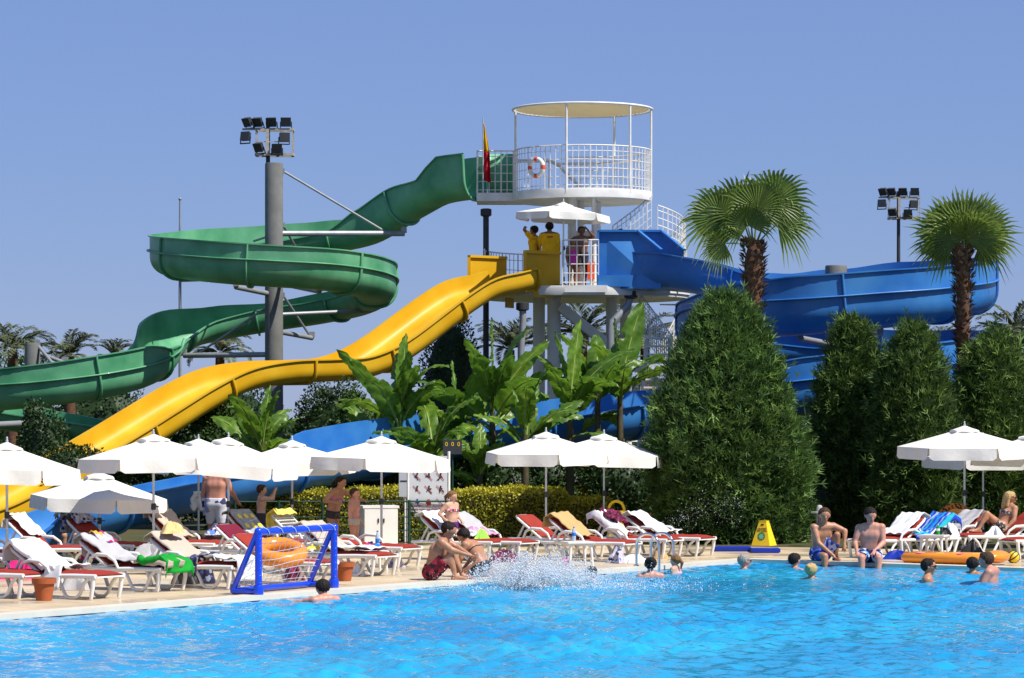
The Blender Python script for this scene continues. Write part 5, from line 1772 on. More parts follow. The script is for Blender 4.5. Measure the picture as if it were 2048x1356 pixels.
# ---- rounded shrubs and leafy trees
def shrub(label, px, D, ytop, halfw, seed, mat='shrub', size=0.10, n=9000, ybase=None, name='shrub', cat='shrub', group='shrubs behind the pool deck', depth=1.0):
    top = W(px, ytop, D).z
    z0 = 0.0 if ybase is None else max(0.0, W(px, ybase, D).z)
    rad = halfw * D / F
    t = thing(name, label, cat, ((px - 1024) * D / F, D, 0), 0, group)
    g = np.random.default_rng(seed)
    U = unit(g.normal(size=(n, 3)))
    cz, rz = (top + z0) / 2, (top - z0) / 2
    lump = 1 + 0.16 * noise_dir(U, seed + 3, 10, 3.0) + 0.07 * noise_dir(U, seed + 4, 12, 9.0)
    rr = lump * g.uniform(0.72, 1.03, n) ** 0.7
    P = U * rr[:, None] * np.array([rad, rad * depth, rz]) + np.array([0, 0, cz])
    P[:, 2] = np.maximum(P[:, 2], 0.03)
    T = np.clip(g.beta(1.4, 3, n) * (0.7 + 0.5 * noise_dir(U, seed + 9, 8, 5)), 0, 1)
    leaf_cloud('crown', t, P, U, size, MT[mat], T, seed + 1)
    # inner shaded mass
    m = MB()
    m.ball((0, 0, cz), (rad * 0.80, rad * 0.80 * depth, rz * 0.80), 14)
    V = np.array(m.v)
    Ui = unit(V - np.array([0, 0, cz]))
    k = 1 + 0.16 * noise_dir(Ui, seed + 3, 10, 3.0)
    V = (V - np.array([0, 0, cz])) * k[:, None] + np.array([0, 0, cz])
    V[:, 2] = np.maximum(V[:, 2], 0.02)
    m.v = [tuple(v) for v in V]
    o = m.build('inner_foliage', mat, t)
    MB().tube([(0, 0, -0.03), (0.03, 0, cz)], [0.09, 0.05], 8).build('trunk', 'bark', t, 50)
    return t
sh = [
    ('dark round bush under the green slide at far left', 80, 76, 818, 62, 'shrub', 0.10, 7000),
    ('dark bush left of the yellow slide foot', 150, 74, 880, 90, 'shrub', 0.10, 7000),
    ('ivy dark shrub right under the yellow slide middle', 655, 77, 745, 78, 'shrub', 0.09, 9000),
    ('leafy light bush left of the left banana plant', 440, 76, 800, 70, 'shrub_light', 0.12, 7000),
    ('dark bush behind the tilted umbrella top', 340, 75, 865, 80, 'shrub', 0.10, 7000),
    ('light leafy bush between the ivy shrub and the bananas', 700, 75, 770, 52, 'shrub_light', 0.12, 6000),
    ('tall dark cypress shrub behind the yellow slide', 905, 88, 628, 66, 'shrub', 0.10, 9000),
    ('dark bush low between hedge and blue slide', 590, 71.5, 930, 80, 'shrub', 0.09, 6000),
    ('dark bush low behind the white cabinet', 690, 71, 925, 80, 'shrub', 0.09, 6000),
    ('dark bush low behind the notice board', 800, 71, 915, 80, 'shrub', 0.09, 6000),
    ('dark bush low under the middle bananas', 900, 70.6, 905, 80, 'shrub', 0.09, 6000),
    ('dark bush low behind the paired umbrellas', 1010, 71.2, 900, 80, 'shrub', 0.09, 6000),
    ('dark bush low right of the paired umbrellas', 1120, 72, 890, 80, 'shrub', 0.09, 6000),
    ('dark bush low beside the big conifer foot', 1240, 72, 880, 90, 'shrub', 0.09, 6000),
    ('dark bush between the narrow and the broad right conifer', 1755, 74, 840, 80, 'shrub', 0.09, 6000),
    ('dark bush behind the blue striped towel lounger', 1890, 73, 810, 90, 'shrub', 0.09, 6000),
    ('dark bush at the right edge behind the loungers', 2050, 73, 760, 80, 'shrub', 0.09, 6000),
    ('dark bush low behind the caution cone', 1560, 71, 900, 100, 'shrub', 0.09, 5000),
    ('low dark bush behind the seated pair', 1670, 70.5, 930, 80, 'shrub', 0.09, 5000),
    ('distant bush seen beneath the tower decks', 1040, 104, 740, 70, 'shrub_light', 0.14, 5000),
    ('distant bush right beneath the tower decks', 1200, 104, 730, 90, 'shrub', 0.14, 5000),
    ('distant bush left behind the lower green slide', 30, 108, 690, 80, 'shrub_light', 0.14, 5000),
    ('distant bush behind the column of the green spiral', 480, 108, 768, 90, 'shrub', 0.14, 5000),
    ('distant bush behind the second green slide column', 200, 108, 735, 110, 'shrub', 0.14, 5000),
    ('distant bush behind the blue slide loop', 1420, 108, 680, 100, 'shrub', 0.14, 5000),
    ('distant bush behind the slim fan palm', 1960, 108, 690, 120, 'shrub', 0.14, 5000),
    ('distant bush behind the narrow conifer', 1740, 108, 700, 120, 'shrub', 0.14, 5000),
]
for i, (lab, px, D, yt, hw, mt, sz, n) in enumerate(sh):
    shrub(lab, px, D, yt, hw, 100 + i * 7, mt, sz, int(n * 0.8), depth=1.0 if D > 80 else 0.8)

# ---- banana plants: every large leaf is a part
def banana_leaf(parent, base, az, el, L, Wd, droop, roll, seed, tear=0.5):
    g = np.random.default_rng(seed)
    n = 26
    pts, dirs = [], []
    p = np.array(base, float)
    e = el
    az_ = az
    for i in range(n + 1):
        t = i / n
        d = np.array([math.cos(e) * math.cos(az_), math.cos(e) * math.sin(az_), math.sin(e)])
        pts.append(p.copy())
        dirs.append(d)
        p = p + d * (L / n)
        e -= droop / n * (0.35 + 1.9 * t * t)
    pts, dirs = np.array(pts), np.array(dirs)
    side0 = np.array([-math.sin(az), math.cos(az), 0])
    V, Q, T = [], [], []
    tt = np.linspace(0, 1, n + 1)
    wid = np.where(tt < 0.16, 0.03, Wd * 0.5 * np.clip(np.sin(np.clip((tt - 0.14) / 0.86, 0, 1) ** 0.75 * math.pi) ** 0.55, 0, 1))
    notch = np.ones((n + 1, 2))
    for sd in (0, 1):
        i = 5
        while i < n:
            if g.random() < tear:
                notch[i, sd] = g.uniform(0.15, 0.75)
            i += int(g.integers(2, 5))
    m = 4
    for i in range(n + 1):
        d = dirs[i]
        s = side0 - d * side0.dot(d)
        s /= np.linalg.norm(s)
        nn = np.cross(d, s)
        if nn[2] < 0 and el < 1.2:
            nn = -nn
        s2 = s * math.cos(roll) + nn * math.sin(roll)
        n2 = np.cross(d, s2)
        for k in range(-m, m + 1):
            v = k / m
            w = wid[i] * abs(v) * (notch[i, 0 if k < 0 else 1] if abs(k) == m else (1.0 if abs(k) < m - 1 else (0.5 + 0.5 * notch[i, 0 if k < 0 else 1])))
            fold = 0.22 * w - 0.30 * (abs(v) ** 2) * wid[i] * (0.5 + 0.5 * tt[i])
            rip = 0.016 * (1 if i % 2 else -1) * abs(v) + 0.02 * math.sin(i * 0.9 + k)
            V.append(pts[i] + s2 * math.copysign(w, v) + n2 * (fold + rip))
    r = 2 * m + 1
    for i in range(n):
        for k in range(2 * m):
            Q.append((i * r + k, (i + 1) * r + k, (i + 1) * r + k + 1, i * r + k + 1))
            rib = 1.0 if k in (m - 1, m) else 0.0
            T.append(min(1.0, 0.18 + 0.25 * rib + 0.22 * g.random() + 0.12 * (i % 2)))
    lf = fast('leaf', np.array(V), np.array(Q), MT['banana'], parent, tint=np.clip(np.array(T) * g.uniform(0.5, 1.35), 0, 1), smooth=True)
    MB().tube([tuple(q) for q in pts[::2]], list(np.linspace(0.03, 0.007, len(pts[::2]))), 6).build('midrib', MT['midrib'], lf, 60)
MT['midrib'] = M('midrib', (0.22, 0.30, 0.07), 0.5, 0.4)

def banana(label, px, D, ystem, L, seed, upright=(), n=8, lean=0.0):
    n += 2
    b = W(px, ystem, D)
    t = thing('banana_plant', label, 'banana plant', (b.x, b.y, 0), 0, 'banana plants behind the hedge')
    top = Vector((lean, 0, b.z))
    MB().tube([(0, 0, -0.05), (lean * 0.3, 0, b.z * 0.4), tuple(top)], [0.115, 0.10, 0.06], 12).build('pseudostem', 'banana_stem', t, 50)
    g = np.random.default_rng(seed)
    for k in range(n):
        az = 2 * math.pi * (k * 0.381966 + g.uniform(-0.06, 0.06)) + seed
        el = R(g.uniform(40, 84))
        banana_leaf(t, tuple(top - Vector((0, 0, g.uniform(0.0, 0.5)))), az, el, L * g.uniform(0.75, 1.1), L * g.uniform(0.22, 0.29), R(g.uniform(35, 120)), g.uniform(-0.9, 0.9), seed * 50 + k, 0.33)
    for k in range(4 if px < 1000 else 1):               # old leaves hanging down the stem
        az = seed * 1.7 + k * 1.9
        banana_leaf(t, tuple(top - Vector((0, 0, g.uniform(0.4, 0.9)))), az, R(g.uniform(5, 40)), L * g.uniform(0.6, 0.8), L * 0.26, R(g.uniform(90, 130)), g.uniform(-0.6, 0.6), seed * 50 + 60 + k, 0.5)
    for k, (az, el, l, wd, dr, rl) in enumerate(upright):
        banana_leaf(t, tuple(top), R(az), R(el), l, wd, R(dr), rl, seed * 50 + 30 + k, 0.15)
    return t
banana('banana plant with one broad upright leaf, leftmost of the clump', 795, 70.4, 845, 2.1, 3, [(70, 82, 2.15, 0.66, 10, 1.45), (175, 55, 2.3, 0.5, 20, 0.9)], 8, 0.05)
banana('short banana plant low behind the notice board', 865, 69.4, 900, 1.7, 4, [], 8)
banana('tall banana plant with an upright leaf in the clump centre', 985, 70.8, 815, 2.2, 5, [(95, 86, 2.15, 0.72, 6, 1.5), (10, 58, 2.1, 0.5, 30, 0.8)], 8)
banana('banana plant with drooping torn leaves above the paired umbrellas', 1050, 69.2, 870, 1.8, 6, [], 7)
banana('banana plant with thick stem right of the clump centre', 1140, 71.0, 808, 2.0, 7, [(120, 75, 1.9, 0.55, 25, 1.2), (60, 80, 2.1, 0.5, 15, 1.3)], 6)
banana('slender banana plant near the grey bent post', 1195, 72.2, 785, 1.8, 8, [(140, 62, 1.9, 0.5, 40, 0.9)], 7)
banana('banana plant with a dark broad leaf under the tower stair', 1240, 72.5, 772, 1.9, 9, [(40, 74, 2.2, 0.66, 14, 1.4), (110, 80, 1.7, 0.36, 8, 1.4)], 6)
banana('young banana plant left of the clump over the blue slide', 735, 71.2, 900, 1.7, 10, [], 6)
banana('banana plant standing alone under the yellow slide', 525, 73.8, 885, 1.9, 12, [(70, 78, 1.5, 0.4, 20, 1.3)], 8)
banana('low banana plant before the middle umbrella pair', 960, 69.0, 930, 1.3, 13, [], 7)

banana('banana plant with pale leaves in front of the dark post', 915, 71.6, 850, 1.9, 15, [(100, 70, 1.8, 0.5, 30, 1.2)], 7)

# ---- fan palms
def fan_frond(parent, base, az, el, pet, Rf, seed, droop=1.0, face=0.0, spread_deg=90, solid=0.55):
    g = np.random.default_rng(seed)
    d = np.array([math.cos(el) * math.cos(az), math.cos(el) * math.sin(az), math.sin(el)])
    s = np.array([-math.sin(az), math.cos(az), 0.0])
    n = np.cross(d, s)
    if n[2] > 0:
        n = -n
    n = -n                                            # upper side of the blade
    base = np.array(base, float)
    bend = np.array([0, 0, -0.12 * pet])
    hub = base + d * pet + bend
    d2 = unit((d + np.array([0, 0, -0.18 * droop * math.cos(el)]))[None])[0]
    s2 = s * math.cos(face) + n * math.sin(face)
    n2 = np.cross(d2, s2)
    if n2[2] < 0:
        n2 = -n2
    V, Q, T = [], [], []
    ns = 34
    spread = R(spread_deg)
    fan_tint = g.uniform(0.25, 1.5)
    for k in range(ns):
        a0 = -spread + 2 * spread * k / ns
        a1 = -spread + 2 * spread * (k + 1) / ns
        am = (a0 + a1) / 2
        rl = Rf * (1.0 - 0.22 * (abs(am) / spread) ** 2) * g.uniform(0.80, 1.08)
        rs = Rf * (1.0 - 0.22 * (abs(am) / spread) ** 2) * solid * g.uniform(0.93, 1.05)
        def pt(a, r, lift):
            q = hub + d2 * r * math.cos(a) + s2 * r * math.sin(a) + n2 * (lift - 0.30 * r * (1 - math.cos(a)) * 0.35)
            q[2] -= 0.10 * droop * (r / Rf) ** 2 * Rf
            return q
        zz = 0.02 * Rf
        b0 = len(V)
        V += [hub, pt(a0, rs, 0), pt(am, rs * 1.02, zz), pt(a1, rs, 0)]
        tipdrop = droop * g.uniform(0.15, 0.75) * (rl - rs)
        m1 = pt(am, rs + (rl - rs) * 0.5, 0)
        m1[2] -= tipdrop * 0.35
        tp = pt(am + g.uniform(-0.03, 0.03), rl, 0)
        tp[2] -= tipdrop * 1.5
        wv = (V[b0 + 3] - V[b0 + 1]) * 0.30
        V += [m1 - wv, m1 + wv, tp]
        Q += [(b0, b0 + 1, b0 + 2, b0 + 2), (b0, b0 + 2, b0 + 3, b0 + 3), (b0 + 1, b0 + 4, b0 + 5, b0 + 2), (b0 + 2, b0 + 5, b0 + 3, b0 + 3), (b0 + 4, b0 + 6, b0 + 5, b0 + 5)]
        tv = g.uniform(0.1, 0.5)
        T += [tv, tv * 0.8, tv, tv, min(1, tv + 0.35)]
    me = bpy.data.meshes.new('frond')
    fs = [tuple(dict.fromkeys(q)) for q in Q]
    me.from_pydata([tuple(v) for v in V], [], fs)
    at = me.attributes.new('tint', 'FLOAT', 'FACE')
    at.data.foreach_set('value', np.clip(np.array(T, dtype=np.float32) * fan_tint, 0, 1))
    me.materials.append(MT['palm_leaf'])
    o = link(bpy.data.objects.new('frond', me), parent)
    MB().tube([tuple(base), tuple(base + d * pet * 0.5 + bend * 0.2), tuple(hub), tuple(hub + d2 * Rf * 0.25)], [0.030, 0.02, 0.015, 0.004], 6).build('petiole', MT['midrib'], o, 50)

def fan_palm(label, px, D, ytop, fronds, Rf, pet, seed, tr=0.17, spread=90, solid=0.55):
    b = W(px, ytop, D)
    t = thing('fan_palm', label, 'palm tree', (b.x, b.y, 0), 0, 'fan palms among the slides')
    g = np.random.default_rng(seed)
    z1 = b.z
    MB().tube([(0, 0, -0.05), (0, 0, z1 * 0.5), (0, 0, z1 - 1.3), (0, 0, z1 - 0.5), (0, 0, z1)], [tr * 1.15, tr * 0.95, tr * 0.9, tr * 1.05, tr * 0.55], 16).build('trunk', 'palm_trunk', t, 50)
    # old leaf bases: a crosshatch of short upturned scales
    k = 760
    z = z1 - (g.random(k) ** 1.4) * z1 * 0.75
    a = (np.arange(k) * 2.39996)
    r0 = tr * 0.92 + 0.05 * np.exp(-((z1 - z) - 0.5) ** 2 / 0.3)
    base = np.stack([r0 * np.cos(a), r0 * np.sin(a), z], 1)
    d = np.stack([np.cos(a), np.sin(a), g.uniform(0.8, 2.2, k)], 1) + g.normal(0, 0.25, (k, 3))
    V, Q = blades(base, d, np.stack([np.cos(a), np.sin(a), 0 * a], 1), g.uniform(0.10, 0.24, k), g.uniform(0.08, 0.14, k), -0.3)
    o = fast('leaf_bases', V, Q, MT['palm_trunk'], t, tint=g.beta(1.2, 2.0, k))
    o['kind'] = 'stuff'
    for i, (az, el, ps, rs, fc, dp) in enumerate(fronds):
        fan_frond(t, (0.06 * math.cos(R(az)), 0.06 * math.sin(R(az)), z1 - 0.06), R(az), R(el), pet * ps, Rf * rs, seed * 100 + i, dp, R(fc), spread, solid)
    return t
fr1 = [(200, 72, 0.95, 1.05, 65, 0.6), (187, 48, 1.1, 1.05, 80, 0.8), (285, 78, 1.0, 0.95, -10, 0.5), (340, 70, 1.25, 1.05, -68, 0.6), (352, 50, 0.80, 0.95, -78, 0.9), (100, 75, 1.05, 0.95, 10, 0.5), (200, 10, 0.7, 0.7, 70, 1.0),
       (240, 62, 0.6, 0.8, 40, 0.7), (40, 62, 1.1, 0.95, -40, 0.7)]
fan_palm('fan palm with ragged drooping crown above the big conifer', 1507, 73.5, 486, fr1, 1.12, 1.02, 61, 0.22, 130, 0.56)
fr2 = [(180, 66, 0.9, 0.95, 80, 0.3), (215, 76, 0.95, 1.0, 55, 0.25), (270, 82, 1.0, 1.05, 0, 0.25), (330, 76, 0.95, 1.0, -60, 0.25), (0, 62, 1.0, 0.95, -80, 0.3), (185, 46, 0.9, 0.95, 78, 0.35), (355, 44, 0.95, 0.95, -78, 0.35),
       (235, 52, 0.65, 0.95, 40, 0.5), (305, 50, 0.7, 0.95, -40, 0.5), (268, 56, 0.6, 0.9, 0, 0.5), (60, 70, 0.9, 0.95, -20, 0.4), (120, 68, 0.9, 0.95, 20, 0.4), (20, 50, 0.9, 0.9, -60, 0.6), (160, 52, 0.9, 0.9, 60, 0.6),
       (200, 24, 0.6, 0.8, 60, 0.9), (340, 22, 0.6, 0.8, -60, 0.9)]
fan_palm('slim fan palm with full round crown in front of the blue slide', 1926, 72.0, 494, fr2, 1.10, 0.58, 62, 0.17, 132, 0.52)

# ---- feather palms in the distance
def feather_frond(L, seed):
    g = np.random.default_rng(seed)
    n = 22
    V, Q, T = [], [], []
    p, e = np.zeros(3), R(70)
    P, Dv = [], []
    for i in range(n + 1):
        P.append(p.copy())
        d = np.array([math.cos(e), 0, math.sin(e)])
        Dv.append(d)
        p = p + d * L / n
        e -= R(95) / n * (0.4 + 1.2 * i / n)
    base, dd, nr, LL = [], [], [], []
    for i in range(2, n + 1):
        for sg_ in (-1, 1):
            for q in range(2):
                base.append(P[i] - Dv[i] * q * L / n * 0.5)
                dd.append(Dv[i] * 0.75 + np.array([0, sg_, 0]) * 0.8 + np.array([0, 0, g.uniform(-0.1, 0.35)]))
                nr.append(np.array([0, 0, 1.0]) + g.normal(0, 0.3, 3))
                LL.append(L * 0.24 * math.sin(math.pi * (0.12 + 0.83 * i / n)) + 0.08)
    V, Q = blades(np.array(base), np.array(dd), np.array(nr), np.array(LL), 0.055, 0.2)
    return V, Q, g.beta(1.5, 2, len(Q))
FR = [feather_frond(2.0, 500 + i) for i in range(4)]
def feather_palm(label, px, D, ytop, L, seed, n=20):
    b = W(px, ytop, D)
    t = thing('feather_palm', label, 'palm tree', (b.x, b.y, 0), 0, 'distant feather palms')
    z1 = b.z
    MB().tube([(0, 0, -0.05), (0, 0, z1 * 0.6), (0, 0, z1)], [0.24, 0.2, 0.16], 10).build('trunk', 'palm_trunk', t, 50)
    g = np.random.default_rng(seed)
    for i in range(n):
        V, Q, T = FR[i % 4]
        o = fast('frond', V * (L / 2.0), Q, MT['palm_far'], t, tint=T * g.uniform(0.6, 1.4)) if i < 4 else None
        if o is None:
            o = link(bpy.data.objects.new('frond', t.children[1 + i % 4].data), t)
        o.location = (0, 0, z1)
        o.rotation_euler = (g.normal(0, 0.2), R(g.uniform(-15, 62)), i * 2.39996 + g.uniform(-.3, .3))
    return t
feather_palm('distant feather palm at the left picture edge', 25, 104, 700, 1.7, 71)
feather_palm('distant feather palm between left column and mouth of green slide', 140, 106, 712, 1.35, 72)
feather_palm('small distant feather palm tip beside the green slide mouth', 228, 108, 716, 1.0, 73)
feather_palm('distant feather palm showing under the green spiral', 440, 106, 706, 1.35, 74)
feather_palm('distant feather palm at the right picture edge', 2032, 100, 668, 1.75, 75)
feather_palm('pale distant feather palm seen below the tower left side', 1020, 100, 700, 1.6, 76)
feather_palm('pale distant feather palm seen between the tower columns', 1165, 101, 672, 1.9, 77, 24)
feather_palm('pale distant feather palm right of the tower columns', 1290, 102, 680, 1.7, 78)
feather_palm('small distant feather palm tip at the blue loop right side', 1885, 106, 690, 1.0, 79)
feather_palm('distant feather palm behind the start of the blue slide', 1440, 106, 668, 1.3, 80)

# ---- low wood all round, one mass behind everything
def treeline():
    g = np.random.default_rng(900)
    P, U_ = [], []
    lumps = [(x, 128 + g.uniform(-6, 8), g.uniform(1.3, 2.0), g.uniform(3.0, 4.6)) for x in np.arange(-75, 76, 3.2)]
    lumps += [(x, g.uniform(70, 80) + abs(x - 13) * 0.2, g.uniform(2.0, 3.4), g.uniform(2.4, 3.2)) for x in np.arange(16, 60, 2.6)]
    lumps += [(-x, g.uniform(66, 76) + abs(x - 13) * 0.2, g.uniform(1.8, 3.0), g.uniform(2.4, 3.2)) for x in np.arange(17, 60, 2.6)]
    for (x, y, rz, rx) in lumps:
        n = 420
        u = unit(g.normal(size=(n, 3)))
        p = u * (1 + 0.2 * noise_dir(u, int(g.integers(1e6)), 8, 3))[:, None] * g.uniform(0.6, 1.0, (n, 1)) ** 0.5 * np.array([rx, 2.0, rz]) + np.array([x, y, rz])
        P.append(p)
        U_.append(u)
    P, U_ = np.vstack(P), np.vstack(U_)
    P[:, 2] = np.maximum(P[:, 2], 0.05)
    T = g.beta(1.4, 3, len(P))
    d = U_ + g.normal(0, 0.7, P.shape)
    L = g.uniform(0.35, 0.8, len(P))
    V, Q = blades(P, d, U_ + g.normal(0, 0.7, P.shape), L, L * 0.7, 0.3)
    o = fast('treeline', V, Q, MT['shrub'], tint=T)
    tag(o, 'low distant green wood closing the view behind the slides', 'treeline', None, 'stuff')
treeline()

# ================================================================== PEOPLE
def surface_nets(f, org, h):
    """Smooth quads where the field f crosses zero (inside is negative)."""
    nx, ny, nz = f.shape
    ins = f < 0
    cnt = np.zeros((nx - 1, ny - 1, nz - 1), dtype=np.int8)
    for a in (0, 1):
        for b in (0, 1):
            for c in (0, 1):
                cnt += ins[a:nx - 1 + a, b:ny - 1 + b, c:nz - 1 + c]
    act = (cnt > 0) & (cnt < 8)
    I, J, K = np.nonzero(act)
    if len(I) == 0:
        return None
    idx = np.full(act.shape, -1, dtype=np.int64)
    idx[I, J, K] = np.arange(len(I))
    acc, num = np.zeros((len(I), 3)), np.zeros(len(I))
    cs = [(a, b, c) for a in (0, 1) for b in (0, 1) for c in (0, 1)]
    for p in cs:
        for ax in range(3):
            if p[ax] == 1:
                continue
            q = list(p)
            q[ax] = 1
            fa = f[I + p[0], J + p[1], K + p[2]]
            fb = f[I + q[0], J + q[1], K + q[2]]
            m = (fa < 0) != (fb < 0)
            t = np.where(m, fa / np.where(fa - fb == 0, 1, fa - fb), 0)
            pos = np.tile(np.array(p, float), (len(I), 1))
            pos[:, ax] += t
            acc[m] += pos[m]
            num[m] += 1
    V = (np.stack([I, J, K], 1) + acc / num[:, None]) * h + org
    Q = []
    for ax in range(3):
        o1, o2 = [(1, 2), (2, 0), (0, 1)][ax]
        sl0 = [slice(None)] * 3
        sl1 = [slice(None)] * 3
        sl0[ax], sl1[ax] = slice(0, -1), slice(1, None)
        a, b = ins[tuple(sl0)], ins[tuple(sl1)]
        E = np.argwhere(a != b)
        E = E[(E[:, o1] > 0) & (E[:, o2] > 0) & (E[:, o1] < f.shape[o1] - 1) & (E[:, o2] < f.shape[o2] - 1)]
        def cell(d1, d2):
            c = E.copy()
            c[:, o1] += d1
            c[:, o2] += d2
            return idx[c[:, 0], c[:, 1], c[:, 2]]
        q = np.stack([cell(-1, -1), cell(0, -1), cell(0, 0), cell(-1, 0)], 1)
        flip = ~a[E[:, 0], E[:, 1], E[:, 2]]
        q[flip] = q[flip][:, ::-1]
        Q.append(q)
    return V, np.vstack(Q)

class Field:
    def __init__(self, lo, hi, h):
        self.h = h
        self.org = np.array(lo)
        self.n = np.ceil((np.array(hi) - self.org) / h).astype(int) + 1
        self.f = np.full(self.n, 0.2)
        self.ax = [self.org[k] + np.arange(self.n[k]) * h for k in range(3)]
    def sub(self, lo, hi):
        s = []
        for k in range(3):
            a = max(0, int((lo[k] - self.org[k]) / self.h) - 1)
            b = min(self.n[k], int((hi[k] - self.org[k]) / self.h) + 2)
            s.append(slice(a, max(a + 1, b)))
        X, Y, Z = np.meshgrid(self.ax[0][s[0]], self.ax[1][s[1]], self.ax[2][s[2]], indexing='ij')
        return tuple(s), X, Y, Z
    def cone(self, a, b, ra, rb, k=0.02, squash=None):
        """Tapered limb from a to b, blended in with radius k."""
        a, b = np.array(a, float), np.array(b, float)
        r = max(ra, rb) + 0.09
        s, X, Y, Z = self.sub(np.minimum(a, b) - r, np.maximum(a, b) + r)
        d = b - a
        L2 = max(1e-9, d @ d)
        t = np.clip(((X - a[0]) * d[0] + (Y - a[1]) * d[1] + (Z - a[2]) * d[2]) / L2, 0, 1)
        dx, dy, dz = X - a[0] - t * d[0], Y - a[1] - t * d[1], Z - a[2] - t * d[2]
        if squash is not None:
            dy = dy / squash
        g = np.sqrt(dx * dx + dy * dy + dz * dz) - (ra + (rb - ra) * t)
        self.blend(s, g, k)
    def blend(self, s, g, k):
        f = self.f[s]
        if k <= 0:
            self.f[s] = np.minimum(f, g)
        else:
            h = np.clip(0.5 + 0.5 * (f - g) / k, 0, 1)
            self.f[s] = f * (1 - h) + g * h - k * h * (1 - h)
    def mesh(self):
        return surface_nets(self.f, self.org, self.h)

STAND = {'pel': (0, 0, .53), 'chest': (0, .005, .735), 'neck': (0, 0, .835), 'head': (0, .012, .925),
         'shL': (-.108, 0, .805), 'shR': (.108, 0, .805), 'elL': (-.135, -.015, .635), 'elR': (.135, -.015, .635), 'wrL': (-.14, .03, .485), 'wrR': (.14, .03, .485),
         'hipL': (-.055, 0, .515), 'hipR': (.055, 0, .515), 'knL': (-.06, .012, .285), 'knR': (.06, .012, .285), 'anL': (-.06, -.012, .045), 'anR': (.06, -.012, .045)}

SKIN = {}
def skin(name, c):
    if name not in SKIN:
        SKIN[name] = M('skin_' + name, c, 0.45, 0.4, var=0.16, vscale=7, sss=0.08)
    return SKIN[name]
SKIN_C = {'fair': (0.56, 0.33, 0.23), 'tan': (0.42, 0.20, 0.11), 'pink': (0.55, 0.25, 0.17), 'brown': (0.26, 0.12, 0.065), 'deep': (0.16, 0.075, 0.045)}
HAIR_C = {'dark': (0.018, 0.013, 0.010), 'brown': (0.06, 0.032, 0.018), 'blond': (0.48, 0.33, 0.14), 'light_brown': (0.20, 0.10, 0.04), 'grey': (0.30, 0.27, 0.22)}
for k_, c_ in HAIR_C.items():
    MT['hair_' + k_] = M('hair_' + k_, c_, 0.62, 0.15, var=0.14, vscale=40, bump=0.5, bscale=90)

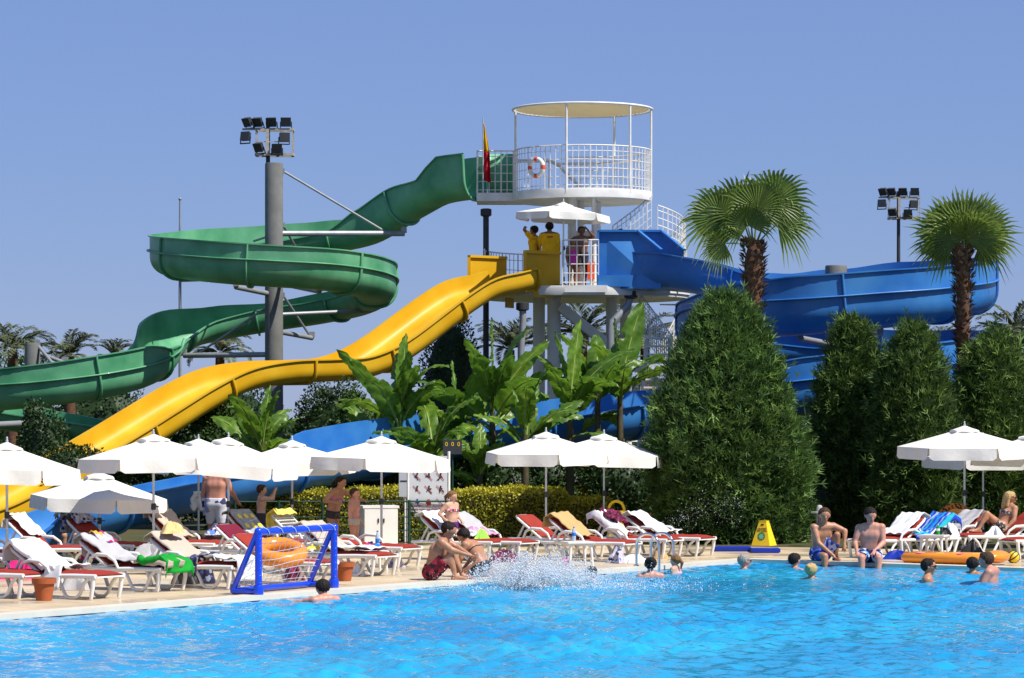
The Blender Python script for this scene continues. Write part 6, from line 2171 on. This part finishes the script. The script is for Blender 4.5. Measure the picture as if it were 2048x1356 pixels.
def person(label, loc, face, H, pose=None, skin_k='tan', hair='dark', style='short', clothes=(), look=(0, 0), build=1.0, female=False, faced=False, glasses=False, res=0.0165, group=None):
    """face: direction in degrees the body looks to (-90 is towards the camera). Joints are given in body heights."""
    J = {k: np.array(v, float) for k, v in STAND.items()}
    for k, v in (pose or {}).items():
        J[k] = np.array(v, float)
    t = thing('person', label, 'person', loc, R(face - 90), group)
    P = {k: v * H for k, v in J.items()}
    allp = np.array(list(P.values()))
    lo, hi = allp.min(0) - 0.22, allp.max(0) + 0.22
    fd = Field(lo, hi, res)
    b = build
    B = H * b
    c = fd.cone
    # trunk
    up = P['neck'] - P['pel']
    xr = P['shR'] - P['shL']
    xr = xr / np.linalg.norm(xr)
    hx = P['hipR'] - P['hipL']
    hx = hx / np.linalg.norm(hx)
    wst = P['pel'] * 0.55 + P['chest'] * 0.45
    off = 0.042 if not female else 0.036
    for sg_ in (-1, 1):
        c(P['pel'] + hx * sg_ * 0.045 * B, wst + xr * sg_ * (off - 0.004) * B, 0.066 * B, 0.056 * B, 0.03)
        c(wst + xr * sg_ * (off - 0.004) * B, P['chest'] + xr * sg_ * 0.048 * B, 0.056 * B, 0.066 * B, 0.03)
        c(P['chest'] + xr * sg_ * 0.048 * B, P['neck'] - up * 0.06 + xr * sg_ * 0.05 * B, 0.064 * B, 0.042 * B, 0.03)
    c(P['pel'], wst, 0.066 * B, 0.056 * B, 0.03)
    c(wst, P['chest'], 0.057 * B, 0.066 * B, 0.03)
    c(P['chest'], P['neck'] - up * 0.08, 0.065 * B, 0.045 * B, 0.03)
    c(P['shL'], P['shR'], 0.040 * B, 0.040 * B, 0.03)
    c(P['neck'] - up * 0.05, P['head'] - np.array([0, 0, 0.03]) * H, 0.036 * B, 0.032 * B, 0.02)
    if female:
        fw = np.cross(np.array([0, 0, 1.0]), xr)
        fwd = np.cross(up / np.linalg.norm(up), xr)
        for sg_ in (-1, 1):
            q = P['chest'] + xr * sg_ * 0.045 * H + fwd * 0.052 * H
            c(q, q + np.array([0, 0, -0.004]), 0.035 * H, 0.035 * H, 0.02)
    # head
    yaw, pit = R(look[0]), R(look[1])
    HM = np.array(Euler((pit, 0, yaw)).to_matrix())
    hc = P['head']
    hs = H if H > 1.45 else H * (1 + (1.45 - H) * 0.45)
    def hp(x, y, z):
        return hc + HM @ (np.array([x, y, z]) * hs)
    c(hp(0, -0.012, 0.016), hp(0, 0.010, 0.018), 0.058 * hs, 0.055 * hs, 0.012)
    c(hp(0, 0.018, -0.01), hp(0, 0.028, -0.042), 0.046 * hs, 0.026 * hs, 0.02)
    c(hp(0, 0.062, 0.008), hp(0, 0.074, -0.012), 0.006 * hs, 0.010 * hs, 0.008)
    c(hp(0, 0.060, -0.034), hp(0, 0.062, -0.036), 0.009 * hs, 0.009 * hs, 0.012)
    for sg_ in (-1, 1):
        c(hp(sg_ * 0.057, -0.004, 0.006), hp(sg_ * 0.056, 0.0, -0.014), 0.010 * hs, 0.007 * hs, 0.006)
        c(hp(sg_ * 0.022, 0.054, 0.020), hp(sg_ * 0.034, 0.048, 0.020), 0.008 * hs, 0.007 * hs, 0.01)
    # limbs, hands with fingers and thumb, feet
    for s_ in 'LR':
        sh, el, wr = P['sh' + s_], P['el' + s_], P['wr' + s_]
        c(sh, el, 0.036 * B, 0.026 * B, 0.02)
        c(sh + (el - sh) * 0.25, sh + (el - sh) * 0.6, 0.034 * B, 0.030 * B, 0.02)
        c(el, wr, 0.026 * B, 0.0165 * B, 0.012)
        c(el + (wr - el) * 0.15, el + (wr - el) * 0.45, 0.027 * B, 0.023 * B, 0.012)
        hd = (wr - el) / max(1e-6, np.linalg.norm(wr - el))
        if 'hd' + s_ in (pose or {}):
            hd = np.array(pose['hd' + s_], float)
            hd /= np.linalg.norm(hd)
        sd = np.cross(hd, np.array([0, 0, 1.0]))
        if np.linalg.norm(sd) < 0.2:
            sd = np.array([0, 1.0, 0])
        sd /= np.linalg.norm(sd)
        nr = np.cross(hd, sd)
        pk = wr + hd * 0.05 * H
        c(wr, pk, 0.017 * H, 0.016 * H, 0.01)
        c(pk - sd * 0.012 * H, pk + sd * 0.012 * H, 0.012 * H, 0.012 * H, 0.008)
        for q_, ln in ((-0.019, 0.034), (-0.0065, 0.042), (0.0065, 0.040), (0.019, 0.030)):
            k0 = pk + sd * q_ * H + hd * 0.008 * H
            k1 = k0 + (hd * 0.9 + sd * q_ * 4) * ln * 0.55 * H
            k2 = k1 + (hd * 0.7 - nr * 0.5 + sd * q_ * 4) * ln * 0.5 * H
            c(k0, k1, 0.0062 * H, 0.0056 * H, 0.003)
            c(k1, k2, 0.0056 * H, 0.0048 * H, 0.003)
        t0 = wr + hd * 0.018 * H - sd * 0.012 * H
        t1 = t0 + (hd * 0.6 - sd * 0.8) * 0.026 * H
        c(t0, t1, 0.009 * H, 0.007 * H, 0.006)
        c(t1, t1 + (hd * 0.9 - sd * 0.2) * 0.022 * H, 0.0065 * H, 0.005 * H, 0.004)
        hip, kn, an = P['hip' + s_], P['kn' + s_], P['an' + s_]
        c(hip, kn, 0.054 * B, 0.035 * B, 0.025)
        c(hip + (kn - hip) * 0.15, hip + (kn - hip) * 0.55, 0.052 * B, 0.044 * B, 0.02)
        c(kn, an, 0.034 * B, 0.020 * B, 0.015)
        cf = kn + (an - kn) * 0.3 - np.array([0, 0.012, 0]) * H
        c(kn + (an - kn) * 0.12, cf, 0.033 * B, 0.034 * B, 0.015)
        c(cf, kn + (an - kn) * 0.62, 0.034 * B, 0.024 * B, 0.015)
        ft = P['to' + s_] if 'to' + s_ in P else an + np.array([0, 0.095, -0.024]) * H
        hl = an + np.array([0, -0.022, -0.026]) * H
        c(an, hl, 0.021 * H, 0.020 * H, 0.01)
        c(hl, ft, 0.020 * H, 0.016 * H, 0.012)
        c(an, ft, 0.020 * H, 0.015 * H, 0.015)
    V, Q = fd.mesh()
    body = fast('body', V, Q, skin(skin_k, SKIN_C[skin_k]), t, smooth=True)
    # hair
    if hair:
        hf = Field(hc - 0.26, hc + np.array([0.26, 0.26, 0.22]), 0.011)
        hf.cone(hp(0, -0.014, 0.020), hp(0, 0.008, 0.022), 0.066 * hs, 0.061 * hs, 0.01)
        s, X, Y, Z = hf.sub(hc - 0.3, hc + 0.3)
        loc_ = np.einsum('ij,ixyz->jxyz', HM, np.stack([X - hc[0], Y - hc[1], Z - hc[2]]))
        plane = -0.004 * hs - (loc_[2] * 0.66 - loc_[1] * 0.75) + 0.007 * np.sin(loc_[0] * 120 + 1) + 0.004 * np.sin(loc_[2] * 200)
        hf.f[s] = np.maximum(hf.f[s], plane)
        lo_cut = -0.040 * hs - loc_[2]
        hf.f[s] = np.maximum(hf.f[s], lo_cut)
        hf.f[s] += 0.006 * np.sin(loc_[0] * 110 + 2) * np.sin(loc_[1] * 95 + 1) + 0.003 * np.sin(loc_[2] * 170 + loc_[0] * 90) + 0.001
        if style == 'long':
            hf.cone(hp(0, -0.04, 0.0), hp(0, -0.062, -0.10), 0.050 * hs, 0.040 * hs, 0.03)
            hf.cone(hp(-0.045, -0.02, 0.0), hp(-0.05, -0.03, -0.09), 0.022 * hs, 0.020 * hs, 0.02)
            hf.cone(hp(0.045, -0.02, 0.0), hp(0.05, -0.03, -0.09), 0.022 * hs, 0.020 * hs, 0.02)
        elif style == 'bun':
            hf.cone(hp(0, -0.075, 0.045), hp(0, -0.088, 0.05), 0.030 * hs, 0.024 * hs, 0.008)
        elif style == 'tail':
            hf.cone(hp(0, -0.06, 0.03), hp(0, -0.10, -0.02), 0.022 * hs, 0.022 * hs, 0.01)
            hf.cone(hp(0, -0.10, -0.02), hp(0, -0.085, -0.10), 0.022 * hs, 0.010 * hs, 0.01)
        r = hf.mesh()
        if r:
            fast('hair', r[0], r[1], MT['hair_' + hair], t, smooth=True)
    # garments: the body surface pushed out a little, cut to a region
    for nm, mt, offs, regs in clothes:
        g = np.full(fd.f.shape, 0.2)
        X, Y, Z = np.meshgrid(*fd.ax, indexing='ij')
        reg = np.full(fd.f.shape, 9.0)
        for rg in regs:
            a, bb, rad = rg[0], rg[1], rg[2] * H
            pa = P[a[0]] + (P[a[1]] - P[a[0]]) * a[2] if isinstance(a, tuple) else P[a]
            pb = P[bb[0]] + (P[bb[1]] - P[bb[0]]) * bb[2] if isinstance(bb, tuple) else P[bb]
            d = pb - pa
            L = np.linalg.norm(d)
            d = d / L
            ax_ = (X - pa[0]) * d[0] + (Y - pa[1]) * d[1] + (Z - pa[2]) * d[2]
            rr = np.sqrt(np.maximum(0, (X - pa[0]) ** 2 + (Y - pa[1]) ** 2 + (Z - pa[2]) ** 2 - ax_ ** 2))
            reg = np.minimum(reg, np.maximum(np.maximum(-ax_, ax_ - L), rr - rad))
        r = surface_nets(np.maximum(fd.f - offs, reg), fd.org, fd.h)
        if r:
            fast(nm, r[0], r[1], MT[mt] if isinstance(mt, str) else mt, t, smooth=True)
    if faced:
        for sg_ in (-1, 1):
            p = hp(sg_ * 0.024, 0.0575, 0.009)
            MB().ball(tuple(p), 0.005 * hs, 6).build('eye', 'black', t, 60)
        p = hp(0, 0.066, -0.031)
        MB().ball(tuple(p), (0.016 * hs, 0.005 * hs, 0.004 * hs), 6).build('mouth', 'red_ink', t, 60)
    if glasses:
        m = MB()
        for sg_ in (-1, 1):
            m.ball(tuple(hp(sg_ * 0.025, 0.062, 0.010)), (0.019 * hs, 0.012 * hs, 0.013 * hs), 8)
            m.bar(tuple(hp(sg_ * 0.042, 0.052, 0.013)), tuple(hp(sg_ * 0.062, -0.01, 0.012)), 0.006, 0.008)
        m.build('sunglasses', 'black', t, 60)
    return t

def reg_shorts(k=0.62):
    return [('hipL', ('hipL', 'knL', k), 0.085), ('hipR', ('hipR', 'knR', k), 0.085), (('pel', 'chest', -0.35), ('pel', 'chest', 0.30), 0.16)]
REG_BRIEF = [(('pel', 'chest', -0.34), ('pel', 'chest', 0.16), 0.16)]
REG_TOP = [(('chest', 'neck', -0.32), ('chest', 'neck', 0.14), 0.13)]
REG_SUIT = [(('pel', 'chest', -0.34), ('chest', 'neck', 0.35), 0.098)]
REG_STRAP = [(('chest', 'neck', -0.28), ('chest', 'neck', -0.05), 0.14)]
REG_SHIRT = [(('pel', 'chest', 0.0), ('chest', 'neck', 0.92), 0.17), ('shL', ('shL', 'elL', 0.75), 0.07), ('shR', ('shR', 'elR', 0.75), 0.07)]

MT['trunk_white'] = printed('trunk_white', (0.66, 0.66, 0.72), [(0.05, 0.05, 0.12), (0.6, 0.6, 0.68), (0.3, 0.3, 0.42)], 7, 0.62)
MT['trunk_blue'] = printed('trunk_blue', (0.03, 0.06, 0.30), [(0.5, 0.52, 0.65), (0.04, 0.10, 0.42), (0.02, 0.03, 0.12)], 14, 0.45)
MT['trunk_light'] = printed('trunk_light', (0.55, 0.60, 0.75), [(0.01, 0.01, 0.04), (0.10, 0.28, 0.70), (0.02, 0.02, 0.10)], 12, 0.35)
MT['trunk_maroon'] = printed('trunk_maroon', (0.10, 0.008, 0.015), [(0.02, 0.01, 0.015), (0.25, 0.02, 0.04)], 14, 0.45)
MT['trunk_leaf'] = printed('trunk_leaf', (0.60, 0.62, 0.58), [(0.03, 0.20, 0.18), (0.02, 0.05, 0.08), (0.5, 0.5, 0.4)], 16, 0.35)
MT['bikini_dark'] = M('bikini_dark', (0.02, 0.015, 0.02), 0.6)
MT['bikini_print'] = printed('bikini_print', (0.55, 0.55, 0.60), [(0.5, 0.15, 0.2), (0.1, 0.1, 0.3)], 22, 0.4)
MT['bikini_zebra'] = printed('bikini_zebra', (0.10, 0.09, 0.08), [(0.45, 0.42, 0.38), (0.05, 0.04, 0.04)], 30, 0.5)
MT['bikini_bright'] = printed('bikini_bright', (0.62, 0.10, 0.14), [(0.65, 0.62, 0.65), (0.06, 0.05, 0.16), (0.65, 0.25, 0.06)], 22, 0.35)
MT['purple'] = M('purple', (0.10, 0.015, 0.16), 0.7)
MT['magenta'] = M('magenta', (0.55, 0.03, 0.35), 0.7)
MT['shirt_yellow'] = M('shirt_yellow', (0.72, 0.44, 0.015), 0.85, 0.2, var=0.1, vscale=6)
MT['shorts_dark'] = M('shorts_dark', (0.03, 0.03, 0.05), 0.8)
MT['pale_pink'] = M('pale_pink', (0.62, 0.33, 0.48), 0.7)

def GP(px, py, z=0.0):
    return G(px, py, z)

# --- standing and reaching on the left deck
person('person in leaf printed swim trunks, only legs showing under the low umbrella', GP(139, 1109), 100, 1.74, {}, 'tan', 'brown', 'short', [('swim_trunks', 'trunk_leaf', 0.012, reg_shorts(0.22))])
person('sunburnt man in white swim shorts seen from behind under the tilted umbrella', GP(432, 1106), 78, 1.86,
       {'elR': (.17, .03, .66), 'wrR': (.20, .13, .56), 'elL': (-.145, .0, .64), 'wrL': (-.15, .03, .49), 'anL': (-.08, .05, .045), 'anR': (.06, -.05, .045), 'knL': (-.07, .06, .285)},
       'pink', 'brown', 'short', [('swim_shorts', 'trunk_white', 0.022, reg_shorts(0.85))], build=1.06)
person('boy with both arms raised to his face behind the flowered towel', GP(522, 1106), 10, 1.36,
       {'elR': (.12, .16, .80), 'wrR': (.05, .20, .90), 'elL': (-.12, .15, .80), 'wrL': (-.05, .20, .90)}, 'fair', 'brown', 'short', [('swim_shorts', 'shorts_dark', 0.014, reg_shorts(0.7))])
person('young woman in printed bikini top stretching out one arm behind the goal', GP(666, 1110), -25, 1.58,
       {'chest': (0, .04, .725), 'neck': (0, .075, .82), 'head': (0, .11, .905), 'shL': (-.10, .09, .79), 'shR': (.10, .05, .79), 'elL': (-.12, .22, .74), 'wrL': (-.11, .36, .69), 'elR': (.16, -.03, .68), 'wrR': (.10, .12, .66)},
       'tan', 'dark', 'tail', [('bikini_top', 'bikini_print', 0.009, REG_TOP), ('bikini_bottom', 'bikini_dark', 0.009, REG_BRIEF)], female=True, look=(0, -10))
person('wet boy standing beside the beige lounger in front of the white cabinet', GP(708, 1112), -20, 1.32, {'elL': (-.135, .0, .635), 'wrL': (-.15, .06, .50)}, 'pink', 'brown', 'short', [('swim_briefs', 'towel_beige', 0.008, REG_BRIEF)], look=(-5, -5), build=1.05)
person('fair girl in purple bikini with hand on hip walking by the hedge', GP(903, 1120), -38, 1.30,
       {'elR': (.20, -.07, .68), 'wrR': (.10, -.01, .575), 'hdR': (-1, .3, -.2), 'elL': (-.13, .0, .65), 'wrL': (-.10, .10, .58), 'knL': (-.075, .08, .295), 'anL': (-.09, .10, .045), 'knR': (.04, -.02, .285), 'anR': (.03, -.09, .045)},
       'fair', 'light_brown', 'tail', [('bikini_top', 'bikini_bright', 0.009, REG_TOP), ('bikini_bottom', 'purple', 0.009, REG_BRIEF)], look=(10, -12), faced=True, build=0.98)
# --- pair at the pool edge
person('seated man in maroon shorts, arms on raised knees, at the pool edge', GP(862, 1160), -8, 1.80,
       {'pel': (0, 0, .072), 'chest': (0, .065, .275), 'neck': (0, .115, .37), 'head': (0, .165, .455), 'shL': (-.108, .125, .35), 'shR': (.108, .115, .35),
        'hipL': (-.055, .02, .07), 'hipR': (.055, .02, .07), 'knL': (-.075, .20, .235), 'knR': (.07, .19, .225), 'anL': (-.065, .285, .04), 'anR': (.06, .235, .04),
        'elL': (-.10, .225, .30), 'wrL': (-.06, .32, .25), 'elR': (.10, .215, .28), 'wrR': (.05, .32, .245)},
       'tan', 'dark', 'short', [('swim_shorts', 'trunk_maroon', 0.016, reg_shorts(0.72))], look=(0, -18), build=1.05)
person('woman in black bikini kneeling with her back to the water', GP(966, 1154), 152, 1.64,
       {'pel': (0, 0, .13), 'chest': (0, .10, .29), 'neck': (0, .165, .355), 'head': (0, .225, .415), 'shL': (-.10, .155, .335), 'shR': (.10, .155, .335),
        'hipL': (-.06, .01, .12), 'hipR': (.06, .01, .12), 'knL': (-.075, .19, .045), 'knR': (.075, .19, .045), 'anL': (-.05, -.02, .035), 'anR': (.05, -.02, .035), 'toL': (-.05, -.10, .02), 'toR': (.05, -.10, .02),
        'elL': (-.125, .19, .20), 'wrL': (-.07, .25, .10), 'elR': (.125, .19, .20), 'wrR': (.07, .25, .10)},
       'tan', 'dark', 'short', [('bikini_top', 'bikini_dark', 0.009, [(('chest', 'neck', -0.22), ('chest', 'neck', -0.06), 0.14)]), ('bikini_bottom', 'bikini_dark', 0.010, [(('pel', 'chest', -0.55), ('pel', 'chest', 0.08), 0.17)])], female=True, look=(0, -35))
# --- men sitting on the right edge
person('man sitting on the right pool edge hugging one raised knee', GP(1640, 1122), -72, 1.82,
       {'pel': (0, 0, .072), 'chest': (.0, .045, .29), 'neck': (0, .08, .385), 'head': (.0, .115, .475), 'shL': (-.112, .085, .362), 'shR': (.108, .085, .352),
        'hipL': (-.055, .015, .07), 'hipR': (.055, .015, .068), 'knL': (-.125, .15, .275), 'anL': (-.135, .10, .045), 'knR': (.055, .245, .06), 'anR': (.055, .285, -.17),
        'elL': (-.215, .15, .315), 'wrL': (-.19, .19, .18), 'elR': (.085, .16, .19), 'wrR': (-.02, .22, .09), 'hdR': (-.6, .3, -.6)},
       'tan', 'brown', 'short', [('swim_shorts', 'trunk_blue', 0.016, reg_shorts(0.72))], look=(-12, -10), faced=True)
person('man in blue and white shorts sitting upright on the right pool edge', GP(1741, 1126), -98, 1.84,
       {'pel': (0, 0, .072), 'chest': (0, .02, .29), 'neck': (0, .03, .388), 'head': (0, .05, .480), 'shL': (-.112, .03, .362), 'shR': (.112, .03, .355),
        'hipL': (-.058, .015, .07), 'hipR': (.058, .015, .07), 'knL': (-.085, .245, .062), 'knR': (.085, .245, .062), 'anL': (-.08, .28, -.17), 'anR': (.08, .28, -.17),
        'elL': (-.13, .07, .21), 'wrL': (-.04, .20, .125), 'hdL': (.2, .8, -.4), 'elR': (.155, .06, .21), 'wrR': (.13, .17, .12), 'hdR': (-.1, .8, -.5)},
       'pink', 'dark', 'short', [('swim_shorts', 'trunk_light', 0.018, reg_shorts(0.78))], look=(22, -22), faced=True, build=1.02)
# --- sunbathing woman
lw = L21
lc_ = lw.location + Vector((math.cos(lw.rotation_euler.z), math.sin(lw.rotation_euler.z), 0)) * 0.02
person('blond woman in striped bikini and sunglasses sitting on a lounger with knees up', lc_, math.degrees(lw.rotation_euler.z), 1.68,
       {'pel': (0, -.01, .315), 'chest': (0, -.115, .475), 'neck': (0, -.155, .565), 'head': (.0, -.15, .655), 'shL': (-.10, -.15, .535), 'shR': (.10, -.15, .535),
        'hipL': (-.055, .0, .31), 'hipR': (.055, .0, .31), 'knL': (-.05, .20, .475), 'knR': (.06, .17, .465), 'anL': (-.05, .315, .292), 'anR': (.05, .285, .292),
        'elL': (-.15, -.11, .40), 'wrL': (-.15, -.01, .31), 'elR': (.15, -.11, .40), 'wrR': (.15, -.01, .31)},
       'tan', 'blond', 'long', [('bikini_top', 'bikini_zebra', 0.009, REG_TOP), ('bikini_bottom', 'bikini_zebra', 0.009, REG_BRIEF)], female=True, look=(150, -4), glasses=True)
# --- bathers in the water: the water line is the body height that shows the right amount
def bather(label, px, py, H, wl, face, **kw):
    """py: water line pixel; wl: fraction of the body height under water."""
    p = G(px, py, WATER_Z)
    return person(label, (p.x, p.y, WATER_Z - wl * H), face, H, kw.pop('pose', None), **kw)
person('dark haired swimmer leaning his arms on the edge inside the goal', G(650, 1202, WATER_Z) + Vector((0, 0, -1.36)), 120, 1.70,
       {'elL': (-.17, .10, .79), 'wrL': (-.24, .14, .80), 'elR': (.16, .10, .79), 'wrR': (.12, .20, .80), 'head': (0, .05, .905)}, 'pink', 'dark', 'short', look=(0, -20))
bather('swimmer with patterned cap half hidden by the splash', 1182, 1163, 1.60, 0.845, 60, skin_k='pink', hair='dark', pose={'elR': (.20, .02, .80), 'wrR': (.32, .03, .79)})
bather('dark haired swimmer seen from behind near the ladder', 1301, 1154, 1.66, 0.80, 95, skin_k='pink', hair='dark', style='bun')
bather('child in pale pink climbing by the pool ladder', 1352, 1147, 1.20, 0.74, 150, skin_k='fair', hair='light_brown', style='tail', clothes=[('swimsuit', 'pale_pink', 0.012, REG_SUIT)], pose={'elR': (.18, .10, .80), 'wrR': (.22, .16, .88)})
bather('blond grey haired swimmer with dark glasses near the blue mats', 1487, 1138, 1.68, 0.845, 20, skin_k='pink', hair='grey', glasses=True)
bather('dark haired swimmer just left of the seated pair', 1588, 1137, 1.70, 0.84, 40, skin_k='pink', hair='dark')
bather('blond woman with hair bun swimming before the seated pair', 1622, 1158, 1.62, 0.84, 60, skin_k='tan', hair='blond', style='bun')
bather('muscular swimmer with sunglasses, shoulders above the water', 1855, 1164, 1.78, 0.785, -10, skin_k='tan', hair='dark', glasses=True, build=1.08)
bather('dark haired swimmer low in the water by the air mattress', 1945, 1147, 1.72, 0.835, 70, skin_k='tan', hair='dark')
bather('pale broad backed man standing chest deep at the right edge', 1984, 1167, 1.80, 0.70, 155, skin_k='pink', hair='brown', pose={'head': (0, .06, .91), 'chest': (0, .03, .735), 'elL': (-.16, .06, .66), 'wrL': (-.10, .16, .62), 'elR': (.16, .06, .66), 'wrR': (.10, .16, .62)}, build=1.08)
# --- on the tower
def on_tower(label, px, D, H, face, **kw):
    return person(label, ((px - 1024) * D / F, D, LZ), face, H, kw.pop('pose', None), res=0.018, **kw)
on_tower('lifeguard in yellow shirt shading his eyes on the tower', 1069, 84.6, 1.74, 150, skin_k='brown', hair='dark', clothes=[('yellow_shirt', 'shirt_yellow', 0.016, REG_SHIRT), ('shorts', 'orange_red', 0.014, reg_shorts(0.7))],
         pose={'elL': (-.19, .08, .93), 'wrL': (-.10, .12, .985), 'hdL': (1, .3, -.1)})
lg2 = on_tower('lifeguard in yellow shirt with his back turned on the tower', 1099, 84.3, 1.82, 95, skin_k='deep', hair='dark', clothes=[('yellow_shirt', 'shirt_yellow', 0.018, REG_SHIRT), ('shorts', 'orange_red', 0.014, reg_shorts(0.7))],
         pose={'elL': (-.15, .06, .66), 'wrL': (-.17, .12, .60)}, build=1.08)
MB().box((0, -0.147, 1.41), (0.16, 0.01, 0.035)).build('shirt_print', 'red_ink', lg2)
on_tower('bare chested man behind the tower railing with a hand to his head', 1163, 84.6, 1.72, -80, skin_k='deep', hair='dark', clothes=[('swim_shorts', 'shorts_dark', 0.014, reg_shorts(0.7))], pose={'elL': (-.19, .06, .84), 'wrL': (-.09, .09, .94), 'hdL': (.6, .1, .6)})
on_tower('girl in magenta swimsuit behind the tower railing', 1145, 84.2, 1.36, -60, skin_k='brown', hair='dark', style='long', clothes=[('swimsuit', 'magenta', 0.010, REG_SUIT)])
on_tower('dark haired person peeking over the blue slide entrance', 1241, 85.3, 1.70, -90, skin_k='brown', hair='dark', pose={}, clothes=[('swim_shorts', 'shorts_dark', 0.014, reg_shorts(0.7))])

# ================================================================== SPLASH
def droplets(name, label, C, spread, n, seed, rmin, rmax, shape):
    g = np.random.default_rng(seed)
    P = shape(g, n)
    rr = rmin + (rmax - rmin) * g.random(n) ** 5
    o = np.array([[1, 1, 1], [1, -1, -1], [-1, 1, -1], [-1, -1, 1.0]]) * 0.75
    st = np.stack([np.ones(n), np.ones(n), g.uniform(0.8, 1.9, n)], 1)
    V = (P[:, None, :] + o[None] * (rr[:, None] * st)[:, None, :]).reshape(-1, 3)
    f = np.array([[0, 1, 2], [0, 3, 1], [0, 2, 3], [1, 3, 2]])
    Q = (f[None] + (np.arange(n) * 4)[:, None, None]).reshape(-1, 3)
    o_ = fast(name, V, Q, MT['spray'], smooth=True)
    tag(o_, label, 'splash', None, 'stuff')
    return o_
MT['spray'] = M('spray', (0.92, 0.95, 0.98), 0.35, 0.5, var=0.02, trans=0.35)
sp0 = G(1072, 1176, WATER_Z)
def plume(g, n):
    # jets thrown up and outwards from the diver's entry
    k = 46
    ja = g.uniform(0, 2 * math.pi, k)
    js = g.uniform(0.4, 1.0, k)
    jh = g.uniform(0.2, 1.0, k) ** 1.3
    i = g.integers(0, k, n)
    t = g.random(n) ** 0.8
    r = js[i] * 1.05 * t + g.normal(0, 0.05, n)
    z = jh[i] * 3.2 * t * (1 - t * 0.85) * (0.5 + 0.5 * g.random(n)) * 0.75 + g.normal(0, 0.03, n)
    x = np.cos(ja[i]) * r * 1.15 + g.normal(0, 0.05, n)
    y = np.sin(ja[i]) * r + g.normal(0, 0.05, n)
    return np.stack([sp0.x + x, sp0.y + y, WATER_Z + np.maximum(0.0, z)], 1)
droplets('water_splash', 'tall white water splash where someone just dived in', sp0, 1, 46000, 3, 0.0019, 0.013, plume)
def veil(g, n):
    x = g.normal(0.55, 1.0, n)
    z = np.abs(g.normal(0, 0.30, n)) * np.exp(-np.abs(x - 0.3) * 0.45) + 0.02
    y = g.normal(0.3, 0.5, n)
    return np.stack([sp0.x + x, sp0.y + y, WATER_Z + z], 1)
droplets('water_spray', 'loose droplets flying around the splash towards the ladder', sp0, 1, 5000, 4, 0.003, 0.009, veil)
def arc(g, n):
    t = g.random(n)
    px = 1300 + 190 * t
    py = 1085 - 78 * np.sin(np.clip(t, 0, 1) * math.pi * 0.62) + g.normal(0, 9 + 22 * t, n)
    D = 61.0 + g.normal(0, 0.4, n)
    return np.stack([(px - 1024) * D / F, D, CAM_H + (YH - py) * D / F], 1)
droplets('water_spray', 'thin arc of droplets flying before the big conifer', sp0, 1, 800, 5, 0.002, 0.008, arc)
def foam(g, n):
    a, r = g.uniform(0, 6.28, n), np.abs(g.normal(0, 0.85, n))
    return np.stack([sp0.x + np.cos(a) * r * 1.5 + 0.3, sp0.y + np.sin(a) * r * 0.9, np.full(n, WATER_Z + 0.015) + g.random(n) * 0.03], 1)
droplets('water_foam', 'flat foam patch spreading round the splash', sp0, 1, 3500, 6, 0.004, 0.014, foam)
